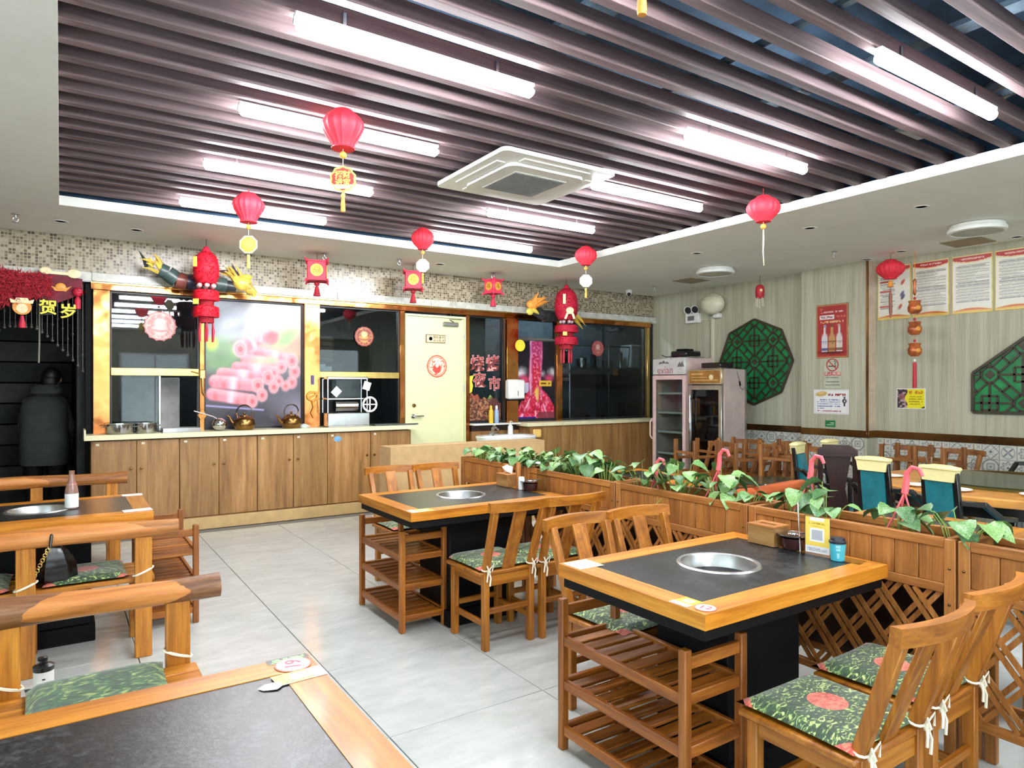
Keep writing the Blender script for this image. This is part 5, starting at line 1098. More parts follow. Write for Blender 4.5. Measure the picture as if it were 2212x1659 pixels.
def lattice_window(lb, cy_, cz, poly, ctr):
    t = thing('lattice_window', lb, 'window panel', (XR, cy_, cz), group='green lattice panels on the right wall')
    obj('green_backing', MB().prism(poly, -0.022, -0.002, 'yz'), GREEN, t)
    n = len(poly)
    for i in range(n):
        a, b_ = poly[i], poly[(i+1) % n]; obj('frame_bar', MB().bar((-0.026, a[0], a[1]), (-0.026, b_[0], b_[1]), 0.03, 0.03, (1, 0, 0), 0.003), LATT, t)
    segs = []; O = ctr; S = 0.30
    for i in range(-5, 6):
        for j in range(-5, 6):
            cx, cz = O[0]+i*S, O[1]+j*S
            if abs(cx) > 1.1 or abs(cz) > 1.1: continue
            if (i+j) % 2 == 0:
                p8 = [(cx+0.085*math.cos(PI/8+PI/4*k), cz+0.085*math.sin(PI/8+PI/4*k)) for k in range(8)]; segs += [(p8[k], p8[(k+1) % 8]) for k in range(8)]
                for sx in (-1, 1):
                    px, pz = -sx*0.7071*0.047, 0.7071*0.047
                    for o in (-1, 1): segs.append(((cx+sx*0.05+o*px, cz+0.05+o*pz), (cx+sx*0.25+o*px, cz+0.25+o*pz)))
                    segs.append(((cx+sx*0.15-px, cz+0.15-pz), (cx+sx*0.15+px, cz+0.15+pz)))
                dm = [(cx+0.05, cz), (cx, cz+0.05), (cx-0.05, cz), (cx, cz-0.05)]
                if all(clip_seg(dm[k], dm[(k+1) % 4], poly) for k in range(4)): obj('diamond', MB().prism(dm, -0.030, -0.022, 'yz'), LATT, t)
            else:
                h = 0.075; q4 = [(cx-h, cz-h), (cx+h, cz-h), (cx+h, cz+h), (cx-h, cz+h)]; segs += [(q4[k], q4[(k+1) % 4]) for k in range(4)]
                segs += [((cx-0.215, cz), (cx+0.215, cz)), ((cx, cz-0.215), (cx, cz+0.215))]
    for p, q in segs:
        c_ = clip_seg(p, q, poly)
        if c_: obj('lattice_bar', MB().bar((-0.026, *c_[0]), (-0.026, *c_[1]), 0.021, 0.02, (1, 0, 0)), LATT, t)
    return t
lattice_window('octagonal green lattice panel on the wall behind the fridges', 6.105, 1.872, [(0.605*math.sin(PI/4*k), 0.605*math.cos(PI/4*k)) for k in range(8)], (0, 0))
lattice_window('large green lattice panel cut off by the right picture edge', 2.45, 1.24, [(0.88, 0.0), (0.88, 0.42), (0.40, 0.78), (-0.40, 0.78), (-0.88, 0.42), (-0.88, 0.0)], (0.12, 0.40))
def on_wall(x): return x-0.002
def rules(seed, first=False):
    r_ = np.random.RandomState(seed)
    def fn(U, V):
        im = fill(U, (232, 228, 214)); e = np.minimum(np.minimum(U, 1-U), np.minimum(V, 1-V)*1.5)
        over(im, rect(U, V, 0, 0.90-0, 1, 1)*1.0, (232, 228, 214)); over(im, (V > 0.885+0.035*(np.abs(U-0.5)*2)**2*1.2-0.0)*(V < 0.985)*1.0, (188, 60, 52))
        over(im, soft(abs(V-(0.872+0.04*(np.abs(U-0.5)*2)**2))-0.006, 0.006), (228, 190, 110)); over(im, rect(U, V, 0.22, 0.925, 0.80, 0.955)*(r_.rand(*U.shape) > 0.35), (236, 200, 190))
        rows = 26 if not first else 20
        for k in range(rows):
            v0 = 0.83-k*(0.66/rows); l0 = 0.08+0.05*(k % 4 == 0); l1 = 0.93-0.35*(r_.rand() > 0.72)*r_.rand()
            if first: l1 = 0.45+0.1*r_.rand()
            m_ = (abs(V-v0) < 0.24*0.66/rows)*(U > l0)*(U < l1); over(im, m_*(0.55+0.45*(vnoise(U, V, 40, 3, seed+k) > 0.3)), (140, 140, 136))
        if first:
            for (v0) in (0.71, 0.53, 0.24): over(im, rect(U, V, 0.06, v0-0.018, 0.42, v0+0.018), (190, 70, 56))
            for (x, y, c_) in ((0.78, 0.68, (190, 80, 70)), (0.76, 0.46, (90, 90, 130)), (0.78, 0.40, (70, 70, 90)), (0.7, 0.22, (186, 90, 70))): over(im, disc(U, V, x, y, 0.07, 0.035, 0.6, 0.01), c_)
        over(im, soft(V-(0.035+0.045*np.sin(U*3.1)), 0.01)*1.0, (230, 190, 90)); over(im, soft(abs(V-(0.03+0.03*np.sin(U*3.1)))-0.014*np.sin(U*3.1), 0.008), (206, 84, 50)); over(im, soft(e-0.012, 0.004), (226, 204, 130)); return im
    return fn
for k, (y1, y0, lb) in enumerate(((4.37, 3.985, 'red-topped rule panel with small pictures, first from the pilaster'), (3.965, 3.575, 'red-topped rule panel with dense text, second from the pilaster'), (3.545, 3.15, 'red-topped rule panel with dense text, third from the pilaster'), (3.13, 2.735, 'red-topped rule panel cut off by the right picture edge'))):
    t = thing('rule_panel', lb, 'poster', (XR-0.001, (y0+y1)/2, 2.635), group='red-topped rule panels on the right wall')
    obj('panel_board', B(-0.006, -(y1-y0)/2, -0.318, 0, (y1-y0)/2, 0.318, 0.002), GOLDP, t); sheet('print', y1-y0-0.012, 0.624, 54, 100, rules(40+k, k == 0), t, (-0.0075, 0, 0), FACE_MX)
def beer(U, V):
    im = fill(U, (170, 50, 50)); e = np.minimum(np.minimum(U*0.62, (1-U)*0.62), np.minimum(V, 1-V)); over(im, soft(e-0.022, 0.006), (186, 130, 80)); over(im, rect(U, V, 0.1, 0.90, 0.2, 0.945), (200, 96, 80))
    n2 = vnoise(U, V, 34, 60, 3) > 0.4
    over(im, rect(U, V, 0.15, 0.845, 0.85, 0.875)*n2, (226, 176, 170)); over(im, rect(U, V, 0.1, 0.73, 0.58, 0.80), (236, 224, 224)); over(im, rect(U, V, 0.13, 0.75, 0.52, 0.78)*n2, (150, 90, 100)); over(im, rect(U, V, 0.62, 0.75, 0.92, 0.785)*n2, (206, 110, 100)); over(im, rect(U, V, 0.14, 0.66, 0.86, 0.695)*n2, (230, 180, 130))
    over(im, disc(U, V, 0.5, 0.10, 0.36, 0.03, 0, 0.02), (90, 24, 28))
    for (x, c1, c2, c3) in ((0.27, (214, 210, 214), (90, 100, 140), (150, 160, 190)), (0.5, (196, 146, 96), (150, 96, 60), (120, 76, 50)), (0.73, (214, 206, 198), (130, 96, 80), (190, 160, 140))):
        over(im, rect(U, V, x-0.035, 0.42, x+0.035, 0.61), c1); over(im, disc(U, V, x, 0.41, 0.085, 0.05, 0, 0.02), c1); over(im, rect(U, V, x-0.10, 0.12, x+0.10, 0.39), c1); over(im, rect(U, V, x-0.04, 0.58, x+0.04, 0.62), c3); over(im, rect(U, V, x-0.10, 0.30, x+0.10, 0.315), c3); over(im, rect(U, V, x-0.10, 0.14, x+0.10, 0.18), c2); over(im, rect(U, V, x-0.05, 0.255, x+0.05, 0.285)*n2, c2)
    return im
t = thing('beer_poster', 'red poster showing three bottles on the pilaster', 'poster', (PX-0.001, 4.845, 2.215)); obj('poster_board', B(-0.005, -0.212, -0.338, 0, 0.212, 0.338, 0.002), BRONZE, t); sheet('print', 0.416, 0.668, 62, 100, beer, t, (-0.0065, 0, 0), FACE_MX)
t = thing('no_smoking_sign', 'no smoking sign below the bottle poster', 'sign', (PX-0.001, 4.84, 1.69))
obj('sign_sheet', B(-0.002, -0.115, -0.19, 0, 0.115, 0.19), plain('sign_clear', (190, 194, 172), 0.3), t)
obj('red_ring', MB().tube([(-0.003, 0.075*math.cos(2*PI*k/32), 0.10+0.075*math.sin(2*PI*k/32)) for k in range(32)], 0.0065, 6, closed=True).bar((-0.003, 0.053, 0.153), (-0.003, -0.053, 0.047), 0.011, 0.004, (1, 0, 0)), REDINK, t)
obj('cigarette', B(-0.004, -0.045, 0.078, -0.002, 0.055, 0.09).tube([(-0.003, -0.04, 0.095), (-0.003, -0.03, 0.12), (-0.003, -0.05, 0.13), (-0.003, -0.02, 0.15)], 0.004, 5), INKD, t)
for k, c_ in enumerate('禁止吸烟'):
    y = 0.0825-0.055*k; q = obj('red_square', B(-0.003, y-0.024, -0.035, -0.002, y+0.024, 0.012), REDINK, t); lettering(c_, 0.042, PAPERW, q, (-0.004, y, -0.012), FACE_MX)
lettering('NO SMOKING', 0.026, INK, t, (-0.003, 0, -0.06), FACE_MX); obj('small_print', B(-0.003, -0.085, -0.118, -0.002, 0.085, -0.108).box(-0.003, -0.10, -0.158, -0.002, 0.10, -0.148), INK, t)
def notice(U, V):
    im = fill(U, (238, 238, 236)); n2 = vnoise(U, V, 60, 20, 5) > 0.32; over(im, disc(U, V, 0.22, 0.83, 0.17, 0.10, 0.25, 0.02), (206, 170, 96)); over(im, disc(U, V, 0.22, 0.86, 0.10, 0.05, 0.2, 0.02), (226, 200, 130))
    over(im, rect(U, V, 0.42, 0.74, 0.56, 0.84)*n2, (150, 40, 60)); over(im, rect(U, V, 0.62, 0.74, 0.92, 0.84)*n2, (150, 40, 60))
    for k in range(5): over(im, rect(U, V, 0.10 if k else 0.17, 0.565-k*0.09, 0.76 if k < 4 else 0.3, 0.605-k*0.09)*n2, (110, 126, 176))
    over(im, rect(U, V, 0.1, 0.10, 0.80, 0.135)*n2, (176, 110, 110)); over(im, disc(U, V, 0.885, 0.68, 0.025, 0.04, 0, 0.01), (60, 40, 40)); over(im, disc(U, V, 0.885, 0.54, 0.06, 0.09, 0, 0.01), (34, 30, 40)); over(im, rect(U, V, 0.86, 0.32, 0.91, 0.5), (30, 28, 36)); over(im, rect(U, V, 0.87, 0.5, 0.90, 0.58), (226, 226, 226))
    e = np.minimum(np.minimum(U, 1-U), np.minimum(V, 1-V)); over(im, soft(abs(e-0.035)-0.004, 0.004), (190, 190, 200)); return im
t = thing('white_notice', 'white paper notice with blue text on the pilaster', 'notice', (PX-0.001, 4.86, 1.325)); obj('paper', B(-0.002, -0.232, -0.153, 0, 0.232, 0.153), PAPERW, t); sheet('print', 0.46, 0.302, 90, 60, notice, t, (-0.0035, 0, 0), FACE_MX)
def ynote(U, V):
    im = fill(U, (60, 46, 54)); n1 = vnoise(U, V, 14, 10, 7); n2 = vnoise(U, V, 50, 20, 5) > 0.32; over(im, np.clip((n1-0.5)*5, 0, 1)*(U < 0.4), (190, 160, 160)); over(im, disc(U, V, 0.18, 0.6, 0.14, 0.16, 0, 0.04), (150, 90, 96), 0.8)
    over(im, soft(-(U-0.33-0.05*np.sin(V*9)), 0.01)*(V > 0.1*(U-0.85)*8)*1.0, (238, 226, 40)); over(im, rect(U, V, 0.42, 0.76, 0.54, 0.92)*n2, (206, 120, 30)); over(im, rect(U, V, 0.66, 0.76, 0.94, 0.92)*n2, (206, 120, 30))
    for k in range(4): over(im, rect(U, V, 0.42, 0.58-k*0.13, 0.93-0.1*(k > 2), 0.63-k*0.13)*n2, (176, 150, 30))
    return im
t = thing('yellow_notice', 'yellow and black paper notice below the hanging gourds', 'notice', (XR-0.001, 3.985, 1.375)); obj('paper', B(-0.002, -0.16, -0.118, 0, 0.16, 0.118), PAPERW, t); sheet('print', 0.304, 0.222, 62, 46, ynote, t, (-0.0035, 0, 0), FACE_MX)
t = thing('green_card', 'small green card above the dado on the pilaster', 'sign', (PX-0.001, 4.87, 1.05)); obj('card', B(-0.003, -0.068, -0.042, 0, 0.068, 0.042, 0.001), GREENP, t); obj('white_lines', B(-0.004, -0.05, 0.005, -0.003, 0.0, 0.012).box(-0.004, -0.05, -0.015, -0.003, 0.045, -0.01), PAPERW, t)
t = thing('emergency_light', 'white twin-headed emergency light high on the right wall', 'lamp', (XR-0.001, 7.22, 2.60))
obj('battery_box', B(-0.07, -0.135, -0.09, 0, 0.135, 0.06, 0.008), WHITE, t); obj('box_label', B(-0.072, -0.05, -0.05, -0.07, 0.08, 0.02), INK, t)
for s in (-1, 1): h_ = obj('lamp_head', MB().lathe([(0.0, 0.05), (0.035, 0.04), (0.062, 0.0), (0.066, -0.012), (0.058, -0.012), (0.03, 0.02), (0, 0.025)], 22, axis='x'), WHITE, t, (-0.07, s*0.07, 0.115), (0, -0.3, 0.25)); obj('reflector', MB().lathe([(0.056, -0.008), (0.03, 0.012), (0, 0.016)], 20, axis='x'), INKD, h_)
t = thing('wall_speaker', 'cream rounded loudspeaker on a wall bracket near the far corner', 'speaker', (XR-0.001, 6.74, 2.70))
obj('speaker_body', MB().ell((-0.16, 0, 0.05), (0.13, 0.20, 0.155), 28, 16), OFFW, t); obj('speaker_visor', MB().ell((-0.175, 0, 0.125), (0.12, 0.165, 0.055), 24, 10), plain('visor_cream', (196, 192, 164), 0.4), t); obj('bracket', B(-0.1, -0.05, -0.15, 0, 0.05, -0.08, 0.01).bar((-0.06, 0, -0.1), (-0.14, 0, 0.0), 0.04, 0.03), WHITE, t)
obj('cable', MB().tube([(-0.03, 0.03, -0.14), (-0.03, 0.2, -0.17), (-0.02, 0.33, -0.15)], 0.005, 6), OFFW, t)
# ---- fridges
def fridge(lb, loc, W, D, H, hz0, body, side, framem, hdr, panem, sides):
    t = thing('display_fridge', lb, 'fridge', loc, -PI/2, 'glass door fridges by the right wall'); w_, d = W/2, D/2; k = 0.035
    obj('back_panel', B(-w_, d-k, 0.06, w_, d, H), body, t)
    for s in (-1, 1): obj('side_panel', B(s*w_, -d+0.05, 0.06, s*(w_-k), d-k, H, 0.004), side, t)
    obj('top_panel', B(-w_+k, -d+0.05, H-0.06, w_-k, d-k, H), body, t); obj('base', B(-w_+0.01, -d+0.06, 0.0, w_-0.01, d-0.01, 0.16), BLACKM, t); obj('liner', B(-w_+k, d-k-0.01, 0.16, w_-k, d-k, hz0), plain('fridge_liner', (196, 200, 198), 0.4) if 'fridge_liner' not in MATS else MATS['fridge_liner'], t)
    h_ = obj('header', B(-w_, -d, hz0+0.012, w_, -d+0.06, H-0.004, 0.01), hdr, t)
    dr = obj('door', B(-w_+0.002, -d, 0.14, -w_+0.055, -d+0.045, hz0, 0.004).box(w_-0.055, -d, 0.14, w_-0.002, -d+0.045, hz0, 0.004).box(-w_+0.055, -d, 0.14, w_-0.055, -d+0.045, 0.21).box(-w_+0.055, -d, hz0-0.06, w_-0.055, -d+0.045, hz0), framem, t)
    obj('pane', B(-w_+0.055, -d+0.02, 0.21, w_-0.055, -d+0.026, hz0-0.06), panem, dr)
    for z in sides: 
        sh = obj('shelf', B(-w_+k, -d+0.09, z, w_-k, d-k-0.012, z+0.012), STEELB, t); obj('price_strip', B(-w_+k, -d+0.075, z-0.014, w_-k, -d+0.09, z+0.016), WHITE, sh)
    return t, h_, dr
f1, h1, dr1 = fridge('pink glass-door fridge with white lettered header, left of the two', (7.55, 6.85, 0), 0.63, 0.56, 1.93, 1.68, PINK, PINK, PINK, plain('header_grey', (206, 204, 200), 0.35), FRPANE, (0.55, 0.86, 1.14, 1.42))
lettering('evian', 0.15, plain('logo_rose', (176, 110, 116), 0.5), h1, (-0.06, -0.283, 1.755), FACE_MY)
obj('mountain_mark', MB().prism([(-0.19, 1.845), (-0.15, 1.885), (-0.13, 1.865), (-0.09, 1.90), (-0.05, 1.86), (-0.02, 1.88), (0.02, 1.845), (-0.09, 1.855)], -0.284, -0.281, 'xz'), INK, h1)
obj('mountain_mark', MB().prism([(0.17, 1.80), (0.215, 1.87), (0.235, 1.84), (0.265, 1.88), (0.30, 1.80)], -0.284, -0.281, 'xz'), INK, h1)
obj('door_handle', MB().tube([(-0.31, -0.285, 0.75), (-0.325, -0.315, 0.80), (-0.325, -0.315, 1.0), (-0.31, -0.285, 1.05)], 0.012, 8), PINK, dr1)
f2, h2, dr2 = fridge('fridge with brown header and steel door frame, right of the two', (7.54, 6.205, 0), 0.58, 0.52, 1.755, 1.535, STEELB, PINKS, STEELB, plain('header_trim', (196, 180, 150), 0.3, 0.5), glass('smoked_pane', (160, 160, 162), 1.2), (0.52, 0.78, 1.30))
obj('header_sign', B(-0.265, -0.2645, 1.565, 0.265, -0.259, 1.735, 0.002), BROWNH, h2); obj('header_lines', B(-0.22, -0.2665, 1.60, 0.23, -0.2645, 1.612).box(-0.22, -0.2665, 1.64, 0.05, -0.2645, 1.65).box(-0.22, -0.2665, 1.68, -0.02, -0.2645, 1.70), plain('header_ink', (206, 166, 106), 0.5), h2)
obj('round_logo', MB().lathe([(0.035, -0.267), (0.035, -0.264), (0, -0.264), (0, -0.267)], 22, (0.12, 0, 1.645), axis='y'), CREAMP, h2)
obj('door_handle', MB().tube([(-0.225, -0.30, 0.5), (-0.225, -0.30, 1.40)], 0.011, 8).tube([(-0.225, -0.265, 0.55), (-0.225, -0.30, 0.55)], 0.008, 6).tube([(-0.225, -0.265, 1.35), (-0.225, -0.30, 1.35)], 0.008, 6), CHROME, dr2)
obj('side_cable', MB().tube([(0.295, 0.05, 1.72), (0.297, 0.09, 1.62), (0.297, 0.12, 1.50), (0.297, 0.17, 1.475), (0.297, 0.22, 1.52), (0.297, 0.22, 1.60)], 0.005, 6), INK, f2); obj('cable_plug', MB().tube([(0.297, 0.10, 1.59), (0.297, 0.115, 1.53)], 0.011, 8), BLACKM, f2)
t = thing('black_appliance', 'black flat appliance lying on top of the pink fridge', 'appliance', (7.50, 6.78, 1.93)); obj('appliance_body', B(-0.16, -0.20, 0.012, 0.16, 0.10, 0.10, 0.02), BLACKL, t); obj('appliance_lid', B(-0.10, -0.12, 0.10, 0.10, 0.05, 0.13, 0.012), BLACKM, t); obj('chrome_trim', B(-0.17, -0.28, 0.0, 0.14, 0.10, 0.014, 0.004), CHROME, t); obj('cord', MB().tube([(-0.12, 0.10, 0.03), (-0.14, 0.2, 0.02), (-0.15, 0.27, 0.05)], 0.006, 6), BLACKM, t)
t = thing('chrome_box', 'black and chrome box on top of the brown-headed fridge', 'appliance', (7.42, 6.08, 1.755)); obj('box_body', B(-0.13, -0.14, 0.012, 0.13, 0.19, 0.085, 0.01), BLACKL, t); obj('chrome_base', B(-0.15, -0.16, 0, 0.15, 0.21, 0.014, 0.004), CHROME, t)
DKPL = plain('dark_plate', (96, 88, 84), 0.3)
for k in range(7): tag(obj('plate', MB().lathe([(0, 0), (0.07, 0.0), (0.115, 0.018), (0.118, 0.022), (0.07, 0.006), (0, 0.006)], 24), DKPL, loc=(7.52, 6.72, 0.563+0.034*k)), 'dark plate in the pink fridge, %s in the pile' % ('lowest', 'second from below', 'third from below', 'middle one', 'third from the top', 'second from the top', 'topmost')[k], 'plate', 'pile of plates in the pink fridge')
for r_, (z, n) in enumerate(((0.793, 5), (0.868, 4))):
    for k in range(n): tag(obj('cup', MB().lathe([(0, 0), (0.026, 0), (0.036, 0.05), (0.038, 0.072), (0.034, 0.07), (0.024, 0.006), (0, 0.006)], 18), WHITE, loc=(7.44+0.02*(k % 2), 6.36-0.082*k-0.03*r_, z)), 'white cup in the brown-headed fridge, %s row, %s from the left' % (('lower', 'upper')[r_], ('first', 'second', 'third', 'fourth', 'fifth')[k]), 'cup', 'white cups in the fridge')
# ---- big round table and its chairs
t = thing('round_table', 'large round table with black top, orange rim and glass turntable', 'table', (6.12, 2.20, 0))
obj('table_top', MB().lathe([(0, 0.715), (0.90, 0.715), (0.90, 0.757), (0, 0.757)], 64), BLACKL, t); obj('rim', MB().lathe([(0.90, 0.700), (0.95, 0.70), (0.955, 0.71), (0.955, 0.75), (0.945, 0.76), (0.90, 0.76)], 64), plain('rim_orange', (206, 142, 70), 0.35, var=0.1), t)
obj('apron', MB().lathe([(0.80, 0.60), (0.82, 0.60), (0.82, 0.70), (0.80, 0.70)], 48), BLACKL, t); obj('pedestal', MB().lathe([(0, 0), (0.42, 0.0), (0.42, 0.06), (0.16, 0.12), (0.12, 0.5), (0.3, 0.70), (0, 0.70)], 32), BLACKL, t)
tt = thing('glass_turntable', 'round glass turntable on the large round table', 'turntable', (6.12, 2.20, 0.757)); obj('turntable_base', MB().lathe([(0, 0), (0.16, 0), (0.16, 0.02), (0, 0.024)], 28), STEELB, tt); obj('glass_disc', MB().lathe([(0, 0.025), (0.60, 0.025), (0.605, 0.031), (0.60, 0.037), (0, 0.037)], 56), LAZY, tt)
for (x, y, r, lb) in ((5.37, 2.55, 0.085, 'white plate on the round table at the left'), (5.36, 2.28, 0.10, 'white plate on the round table nearest to the teal chairs'), (5.52, 1.86, 0.085, 'white plate at the front of the round table'), (5.75, 2.93, 0.085, 'white plate at the far left of the round table')):
    tag(obj('plate', MB().lathe([(0, 0), (r*0.6, 0.0), (r, 0.014), (r*1.02, 0.018), (r*0.6, 0.006), (0, 0.006)], 28), WHITE, loc=(x, y, 0.7585)), lb, 'plate', 'white plates on the round table')
tag(obj('wire_stand', MB().tube([(-0.04, 0, 0), (-0.04, 0, 0.2), (0.04, 0, 0.2), (0.04, 0, 0)], 0.004, 6).lathe([(0.07, 0), (0.07, 0.008), (0, 0.008)], 18), CHROME, loc=(5.62, 2.58, 0.7585)), 'thin wire stand on the left part of the round table', 'stand')
def teal_chair():
    t = thing('teal_armchair', 'x', 'chair', group='teal and black banquet armchairs'); K = BLACKL
    for s in (-1, 1):
        obj('back_post', MB().bar((s*0.13, -0.23, 0), (s*0.108, -0.21, 0.47), 0.035, 0.035, (0, 1, 0), 0.003).bar((s*0.108, -0.21, 0.46), (s*0.096, -0.275, 0.98), 0.03, 0.033, (0, 1, 0), 0.003), K, t)
        obj('leg', MB().bar((s*0.21, 0.21, 0), (s*0.21, 0.21, 0.42), 0.036, 0.036, (0, 1, 0), 0.003), K, t)
        obj('arm', MB().bar((s*0.11, -0.25, 0.80), (s*0.20, -0.16, 0.795), 0.03, 0.03, c=0.003).bar((s*0.195, -0.165, 0.80), (s*0.23, -0.03, 0.70), 0.032, 0.032, c=0.003).bar((s*0.228, -0.04, 0.705), (s*0.235, 0.10, 0.69), 0.032, 0.03, c=0.003).bar((s*0.233, 0.09, 0.70), (s*0.21, 0.10, 0.43), 0.032, 0.034, (0, 1, 0), 0.003), K, t)
        obj('stretcher', B(s*0.2-0.012, -0.22, 0.16, s*0.2+0.012, 0.2, 0.19), K, t)
    obj('seat_frame', B(-0.235, -0.23, 0.38, 0.235, 0.235, 0.43, 0.006), K, t); obj('seat_pad', B(-0.225, -0.20, 0.43, 0.225, 0.23, 0.475, 0.02), TEAL, t)
    V = []; F = []; n = 6
    for j in range(n+1):
        z = 0.50+0.42*j/n; y = -0.215-0.055*j/n; V += [(-0.082, y-0.022, z), (0.082, y-0.022, z), (0.082, y+0.035+0.012*math.sin(PI*j/n), z), (-0.082, y+0.035+0.012*math.sin(PI*j/n), z)]
    for j in range(n):
        for k in range(4): F.append((j*4+k, j*4+(k+1) % 4, j*4+4+(k+1) % 4, j*4+4+k))
    F += [(0, 1, 2, 3), (n*4+3, n*4+2, n*4+1, n*4)]; obj('back_pad', MB().add(V, F), TEAL, t)
    obj('back_rail', B(-0.14, -0.25, 0.46, 0.14, -0.20, 0.50, 0.004), K, t)
    obj('headrest', MB().prism([(-0.095, 0.925), (0.095, 0.925), (0.106, 0.985), (0.114, 0.998), (0.112, 1.014), (0.05, 1.024), (-0.05, 1.024), (-0.112, 1.014), (-0.114, 0.998), (-0.106, 0.985)], -0.300, -0.245, 'xz').box(-0.117, -0.306, 0.994, 0.117, -0.238, 1.016, 0.006), CREAML, t)
    return t
tc = teal_chair(); tc.location = (4.97, 2.52, 0); tc.rotation_euler = (0, 0, -PI/2); tc['label'] = 'teal and black armchair seen from behind, left of the two facing away'
dup(tc, (4.80, 1.985, 0), -PI/2-0.12, 'teal and black armchair seen from behind, right of the two facing away')
dup(tc, (5.47, 3.30, 0), PI+0.25, 'teal armchair turned sideways, left of the carved dark chair'); dup(tc, (5.98, 3.33, 0), PI+0.1, 'teal armchair turned sideways, right behind the carved dark chair')
dup(tc, (7.28, 2.42, 0), PI/2+0.15, 'teal armchair at the right picture edge beyond the round table')
# carved dark chair
t = thing('carved_chair', 'dark carved wooden chair between the teal chairs', 'chair', (5.05, 2.97, 0), -1.1)
for s in (-1, 1):
    obj('back_post', MB().bar((s*0.125, -0.2, 0), (s*0.125, -0.2, 0.45), 0.035, 0.035, (0, 1, 0)).bar((s*0.125, -0.2, 0.44), (s*0.115, -0.25, 1.0), 0.034, 0.034, (0, 1, 0)), DARKW['z'], t); obj('leg', MB().bar((s*0.125, 0.18, 0), (s*0.125, 0.18, 0.43), 0.036, 0.036, (0, 1, 0)), DARKW['z'], t)
obj('seat', B(-0.16, -0.22, 0.42, 0.16, 0.21, 0.455, 0.006), DARKW['x'], t); obj('crest_rail', MB().prism([(-0.135, 0.99), (0.135, 0.99), (0.135, 1.04), (0.08, 1.075), (-0.08, 1.075), (-0.135, 1.04)], -0.28, -0.23, 'xz'), DARKW['x'], t); obj('splat', MB().prism([(-0.05, 0.455), (0.05, 0.455), (0.08, 0.6), (0.05, 0.75), (0.09, 0.99), (-0.09, 0.99), (-0.05, 0.75), (-0.08, 0.6)], -0.245, -0.225, 'xz'), DARKW['z'], t)
# stacked chairs along the wall: upright ones with another turned over on each seat
oc = dining_chair('x', OLDW, 'old wooden chairs stacked along the right wall', False); k = 0
SP = [(6.15, 5.30, 1.4), (6.72, 5.28, 1.7), (6.28, 4.80, 1.2), (6.85, 4.78, 1.5), (6.42, 4.32, 1.75), (7.45, 3.72, 1.55), (7.43, 3.27, 1.4)]
names = ['leftmost, in front of the fridge', 'second from the left at the back', 'second from the left in front', 'fourth from the left at the back', 'rightmost of the left group', 'left one behind the middle teal chairs', 'right one behind the middle teal chairs']
for (x, y, a), q in zip(SP, names):
    if k == 0: oc.location = (x, y, 0); oc.rotation_euler = (0, 0, a); oc['label'] = 'old wooden chair standing upright in the stacks, '+q
    else: dup(oc, (x, y, 0), a, 'old wooden chair standing upright in the stacks, '+q)
    a2 = a+PI*0.5*(1 if k % 2 else -1)
    dup(oc, (x-0.07*math.sin(a2), y+0.07*math.cos(a2), 0.902), 0, 'old wooden chair turned upside down in the stacks, '+q, rot=(PI, 0, a2)); k += 1
t = thing('folded_turntable', 'dark green round glass turntable on a low stool in front of the stacked chairs', 'turntable', (5.72, 4.05, 0)); obj('stool_top', MB().lathe([(0, 0.56), (0.16, 0.56), (0.16, 0.59), (0, 0.59)], 24), OLDW['x'], t)
for (x, y) in ((-0.1, -0.1), (0.1, -0.1), (-0.1, 0.1), (0.1, 0.1)): obj('leg', MB().bar((x*1.3, y*1.3, 0), (x, y, 0.56), 0.03, 0.03, (0, 1, 0)), OLDW['z'], t)
obj('glass_disc', MB().lathe([(0, 0.591), (0.32, 0.591), (0.325, 0.60), (0.32, 0.606), (0, 0.606)], 40), plain('dark_green_glass', (40, 62, 52), 0.12, var=0.2), t)
t = thing('power_socket', 'cream socket box on the floor below the lattice at the lower right', 'socket', (3.0, 0.93, 0)); obj('socket_body', B(-0.05, -0.06, 0, 0.0, 0.06, 0.13, 0.006), OFFW, t); obj('socket_holes', B(-0.052, -0.02, 0.08, -0.049, -0.01, 0.095).box(-0.052, 0.01, 0.08, -0.049, 0.02, 0.095).box(-0.052, -0.006, 0.04, -0.049, 0.006, 0.055), INKD, t)
# ================================================================ SMALL THINGS ON THE TABLES
TZ = 0.7785
def tissue_box(lb, x, y, rz, tissue):
    t = thing('tissue_box', lb, 'tissue box', (x, y, TZ+0.002), rz, 'wooden tissue boxes')
    obj('box_sides', B(-0.07, -0.055, 0, -0.063, 0.055, 0.082).box(0.063, -0.055, 0, 0.07, 0.055, 0.082).box(-0.063, -0.055, 0, 0.063, -0.048, 0.082).box(-0.063, 0.048, 0, 0.063, 0.055, 0.082).box(-0.063, -0.048, 0, 0.063, 0.048, 0.006), CABW['x'], t)
    obj('box_lid', plate_with_hole(-0.072, -0.057, 0.072, 0.057, 0, 0, 0.001, 0.082, 0.09, 12) if tissue else MB().box(-0.072, -0.057, 0.082, 0.072, -0.012, 0.09).box(-0.072, 0.012, 0.082, 0.072, 0.057, 0.09).box(-0.072, -0.012, 0.082, -0.042, 0.012, 0.09).box(0.042, -0.012, 0.082, 0.072, 0.012, 0.09), PLANT['x'], t)
    if tissue: obj('tissue', MB().add([(-0.04, -0.01, 0.09), (0.04, 0.0, 0.09), (0.05, 0.02, 0.135), (0.0, 0.01, 0.155), (-0.035, -0.02, 0.14), (0.0, 0.02, 0.11)], [(0, 1, 5), (1, 2, 5), (2, 3, 5), (3, 4, 5), (4, 0, 5)]), PAPERW, t)
    return t
tissue_box('wooden tissue box with empty slot on table 12', 2.733, 1.955, PI/2, False); tissue_box('wooden tissue box with white tissue on the middle table', 2.745, 4.17, PI/2, True)
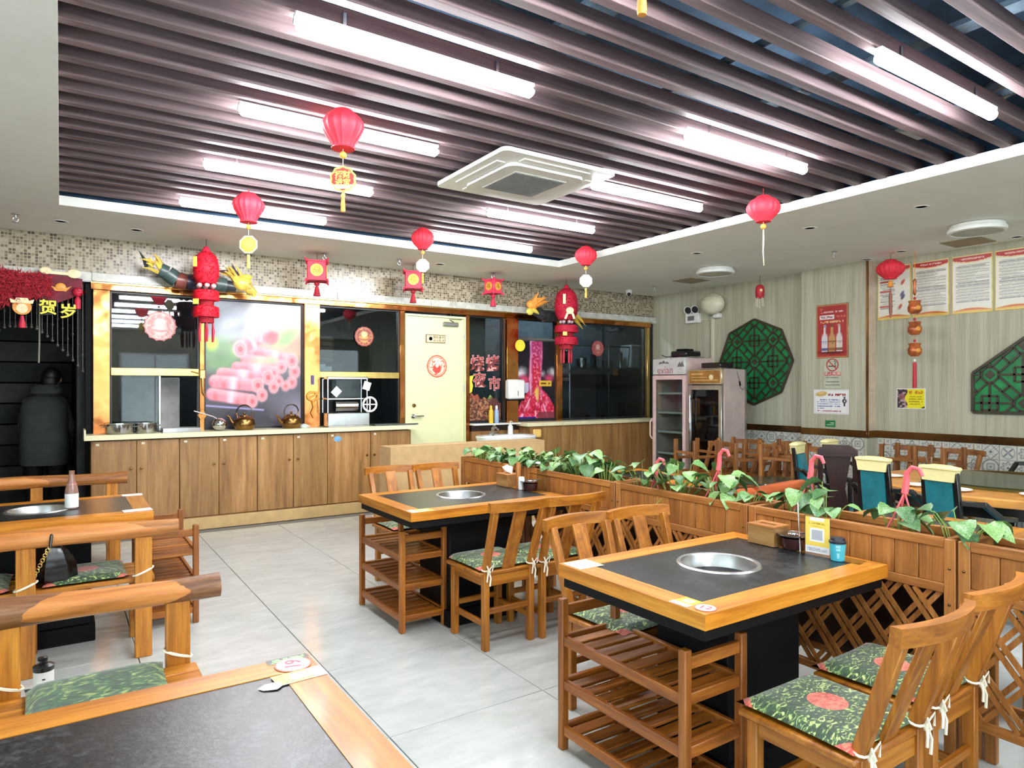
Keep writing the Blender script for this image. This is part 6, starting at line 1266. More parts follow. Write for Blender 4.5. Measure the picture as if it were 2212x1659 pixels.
def bowl(lb, x, y):
    t = thing('sauce_bowl', lb, 'bowl', (x, y, TZ+0.0015), group='sauce bowls on the tables')
    obj('glass_jar', MB().lathe([(0, 0), (0.045, 0.0), (0.052, 0.01), (0.054, 0.05), (0.05, 0.05), (0.046, 0.008), (0, 0.006)], 24), plain('jar_dark', (60, 30, 26), 0.15) if 'jar_dark' not in MATS else MATS['jar_dark'], t)
    obj('steel_lid', MB().lathe([(0, 0.052), (0.052, 0.052), (0.068, 0.062), (0.069, 0.066), (0.05, 0.060), (0.0, 0.058)], 28), STEEL, t); obj('spoon', MB().ell((0.0, 0.0, 0.066), (0.02, 0.03, 0.006), 12, 8).tube([(0, -0.02, 0.067), (0.02, -0.07, 0.08)], 0.0035, 6), CHROME, t)
bowl('round steel-lidded sauce bowl on table 12', 2.735, 1.825); bowl('glass sauce jar with spoon on the middle table', 2.755, 3.90)
def qr_face(U, V):
    im = fill(U, (238, 206, 92)); over(im, rect(U, V, 0, 0, 1, 0.2), (226, 226, 230)); over(im, rect(U, V, 0.2, 0.90, 0.78, 0.99), (236, 234, 236)); n2 = vnoise(U, V, 36, 30, 4) > 0.35
    over(im, rect(U, V, 0.14, 0.80, 0.82, 0.85)*n2, (170, 140, 60)); over(im, rect(U, V, 0.3, 0.735, 0.66, 0.755)*n2, (206, 150, 70)); over(im, rect(U, V, 0.2, 0.32, 0.78, 0.70), (236, 236, 236)); over(im, rect(U, V, 0.27, 0.37, 0.71, 0.65), (176, 178, 184)); over(im, rect(U, V, 0.08, 0.05, 0.9, 0.15)*n2, (180, 180, 190)); return im
t = thing('menu_stand', 'clear stand holding a yellow ordering card on table 12', 'menu stand', (2.72, 1.70, TZ+0.0015), -PI/2+0.12)
obj('acrylic_base', B(-0.075, -0.04, 0, 0.19, 0.03, 0.004), ACRYL, t); obj('acrylic_back', B(-0.055, 0.0, 0.004, 0.055, 0.004, 0.165).box(-0.058, -0.002, 0.004, -0.053, 0.006, 0.20), ACRYL, t); sheet('card', 0.105, 0.155, 44, 64, qr_face, t, (0, -0.002, 0.083), FACE_MY); obj('card_back', B(-0.0525, -0.0012, 0.006, 0.0525, 0.0, 0.16), PAPERW, t)
obj('edge_rod', MB().tube([(-0.075, -0.005, 0.0), (-0.085, -0.005, 0.215)], 0.0035, 6), CHROME, t)
t = thing('paper_cup', 'small blue paper cup with dark lid on table 12', 'cup', (2.705, 1.600, TZ+0.0015)); obj('cup_body', MB().lathe([(0, 0), (0.026, 0.0), (0.032, 0.074), (0, 0.074)], 26), CUPB, t); obj('cup_lid', MB().lathe([(0.034, 0.072), (0.035, 0.080), (0.030, 0.084), (0.028, 0.094), (0, 0.095)], 26), CAPB, t)
obj('white_print', MB().lathe([(0.0302, 0.022), (0.0304, 0.04)], 4), WHITE, t) if False else None
for z0, z1, wq in ((0.012, 0.034, 0.35), (0.043, 0.053, 0.55), (0.056, 0.066, 0.6)):
    V = []; F = []
    for i in range(7):
        a = math.radians(214)+wq*(i/6-0.5); V += [((0.0264+0.006*z0/0.074+0.0004)*math.cos(a), (0.0264+0.006*z0/0.074+0.0004)*math.sin(a), z0), ((0.0264+0.006*z1/0.074+0.0004)*math.cos(a), (0.0264+0.006*z1/0.074+0.0004)*math.sin(a), z1)]
    for i in range(6): F.append((2*i, 2*i+2, 2*i+3, 2*i+1))
    obj('white_print', MB().add(V, F), plain('cup_print', (150, 214, 226), 0.5) if 'cup_print' not in MATS else MATS['cup_print'], t)
# middle table
tag(obj('wooden_canister', MB().lathe([(0, 0), (0.018, 0), (0.018, 0.175), (0.014, 0.185), (0, 0.187)], 18), PLANT['z'], loc=(2.745, 4.035, TZ+0.0015)), 'slim upright wooden stick holder on the middle table', 'holder')
tag(obj('white_shaker', MB().lathe([(0, 0), (0.022, 0), (0.022, 0.075), (0.019, 0.088), (0, 0.09)], 20), WHITE, loc=(2.725, 3.965, TZ+0.0015)), 'white cylindrical shaker on the middle table', 'shaker')
t = thing('menu_stand', 'clear acrylic stand on the middle table beside the sauce jar', 'menu stand', (2.76, 3.80, TZ+0.0015), -PI/2+0.05); obj('acrylic_base', B(-0.06, -0.05, 0, 0.06, 0.05, 0.004), ACRYL, t); obj('acrylic_back', B(-0.05, 0.02, 0.004, -0.046, 0.03, 0.20).box(-0.046, 0.024, 0.004, 0.05, 0.028, 0.16), ACRYL, t); obj('clip', B(-0.055, 0.012, 0.19, -0.03, 0.036, 0.202), WHITE, t)
# stickers and cards on the table edges
def flat(name, lb, cat, x, y, z, w_, d, rz, fn, nx=30, ny=24, group=None):
    t = thing(name, lb, cat, (x, y, z), rz, group); sheet('print', w_, d, nx, ny, fn, t, (0, 0, 0.0012), FACE_UP); obj('card', B(-w_/2, -d/2, 0, w_/2, d/2, 0.001), PAPERW, t); return t
def order_card(U, V):
    im = fill(U, (238, 240, 232)); n2 = (np.sin(U*40) > -0.2)*(np.sin(V*22) > 0.1); over(im, rect(U, V, 0.25, 0.2, 0.95, 0.85)*n2, (130, 160, 150)); e = np.minimum(np.minimum(U, 1-U), np.minimum(V, 1-V)); over(im, soft(e-0.03, 0.01), (150, 190, 110)); return im
flat('order_card', 'white order card with grid on the far left corner of table 12', 'card', 1.772, 2.135, 0.7808, 0.125, 0.115, 0.0, order_card, 50, 40)
def tag_yel(U, V):
    im = fill(U, (246, 200, 50)); over(im, rect(U, V, 0, 0, 0.32, 1), (240, 240, 230)); over(im, rect(U, V, 0.45, 0.25, 0.85, 0.75), (236, 226, 190)); over(im, rect(U, V, 0.52, 0.34, 0.78, 0.66), (180, 172, 150)); return im
flat('yellow_tag', 'small yellow sticker beside the number 12 badge', 'sticker', 1.748, 1.567, 0.7808, 0.085, 0.075, 0.0, tag_yel)
def badge(name, lb, x, y, z, r, num, rz, group='round table number badges'):
    t = thing(name, lb, 'badge', (x, y, z), rz, group); obj('rim', MB().lathe([(r, 0), (r, 0.0015), (0, 0.0015), (0, 0)], 32), plain('badge_rim', (196, 110, 90), 0.4) if 'badge_rim' not in MATS else MATS['badge_rim'], t); obj('face', MB().lathe([(r*0.9, 0.0014), (r*0.9, 0.0022), (0, 0.0022)], 32), PAPERW, t)
    lettering(num, r*1.25, plain('badge_red', (206, 64, 84), 0.4) if 'badge_red' not in MATS else MATS['badge_red'], t, (0, -0.002, 0.0027), FACE_UP, 0.0003, 0.0006)
badge('number_badge', 'round white badge with number 12 on the near corner of table 12', 1.752, 1.488, 0.7808, 0.036, '12', -PI/2+0.35)
badge('number_badge', 'round white badge with number 19 on the lower left table corner', 0.502, 1.778, 0.7808, 0.046, '19', PI/2-0.25)
def blk(U, V):
    im = fill(U, (36, 36, 38)); n2 = vnoise(U, V, 24, 6, 3); over(im, rect(U, V, 0.14, 0.5, 0.92, 0.85)*(n2 > 0.4), (120, 190, 100)); over(im, rect(U, V, 0.1, 0.12, 0.92, 0.42)*(n2 > 0.45), (110, 170, 96)); return im
flat('black_tag', 'black sticker with green print above the number 19 badge', 'sticker', 0.500, 1.822, 0.7806, 0.105, 0.03, -0.03, blk, 40, 12)
def ylong(U, V):
    im = fill(U, (246, 206, 84)); over(im, rect(U, V, 0.72, 0, 1, 1), (236, 236, 236)); over(im, rect(U, V, 0.34, 0.22, 0.66, 0.8), (240, 236, 220)); over(im, rect(U, V, 0.38, 0.3, 0.62, 0.7), (186, 184, 186)); over(im, rect(U, V, 0.06, 0.15, 0.22, 0.85)*(vnoise(U, V, 10, 20, 2) > 0.3), (206, 160, 50))
    for k in range(4): over(im, disc(U, V, 0.85, 0.2+0.2*k, 0.03, 0.05), (120, 120, 124))
    return im
flat('yellow_tag', 'yellow and white sticker below the number 19 badge', 'sticker', 0.497, 1.702, 0.7808, 0.125, 0.062, 0.05, ylong, 50, 24)
tag(obj('foil_scrap', MB().add([(0, 0, 0), (0.03, -0.012, 0.001), (0.045, 0.0, 0.002), (0.045, 0.028, 0.002), (0.01, 0.03, 0.001), (-0.008, 0.018, 0)], [(0, 1, 2, 3, 4, 5)]), plain('foil', (206, 210, 214), 0.3, 0.4), loc=(0.40, 1.665, 0.7806)), 'crumpled clear film stuck on the stone beside the yellow sticker', 'film')
flat('order_card', 'white card with yellow print on the near corner of the middle table', 'card', 1.755, 3.60, 0.7808, 0.14, 0.085, 0.0, tag_yel)
t = thing('sauce_bottle', 'small glass sauce bottle with white label on the left table', 'bottle', (0.055, 4.83, TZ+0.0015)); obj('bottle_glass', MB().lathe([(0, 0), (0.032, 0.0), (0.035, 0.006), (0.035, 0.10), (0.030, 0.13), (0.016, 0.175), (0.013, 0.21), (0.0, 0.21)], 24), plain('sauce_glass', (150, 112, 100), 0.12), t); obj('label_wrap', MB().lathe([(0.0355, 0.008), (0.0358, 0.01), (0.0358, 0.088), (0.0355, 0.09)], 24), PAPERW, t); obj('bottle_cap', MB().lathe([(0.015, 0.205), (0.015, 0.225), (0, 0.226)], 16), plain('cap_brown', (140, 96, 76), 0.4), t); obj('pink_band', MB().lathe([(0.0305, 0.127), (0.024, 0.15)], 20), plain('pink_label', (206, 130, 130), 0.5), t)
tag(obj('folded_napkin', B(-0.075, -0.035, 0, 0.075, 0.035, 0.005, 0.002), PAPERW, loc=(0.375, 4.53, TZ+0.0015), rot=(0, 0, 0.1)), 'folded white napkin on the near right corner of the left table', 'napkin')
tag(obj('white_card', B(-0.06, -0.04, 0, 0.06, 0.04, 0.002), PAPERW, loc=(0.40, 5.20, TZ+0.0022)), 'white card on the far right corner of the left table', 'card')
tag(obj('pink_saucer', MB().lathe([(0, 0), (0.05, 0.0), (0.055, 0.004), (0, 0.003)], 24), plain('saucer_pink', (236, 206, 206), 0.3), loc=(4.03, 2.09, TZ+0.0022)), 'pale pink saucer on the table beyond the planters', 'saucer')
tag(obj('yellow_slip', B(-0.035, -0.05, 0, 0.035, 0.05, 0.0015), CREAMP, loc=(4.06, 1.95, TZ+0.0022)), 'cream slip on the edge of the table beyond the planters', 'card')
# handbag and flask
t = thing('handbag', 'black patent handbag with gold chain hanging on the knotty log bench', 'handbag', (-0.035, 4.39, 0.445))
V = []; F = []; n = 20
for j, (z, a, b_) in enumerate(((0.0, 0.085, 0.035), (0.02, 0.105, 0.05), (0.10, 0.10, 0.052), (0.17, 0.075, 0.04), (0.22, 0.04, 0.024), (0.25, 0.018, 0.016))):
    for k in range(n): th = 2*PI*k/n; q = 1+0.10*math.cos(7*th+j*0.3); V.append((a*q*math.cos(th), b_*q*math.sin(th), z))
for j in range(5):
    for k in range(n): F.append((j*n+k, j*n+(k+1) % n, (j+1)*n+(k+1) % n, (j+1)*n+k))
F += [tuple(range(n))[::-1], tuple(range(5*n, 6*n))]; obj('bag_body', MB().add(V, F), BAG, t); obj('strap', MB().tube([(0.0, 0.0, 0.23), (0.005, -0.03, 0.28), (0.0, -0.085, 0.315), (-0.005, -0.135, 0.285), (-0.01, -0.155, 0.23)], 0.008, 8).tube([(0.0, 0.0, 0.23), (0.03, -0.03, 0.28), (0.035, -0.085, 0.315)], 0.007, 8), BAG, t)
mb = MB()
for k in range(16):
    f_ = k/15; mb.tube([(-0.005-0.085*f_+0.009*math.cos(a)*(1 if k % 2 else 0.4), -0.055, 0.235-0.19*f_+0.010*math.sin(a)) for a in [2*PI*q/8 for q in range(8)]], 0.0028, 5, closed=True)
obj('gold_chain', mb, GOLDS, t)
t = thing('thermal_jug', 'tall white flask with black lid standing on the floor behind the left bench', 'flask', (-0.055, 3.20, 0)); obj('jug_body', MB().lathe([(0, 0), (0.032, 0.0), (0.034, 0.01), (0.034, 0.405), (0, 0.405)], 28), WHITE, t); obj('jug_lid', MB().lathe([(0.035, 0.404), (0.037, 0.410), (0.036, 0.422), (0.02, 0.43), (0, 0.431)], 26), BLACKL, t); obj('lid_spout', MB().tube([(0, 0, 0.428), (0.0, -0.003, 0.446)], 0.014, 12).box(-0.02, -0.008, 0.44, 0.014, 0.008, 0.456, 0.004), BLACKL, t); obj('level_mark', B(-0.004, -0.0355, 0.375, 0.006, -0.0335, 0.38), INKD, t)
# ================================================================ HANGING ORNAMENTS
CAMZ = math.radians(-33.7)
def fuzz_ball(prof, n, ln, seed, wd_=0.006):
    """short paper tufts standing out of a turned body"""
    r_ = random.Random(seed); mb = MB(); mb.lathe(prof, 20); V = []; F = []
    zs = [p[1] for p in prof]; z0, z1 = min(zs), max(zs)
    def rad(z):
        for (ra, za), (rb, zb) in zip(prof[:-1], prof[1:]):
            lo, hi = min(za, zb), max(za, zb)
            if lo <= z <= hi and hi > lo: return ra+(rb-ra)*(z-za)/(zb-za)
        return 0.01
    for k in range(n):
        z = z0+(z1-z0)*r_.random(); a = r_.random()*2*PI; q = rad(z)*0.97; l_ = ln*(0.5+r_.random()); dz = (r_.random()-0.6)*l_
        d = Vector((math.cos(a), math.sin(a), 0)); p = d*q+Vector((0, 0, z)); s = Vector((-math.sin(a), math.cos(a), 0))*wd_; i = len(V)
        V += [tuple(p-s), tuple(p+s), tuple(p+d*l_+Vector((0, 0, dz))+s*(r_.random()-0.5))]; F.append((i, i+1, i+2))
    return mb.add(V, F)
def lantern(lb, x, y, ztop, r, h, cord=0.0, plaque=None, style=0, rz=CAMZ, beadc=None, tail=True, group='small red paper lanterns'):
    t = thing('paper_lantern', lb, 'lantern', (x, y, ztop), rz, group)
    fan = [(0.40, 0.02), (0.46, 0.0), (0.52, -0.04), (0.78, -0.16), (0.96, -0.30), (1.0, -0.42), (0.92, -0.56), (0.74, -0.72), (0.55, -0.86), (0.50, -0.95), (0.56, -1.0)]
    ball = [(0.34, 0.02), (0.40, 0.0), (0.46, -0.05), (0.76, -0.16), (0.95, -0.32), (1.0, -0.46), (0.94, -0.62), (0.74, -0.78), (0.48, -0.92), (0.42, -0.97), (0.46, -1.0)]
    obj('honeycomb_body', MB().lathe([(q*r, z*h) for q, z in (fan if style == 0 else ball)], 54, lobes=18, amp=0.035), REDH, t)
    if cord > 0: obj('cord', MB().tube([(0, 0, 0), (0, 0, cord)], 0.003, 5), REDD, t)
    s = r/0.12; z = -h
    obj('bead', MB().ell((0, 0, z-0.035*s), (0.021*s, 0.021*s, 0.021*s), 14, 10), ORNG, t); obj('string', MB().tube([(0, 0, z), (0, 0, z-0.10*s)], 0.0022, 5), ROPE, t)
    if plaque:
        R = 0.075*s; zc = z-0.10*s-R; n = 8 if plaque[1] == 'oct' else 40
        pts = [(R*(1+(0.05*math.cos(10*2*PI*k/n) if n > 8 else 0))*math.sin(2*PI*k/n+(PI/8 if n == 8 else 0)), zc+R*(1+(0.05*math.cos(10*2*PI*k/n) if n > 8 else 0))*math.cos(2*PI*k/n+(PI/8 if n == 8 else 0))) for k in range(n)]
        p = obj('plaque', MB().prism(pts, -0.005, 0.005, 'xz'), CREAMP if plaque[2] else GOLDP, t)
        obj('plaque_face', MB().prism([(a*0.86, zc+(b_-zc)*0.86) for a, b_ in pts], -0.0065, -0.005, 'xz'), {0: PRED, 1: ORNG, 2: CREAMP}[plaque[2]], p)
        tx = plaque[0]
        if len(tx) == 4:
            for k, c_ in enumerate(tx): lettering(c_, R*0.62, GOLDP, p, (-R*0.30+R*0.6*(k % 2), -0.0075, zc+R*0.30-R*0.6*(k//2)), FACE_MY, 0.001, 0.001)
        elif tx: lettering(tx, R*1.0, GOLDP if plaque[2] < 2 else ORNG, p, (0, -0.0075, zc), FACE_MY, 0.001, 0.001)
        if plaque[2] == 0: obj('pale_lower_rim', MB().prism([(-R*0.74, zc-R*0.42), (R*0.74, zc-R*0.42), (R*0.5, zc-R*0.76), (-R*0.5, zc-R*0.76)], -0.007, -0.005, 'xz'), CREAMP, p)
        z2 = zc-R
        obj('knot', MB().ell((0, 0, z2-0.02*s), (0.013*s, 0.01*s, 0.016*s), 12, 8), GOLDP, t); obj('tassel', MB().lathe([(0, z2-0.03*s), (0.010*s, z2-0.032*s), (0.014*s, z2-0.10*s), (0.012*s, z2-0.115*s), (0, z2-0.115*s)], 14), GOLDP if plaque[2] == 1 else ORNG, t)
    elif tail:
        obj('tassel', MB().tube([(0, 0, z-0.06*s), (0.002, 0, z-0.12*s), (-0.002, 0, z-0.22*s), (0.004, 0, z-0.33*s)], [0.004, 0.006, 0.005, 0.002], 7), CREAMP, t)
    return t
lantern('large red shell-shaped lantern with four-character plaque before the second tube light', 1.345, 3.76, 3.085, 0.118, 0.218, 0.02, ('招财进宝', 'flower', 0))
lantern('red shell-shaped lantern with gold octagonal plaque before the tube light nearest the kitchen', 1.265, 5.74, 3.07, 0.122, 0.232, 0.035, ('福', 'oct', 1))
lantern('small red lantern with cream plaque at the far edge of the slats', 2.98, 6.06, 3.075, 0.110, 0.205, 0.03, ('', 'oct', 2), 1)
lantern('small red lantern with pale plaque in front of the far ceiling corner', 4.88, 5.83, 3.075, 0.120, 0.205, 0.03, ('', 'oct', 2), 1)
lantern('red round lantern with thin cream tail under the right soffit edge', 4.72, 3.42, 3.045, 0.128, 0.205, 0.065, None, 1)
l6 = lantern('red round lantern hanging before the first rule panel', 7.86, 4.02, 2.955, 0.145, 0.215, 0.075, None, 1, tail=False)
obj('bell', MB().lathe([(0, -0.30), (0.035, -0.305), (0.02, -0.26), (0.006, -0.245), (0, -0.245)], 14), ORNG, l6); obj('tassel', MB().tube([(0, 0, -0.30), (0, 0, -0.42), (0.003, 0, -0.60), (0, 0, -0.66)], [0.003, 0.02, 0.018, 0.004], 8), plain('brown_tassel', (150, 96, 80), 0.6), l6)
lantern('small red lantern with gold flower tassel cut off at the top of the picture', 1.31, 1.33, 3.085, 0.12, 0.21, 0.02, ('福', 'flower', 0))
# string of gourds and tassel on the right
t = thing('gourd_string', 'string of three bronze lucky pots with red tassel before the right wall', 'ornament', (7.95, 3.80, 3.028), CAMZ, None)
obj('cord', MB().tube([(0, 0, 0), (0, 0, -1.05)], 0.003, 5), ORNG, t); POTM = plain('pot_bronze', (178, 96, 52), 0.3, 0.35, var=0.25, nscale=14)
for zc in (-0.625, -0.86, -1.10):
    p = obj('lucky_pot', MB().lathe([(0, zc-0.075), (0.04, zc-0.075), (0.068, zc-0.045), (0.072, zc), (0.055, zc+0.04), (0.06, zc+0.055), (0.066, zc+0.07), (0.04, zc+0.075), (0, zc+0.075)], 22), POTM, t); obj('pot_motif', MB().ell((0, -0.062, zc-0.01), (0.03, 0.016, 0.028), 12, 8), ORNG, p)
    obj('bead', MB().ell((0, 0, zc+0.10), (0.014, 0.014, 0.016), 10, 8), REDINK, t)
obj('pendant', MB().lathe([(0, -0.50), (0.018, -0.47), (0.012, -0.40), (0.02, -0.33), (0, -0.30)], 12), POTM, t); obj('pearl', MB().ell((0, 0, -1.22), (0.014, 0.014, 0.018), 10, 8), WHITE, t); obj('tassel', MB().lathe([(0, -1.24), (0.018, -1.245), (0.022, -1.50), (0.02, -1.53), (0, -1.53)], 14), REDINK, t)
t = thing('wind_chime', 'tiny red lantern with thin hanging tails above the octagonal panel', 'ornament', (7.90, 5.78, 3.028), CAMZ)
obj('cord', MB().tube([(0, 0, 0), (0, 0, -0.14)], 0.003, 5), INKD, t); obj('lantern_body', MB().lathe([(0, -0.12), (0.03, -0.13), (0.055, -0.16), (0.06, -0.22), (0.055, -0.29), (0.04, -0.31), (0, -0.31)], 18), REDINK, t); obj('gold_patch', MB().ell((0, -0.045, -0.21), (0.025, 0.018, 0.03), 10, 8), CREAMP, t)
for k in range(5): obj('thin_tail', MB().tube([(0.045*math.cos(k*1.257), 0.045*math.sin(k*1.257), -0.30), (0.05*math.cos(k*1.257), 0.05*math.sin(k*1.257), -0.42-0.02*(k % 2))], 0.004, 5), ROPE, t)
# square lanterns along the kitchen
def sq_lantern(lb, x, y, ztop, s, rz, two, mt, discm, tailm):
    t = thing('square_lantern', lb, 'lantern', (x, y, ztop), rz, 'square red palace lanterns'); h = s*2
    obj('cord', MB().tube([(0, 0, 0), (0, 0, -0.10)], 0.003, 5), INKD, t); body = MB().box(-s, -s, -0.10-h, s, s, -0.10, 0.01)
    b_ = obj('lantern_body', body, mt, t)
    for z in (-0.10, -0.10-h):
        mb = MB()
        for (a, c_) in ((-1, -1), (1, -1), (1, 1), (-1, 1)):
            sg = 1 if z > -0.15 else -1; mb.tube([(a*s*0.8, c_*s*0.8, z), (a*s*1.1, c_*s*1.1, z+0.006*sg), (a*s*1.22, c_*s*1.22, z+0.03*sg)], [0.016, 0.014, 0.005], 6)
        for a in (0, 1, 2, 3): mb.bar((-s*1.05, -s*1.03, z), (s*1.05, -s*1.03, z), 0.016, 0.018, c=0.002)if a == 0 else mb.add(*_rot(MB().bar((-s*1.05, -s*1.03, z), (s*1.05, -s*1.03, z), 0.016, 0.018), a))
        obj('corner_trim', mb, mt, t)
    for a in range(4):
        d = obj('gold_disc', MB().lathe([(s*0.66, -s-0.004), (s*0.66, -s+0.002), (0, -s-0.004)], 26, (0, 0, -0.10-s), axis='y'), discm, t, None, (0, 0, a*PI/2)); lettering('福', s*0.85, plain('disc_ink', (110, 100, 30), 0.6) if 'disc_ink' not in MATS else MATS['disc_ink'], d, (0, -s-0.0055, -0.10-s), FACE_MY, 0.0005)
    z = -0.10-h; obj('ball', MB().ell((0, 0, z-0.035), (0.03, 0.03, 0.03), 14, 10), tailm, t); obj('tassel', MB().lathe([(0, z-0.06), (0.018, z-0.07), (0.03, z-0.13), (0.042, z-0.175), (0, z-0.175)], 14), tailm, t)
    return t
def _rot(m_, a): m_.xf(Matrix.Rotation(a*PI/2, 4, 'Z')); return m_.v, m_.f
SQR = plain('lantern_red', (196, 34, 62), 0.55, var=0.1, nscale=20)
sq_lantern('square red lantern with yellow disc above the gold pillar between picture and machine', 2.42, 7.62, 3.028, 0.105, -0.33, False, SQR, YELP, REDD)
sq_lantern('square red lantern with yellow disc left of the pale door', 3.63, 7.65, 3.028, 0.10, -0.42, False, SQR, YELP, REDD)
sq_lantern('square red lantern turned corner-on above the window beside the door', 4.78, 7.62, 3.028, 0.085, 0.28, True, plain('lantern_pink', (206, 52, 80), 0.55, var=0.1), ORNG, SQR)
# two big fuzzy lanterns with fringes
def palace(lb, x, y, ztop, r, hh, seed):
    t = thing('fringed_lantern', lb, 'lantern', (x, y, ztop), CAMZ, 'big fuzzy red lanterns with fringes')
    obj('cord', MB().tube([(0, 0, 0), (0, 0, -0.10)], 0.003, 5), INKD, t); obj('cap', MB().lathe([(0, -0.07), (0.015, -0.075), (0.04, -0.11), (0.05, -0.135), (0, -0.135)], 14), SQR, t)
    z0 = -0.13; obj('fuzzy_body', fuzz_ball([(0.02, z0), (r*0.55, z0-0.05*hh), (r*0.85, z0-0.2*hh), (r, z0-0.5*hh), (r*0.95, z0-0.75*hh), (r*0.7, z0-0.95*hh), (0.03, z0-hh)], 900, 0.035, seed), plain('fuzzy_red_%d' % seed, (222, 20, 48) if seed == 1 else (190, 20, 54), 0.7, var=0.12, nscale=40), t)
    fm = MATS['fuzzy_red_%d' % seed]; zf = z0-hh-0.035
    for k in range(6): obj('frosted_ball', MB().ell((0.075*math.cos(k*PI/3), 0.075*math.sin(k*PI/3), z0-hh-0.01), (0.026, 0.026, 0.024), 12, 8), plain('frost', (206, 186, 188), 0.3) if 'frost' not in MATS else MATS['frost'], t)
    for j, (za, zb) in enumerate(((zf-0.02, zf-0.125), (zf-0.185, zf-0.295))):
        obj('fringe', fuzz_ball([(r*0.80, za), (r*0.95, za-0.01), (r*1.0, zb+0.02), (r*0.97, zb), (r*0.3, zb-0.002)], 500, 0.022, seed+3+j, 0.007), fm, t)
        obj('inner_drum', MB().lathe([(0, zb-0.06), (r*0.6, zb-0.06), (r*0.6, zb), (0, zb)], 20), REDD, t)
    for k in range(6): obj('thin_tassel', MB().tube([(0.07*math.cos(k*1.05), 0.07*math.sin(k*1.05), zf-0.35), (0.075*math.cos(k*1.05), 0.075*math.sin(k*1.05), zf-0.44), (0.072*math.cos(k*1.05), 0.072*math.sin(k*1.05), zf-0.55)], [0.004, 0.012, 0.008], 7), SQR, t)
    obj('gold_tag', B(-0.062, -r-0.032, z0-0.52*hh, -0.022, -r-0.026, z0-0.22*hh, 0.002), CREAMP if seed == 2 else GOLDP, t); obj('gold_tag', B(-0.064, -r-0.036, zf-0.18, -0.004, -r-0.030, zf-0.125, 0.002), GOLDP, t)
    if seed == 2: obj('ingot_motif', MB().ell((0.035, -r-0.03, z0-0.72*hh), (0.055, 0.012, 0.05), 16, 10).bar((0.0, -r-0.03, z0-0.80*hh), (-0.03, -r-0.03, z0-0.97*hh), 0.03, 0.012, (0, 1, 0)).bar((0.07, -r-0.03, z0-0.80*hh), (0.095, -r-0.03, z0-0.97*hh), 0.03, 0.012, (0, 1, 0)), CREAMP, t)
    return t
palace('bright red fuzzy lantern with two fringes before the leftmost kitchen windows', 1.245, 7.53, 3.028, 0.125, 0.34, 1)
palace('crimson fuzzy lantern with cream ingot motif before the right kitchen windows', 5.92, 7.50, 3.028, 0.165, 0.46, 2)
# dragons
def spikes(c, dirv, n, ln, w_, seed, spread):
    r_ = random.Random(seed); mb = MB(); d0 = Vector(dirv).normalized()
    for k in range(n):
        d = (d0+Vector(((r_.random()-0.5), (r_.random()-0.5)*0.6, (r_.random()-0.5)))*spread).normalized(); p = Vector(c)+Vector(((r_.random()-0.5)*0.1, (r_.random()-0.5)*0.05, (r_.random()-0.5)*0.1)); l_ = ln*(0.6+0.7*r_.random())
        mb.tube([p, p+d*l_*0.5+Vector((0, 0, 0.01)), p+d*l_], [w_, w_*0.75, 0.002], 6)
    return mb
t = thing('dragon_ornament', 'dragon ornament with gold head behind the bright red lantern', 'dragon', (1.25, 7.82, 2.70), 0, 'dragon ornaments on the kitchen header')
segs = [((-0.40, 0, 0.02), (-0.33, 0, -0.01), DRGREEN, 0.075), ((-0.33, 0, -0.01), (-0.24, 0, -0.075), DRGREEN, 0.085), ((-0.25, 0, -0.07), (-0.15, 0, -0.085), DRRED, 0.085), ((-0.15, 0, -0.085), (-0.02, 0, -0.085), DRBLUE, 0.085), ((-0.02, 0, -0.085), (0.12, 0, -0.08), DRDARK, 0.085), ((0.10, 0, -0.08), (0.24, 0, -0.09), DRGREEN, 0.08), ((0.22, 0, -0.09), (0.34, 0, -0.10), DRDARK, 0.06)]
for a, b_, m_, r in segs: obj('body_segment', MB().tube([a, ((a[0]+b_[0])/2, 0, (a[2]+b_[2])/2), b_], [r*0.94, r, r*0.94], 14), m_, t)
obj('tail_fins', spikes((-0.43, -0.03, 0.03), (-0.5, -0.3, 0.5), 9, 0.13, 0.02, 5, 1.1), DRGOLD, t); obj('tail_horn', MB().tube([(-0.52, -0.02, 0.03), (-0.55, -0.02, 0.12), (-0.59, -0.02, 0.19)], [0.02, 0.014, 0.003], 8), DRDARK, t)
h_ = obj('head', MB().ell((0.40, -0.04, -0.06), (0.10, 0.07, 0.085), 18, 12).ell((0.48, -0.05, -0.13), (0.055, 0.05, 0.055), 14, 10).tube([(0.44, -0.06, -0.08), (0.52, -0.06, -0.16), (0.515, -0.06, -0.20)], [0.05, 0.035, 0.015], 10), DRGOLD, t)
obj('mane', spikes((0.36, -0.05, -0.02), (-0.6, -0.2, 0.55), 14, 0.16, 0.018, 6, 0.7), DRGOLD, h_); obj('horn', MB().tube([(0.36, -0.03, 0.02), (0.32, -0.03, 0.08), (0.30, -0.03, 0.14)], [0.022, 0.016, 0.004], 8).tube([(0.31, -0.03, 0.0), (0.24, -0.03, 0.05), (0.17, -0.03, 0.055)], [0.02, 0.03, 0.01], 8), plain('dragon_plum', (70, 44, 60), 0.5), h_)
obj('crest', MB().ell((0.44, -0.06, 0.01), (0.06, 0.04, 0.03), 14, 8), plain('crest_yellow', (232, 204, 70), 0.35), h_)
t = thing('dragon_ornament', 'dragon ornament with golden fins behind the crimson lantern', 'dragon', (5.92, 7.80, 2.63), 0, 'dragon ornaments on the kitchen header')
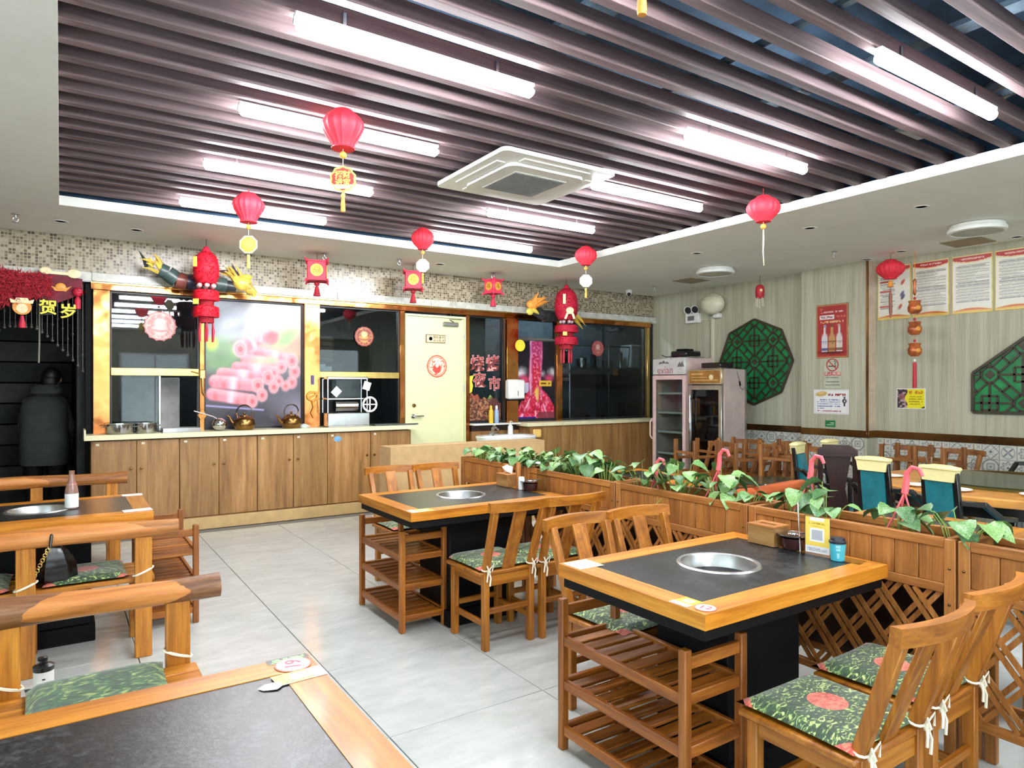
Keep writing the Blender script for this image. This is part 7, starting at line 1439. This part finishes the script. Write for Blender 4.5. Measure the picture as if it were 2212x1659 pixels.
for a, b_, r in (((-0.30, 0, -0.04), (-0.18, 0, -0.10), 0.08), ((-0.18, 0, -0.10), (0.0, 0, -0.10), 0.09), ((0.0, 0, -0.10), (0.2, 0, -0.06), 0.085), ((0.2, 0, -0.06), (0.34, 0, -0.07), 0.06)): obj('body_segment', MB().tube([a, ((a[0]+b_[0])/2, 0, (a[2]+b_[2])/2), b_], [r*0.93, r, r*0.93], 14), DRDARK, t)
f_ = obj('golden_fin', spikes((-0.36, -0.05, 0.06), (0.5, -0.2, 0.35), 10, 0.17, 0.03, 8, 1.0).ell((-0.40, -0.04, 0.04), (0.10, 0.05, 0.07), 14, 10), ORNG, t); obj('yellow_jaw', MB().tube([(-0.42, -0.06, -0.03), (-0.36, -0.06, -0.05), (-0.30, -0.06, -0.085)], [0.03, 0.03, 0.006], 8).ell((-0.45, -0.05, -0.06), (0.06, 0.03, 0.05), 10, 8), plain('jaw_yellow', (222, 206, 90), 0.35), f_)
obj('tail_claw', spikes((0.32, -0.05, -0.06), (0.5, -0.2, -0.45), 5, 0.18, 0.025, 9, 0.5).tube([(0.30, -0.06, -0.03), (0.38, -0.06, -0.15), (0.50, -0.06, -0.26)], [0.035, 0.028, 0.006], 8), DRGOLD, t); obj('dark_crest', MB().ell((0.36, -0.02, 0.08), (0.05, 0.04, 0.05), 12, 8), DRDARK, t)
# ================================================================ LEFT DOORWAY
t = thing('tinsel_garland', 'crimson tinsel garland hanging across the dark doorway at left', 'garland', (-0.36, 7.96, 2.50), 0)
r_ = random.Random(3); mb = MB(); V = []; F = []
mb.box(-0.36, 0.02, -0.08, 0.26, 0.035, 0.10)
for k in range(2600):
    u = r_.random(); x = -0.40+0.68*u; top = 0.17-0.10*u; bot = -0.14-0.08*math.sin(PI*min(u*1.25, 1))+0.10*max(0, u-0.7); z = bot+(top-bot)*r_.random(); y = 0.02-0.06*r_.random(); a = r_.random()*2*PI; l_ = 0.03+0.03*r_.random(); i = len(V); dx, dz = math.cos(a)*l_, math.sin(a)*l_
    V += [(x-dz*0.12, y, z+dx*0.12), (x+dz*0.12, y, z-dx*0.12), (x+dx, y-0.03*r_.random(), z+dz)]; F.append((i, i+1, i+2))
mb.add(V, F); q = obj('tinsel', mb, REDD, t); q['kind'] = 'stuff'
t = thing('bunting_cloth', 'dark red cloth with cream bat motif and pink tassel beside the tinsel garland', 'ornament', (0.0, 7.95, 2.50), 0)
obj('cloth', MB().prism([(-0.18, 0.12), (0.18, 0.08), (0.18, -0.06), (0.08, -0.12), (-0.02, -0.17), (-0.14, -0.14), (-0.18, -0.08)], 0.0, 0.008, 'xz'), plain('sheer_red', (96, 16, 34), 0.7, var=0.3, nscale=10), t)
obj('bat_motif', MB().ell((-0.12, -0.006, 0.135), (0.05, 0.008, 0.035), 14, 8).ell((0.11, -0.006, 0.125), (0.06, 0.008, 0.045), 14, 8).box(-0.09, -0.01, 0.105, 0.08, 0, 0.135, 0.003), CREAMP, t); obj('ingot_motif', MB().ell((0.0, -0.01, -0.015), (0.045, 0.01, 0.04), 14, 8).prism([(-0.09, 0.0), (-0.05, -0.02), (0.05, -0.02), (0.09, 0.0), (0.045, -0.055), (-0.045, -0.055)], -0.012, -0.004, 'xz'), ORNG, t)
obj('pink_tassel', fuzz_ball([(0.01, -0.01), (0.04, -0.03), (0.045, -0.06), (0.03, -0.09), (0.01, -0.10)], 120, 0.03, 12).lathe([(0.012, -0.10), (0.028, -0.13), (0.026, -0.22), (0, -0.22)], 12), SQR, t, (0.14, -0.01, 0.0))
t = thing('letter_garland', 'gold new year characters strung across the dark doorway', 'garland', (-0.2, 7.93, 2.27), 0)
obj('thread', MB().tube([(-0.55, 0.01, 0.22), (-0.2, 0.01, 0.16), (0.05, 0.01, 0.14), (0.32, 0.01, 0.20)], 0.0025, 5), REDD, t)
for ch_, x, z in (('贺', 0.10, 0.0), ('岁', 0.265, -0.03)):
    lettering(ch_, 0.155, INKD, t, (x, 0.004, z), FACE_MY, 0.003, 0.008, 'letter_rim'); lettering(ch_, 0.15, YELP, t, (x, -0.006, z), FACE_MY, 0.004, 0.003, 'letter'); obj('letter_cord', MB().tube([(x, 0.01, z+0.06), (x, 0.01, 0.15)], 0.0025, 5), REDD, t)
obj('face_medallion', MB().lathe([(0.075, -0.006), (0.075, 0.004), (0, 0.004), (0, -0.006)], 28, (-0.105, 0, 0.0), axis='y'), ORNG, t)
md = obj('medallion_hat', MB().prism([(-0.19, 0.035), (-0.02, 0.035), (-0.01, 0.075), (-0.05, 0.06), (-0.06, 0.085), (-0.15, 0.085), (-0.16, 0.06), (-0.20, 0.075)], -0.012, -0.005, 'xz'), CREAMP, t); obj('medallion_cheek', MB().lathe([(0.045, -0.011), (0.045, -0.006), (0, -0.006), (0, -0.011)], 22, (-0.105, 0, -0.015), axis='y'), CREAMP, t)
obj('medallion_tassel', MB().lathe([(0, -0.08), (0.014, -0.085), (0.03, -0.17), (0.028, -0.20), (0, -0.20)], 12, (-0.105, 0, 0)), SQR, t)
t = thing('bead_curtain', 'pale bead strands forming an arch in the dark doorway at left', 'curtain', (0, 8.04, 0), 0)
obj('curtain_rod', MB().tube([(-1.3, 0, 2.55), (0.2, 0, 2.55)], 0.012, 8), BLACKM, t)
for k in range(28):
    x = 0.185-0.042*k; zb = 2.09-0.44*max(0.0, (x+0.22)/0.42)**1.25 if x > -0.22 else 2.09-0.44*max(0.0, (-0.42-x)/0.42)**1.25
    mb = MB().tube([(x, 0, 2.55), (x, 0, zb)], 0.0035, 6)
    for z, r in ((zb, 0.013), (zb+0.022, 0.008), (zb+0.16+0.05*(k % 3), 0.010)): mb.ell((x, 0, z), (r, r, r*1.2), 8, 6)
    obj('bead_strand', mb, STRAND, t)
tag(obj('pull_cord', MB().tube([(-0.195, 8.9, 1.77), (-0.19, 8.9, 2.0), (-0.19, 8.9, 2.94)], 0.009, 6), plain('cord_pale', (196, 188, 168), 0.5)), 'pale pull cord hanging in the dark room', 'cord')
# ---- the person in the dim room, seen from behind
t = thing('person', 'person in a grey-green coat with dark hair seen from behind in the dark doorway', 'person', (-0.145, 9.0, 0), -0.25)
def loft(rings, n=20):
    mb = MB(); V = []; F = []
    for (cx, cy_, z, a, b_) in rings:
        for k in range(n): th = 2*PI*k/n; V.append((cx+a*math.copysign(abs(math.cos(th))**0.85, math.cos(th)), cy_+b_*math.copysign(abs(math.sin(th))**0.85, math.sin(th)), z))
    for i in range(len(rings)-1):
        for k in range(n): F.append((i*n+k, i*n+(k+1) % n, (i+1)*n+(k+1) % n, (i+1)*n+k))
    F += [tuple(range(n))[::-1], tuple(range((len(rings)-1)*n, len(rings)*n))]; return mb.add(V, F)
J = {'pel': (0, 0, 0.90, .135), 'sp': (0, 0.005, 1.08, .125), 'ch': (0.0, 0.02, 1.28, .135), 'nk': (0.01, 0.05, 1.42, .055), 'hd0': (0.03, 0.085, 1.49, .075), 'hd1': (0.04, 0.11, 1.60, .088),
     'sl': (-0.17, 0.02, 1.33, .07), 'el': (-0.22, 0.04, 1.05, .05), 'wl': (-0.20, 0.16, 0.84, .034), 'hl': (-0.19, 0.22, 0.78, .03), 'sr': (0.17, 0.03, 1.33, .07), 'er': (0.235, 0.06, 1.06, .05), 'wr': (0.20, 0.20, 0.88, .034), 'hr': (0.18, 0.26, 0.83, .03),
     'jl': (-0.10, 0, 0.84, .10), 'kl': (-0.11, 0.02, 0.47, .065), 'al': (-0.115, -0.02, 0.09, .045), 'tl': (-0.125, 0.12, 0.045, .038), 'jr': (0.10, 0, 0.84, .10), 'kr': (0.11, 0.03, 0.47, .065), 'ar': (0.115, -0.01, 0.09, .045), 'tr': (0.13, 0.13, 0.045, .038)}
E_ = [('pel', 'sp'), ('sp', 'ch'), ('ch', 'nk'), ('nk', 'hd0'), ('hd0', 'hd1'), ('ch', 'sl'), ('sl', 'el'), ('el', 'wl'), ('wl', 'hl'), ('ch', 'sr'), ('sr', 'er'), ('er', 'wr'), ('wr', 'hr'), ('pel', 'jl'), ('jl', 'kl'), ('kl', 'al'), ('al', 'tl'), ('pel', 'jr'), ('jr', 'kr'), ('kr', 'ar'), ('ar', 'tr')]
V = [v_[:3] for v_ in J.values()]; ks = list(J); R = [v_[3] for v_ in J.values()]; E2 = [(ks.index(a), ks.index(b_)) for a, b_ in E_]
for side, (wx, wy, wz) in (('l', (-0.19, 0.22, 0.78)), ('r', (0.18, 0.26, 0.83))):       # five fingers on each hand
    hb = ks.index('h'+side)
    for k in range(5):
        s_ = (k-2)*0.017; L_ = (0.055, 0.075, 0.082, 0.076, 0.062)[k] if k else 0.05
        a = len(V); V += [(wx+s_, wy+0.03+(0.0 if k else -0.02), wz-0.02), (wx+s_*1.2+(0.0 if k else -0.02), wy+0.03+L_*0.55, wz-0.05), (wx+s_*1.2, wy+0.02+L_*0.5, wz-0.05-L_*0.5)]; R += [0.011, 0.009, 0.007]; E2 += [(hb, a), (a, a+1), (a+1, a+2)]
me = bpy.data.meshes.new('body'); me.from_pydata(V, E2, []); bo = link('body', me, t); md_ = bo.modifiers.new('skin', 'SKIN'); md_.use_smooth_shade = True
for i, q in enumerate(R): me.skin_vertices[0].data[i].radius = (q, q)
me.skin_vertices[0].data[0].use_root = True; sb = bo.modifiers.new('sub', 'SUBSURF'); sb.levels = 2; sb.render_levels = 2; me.materials.append(COAT)
obj('head', MB().ell((0.042, 0.105, 1.60), (0.078, 0.096, 0.115), 24, 18).ell((0.052, 0.195, 1.585), (0.014, 0.02, 0.02), 10, 8).ell((-0.04, 0.10, 1.59), (0.012, 0.02, 0.03), 10, 8).ell((0.124, 0.105, 1.59), (0.012, 0.02, 0.03), 10, 8), SKIN, t)
obj('eyes', MB().ell((0.02, 0.19, 1.61), (0.012, 0.01, 0.007), 10, 8).ell((0.082, 0.19, 1.61), (0.012, 0.01, 0.007), 10, 8), WHITE, t); obj('mouth', MB().ell((0.052, 0.192, 1.54), (0.022, 0.008, 0.006), 10, 8), REDD, t)
obj('hair', MB().ell((0.04, 0.085, 1.63), (0.092, 0.102, 0.105), 24, 16).ell((0.035, 0.03, 1.575), (0.08, 0.055, 0.09), 20, 12), HAIR, t)
obj('coat', loft([(0, 0.0, 0.66, 0.215, 0.15), (0, 0.0, 0.70, 0.228, 0.155), (0, 0.0, 0.90, 0.232, 0.15), (0, 0.0, 1.05, 0.222, 0.145), (0, 0.01, 1.22, 0.228, 0.145), (0, 0.015, 1.32, 0.22, 0.135), (0.003, 0.025, 1.385, 0.165, 0.105), (0.006, 0.035, 1.42, 0.10, 0.08)]), COAT, t)
obj('hood', loft([(0.008, 0.03, 1.40, 0.10, 0.085), (0.015, 0.0, 1.44, 0.15, 0.10), (0.02, 0.0, 1.49, 0.155, 0.095), (0.02, 0.02, 1.535, 0.115, 0.075)]), COAT, t)
obj('trousers', loft([(-0.115, 0.0, 0.06, 0.062, 0.07), (-0.11, 0.01, 0.45, 0.078, 0.085), (-0.10, 0, 0.84, 0.11, 0.12)]).add(*(lambda m_: (m_.v, m_.f))(loft([(0.115, 0.0, 0.06, 0.062, 0.07), (0.11, 0.01, 0.45, 0.078, 0.085), (0.10, 0, 0.84, 0.11, 0.12)]))), BLACKM, t)
obj('shoes', loft([(-0.12, 0.04, 0.0, 0.05, 0.13), (-0.12, 0.04, 0.05, 0.05, 0.125), (-0.12, 0.01, 0.09, 0.045, 0.08)]).add(*(lambda m_: (m_.v, m_.f))(loft([(0.12, 0.05, 0.0, 0.05, 0.13), (0.12, 0.05, 0.05, 0.05, 0.125), (0.12, 0.02, 0.09, 0.045, 0.08)]))), BLACKM, t)
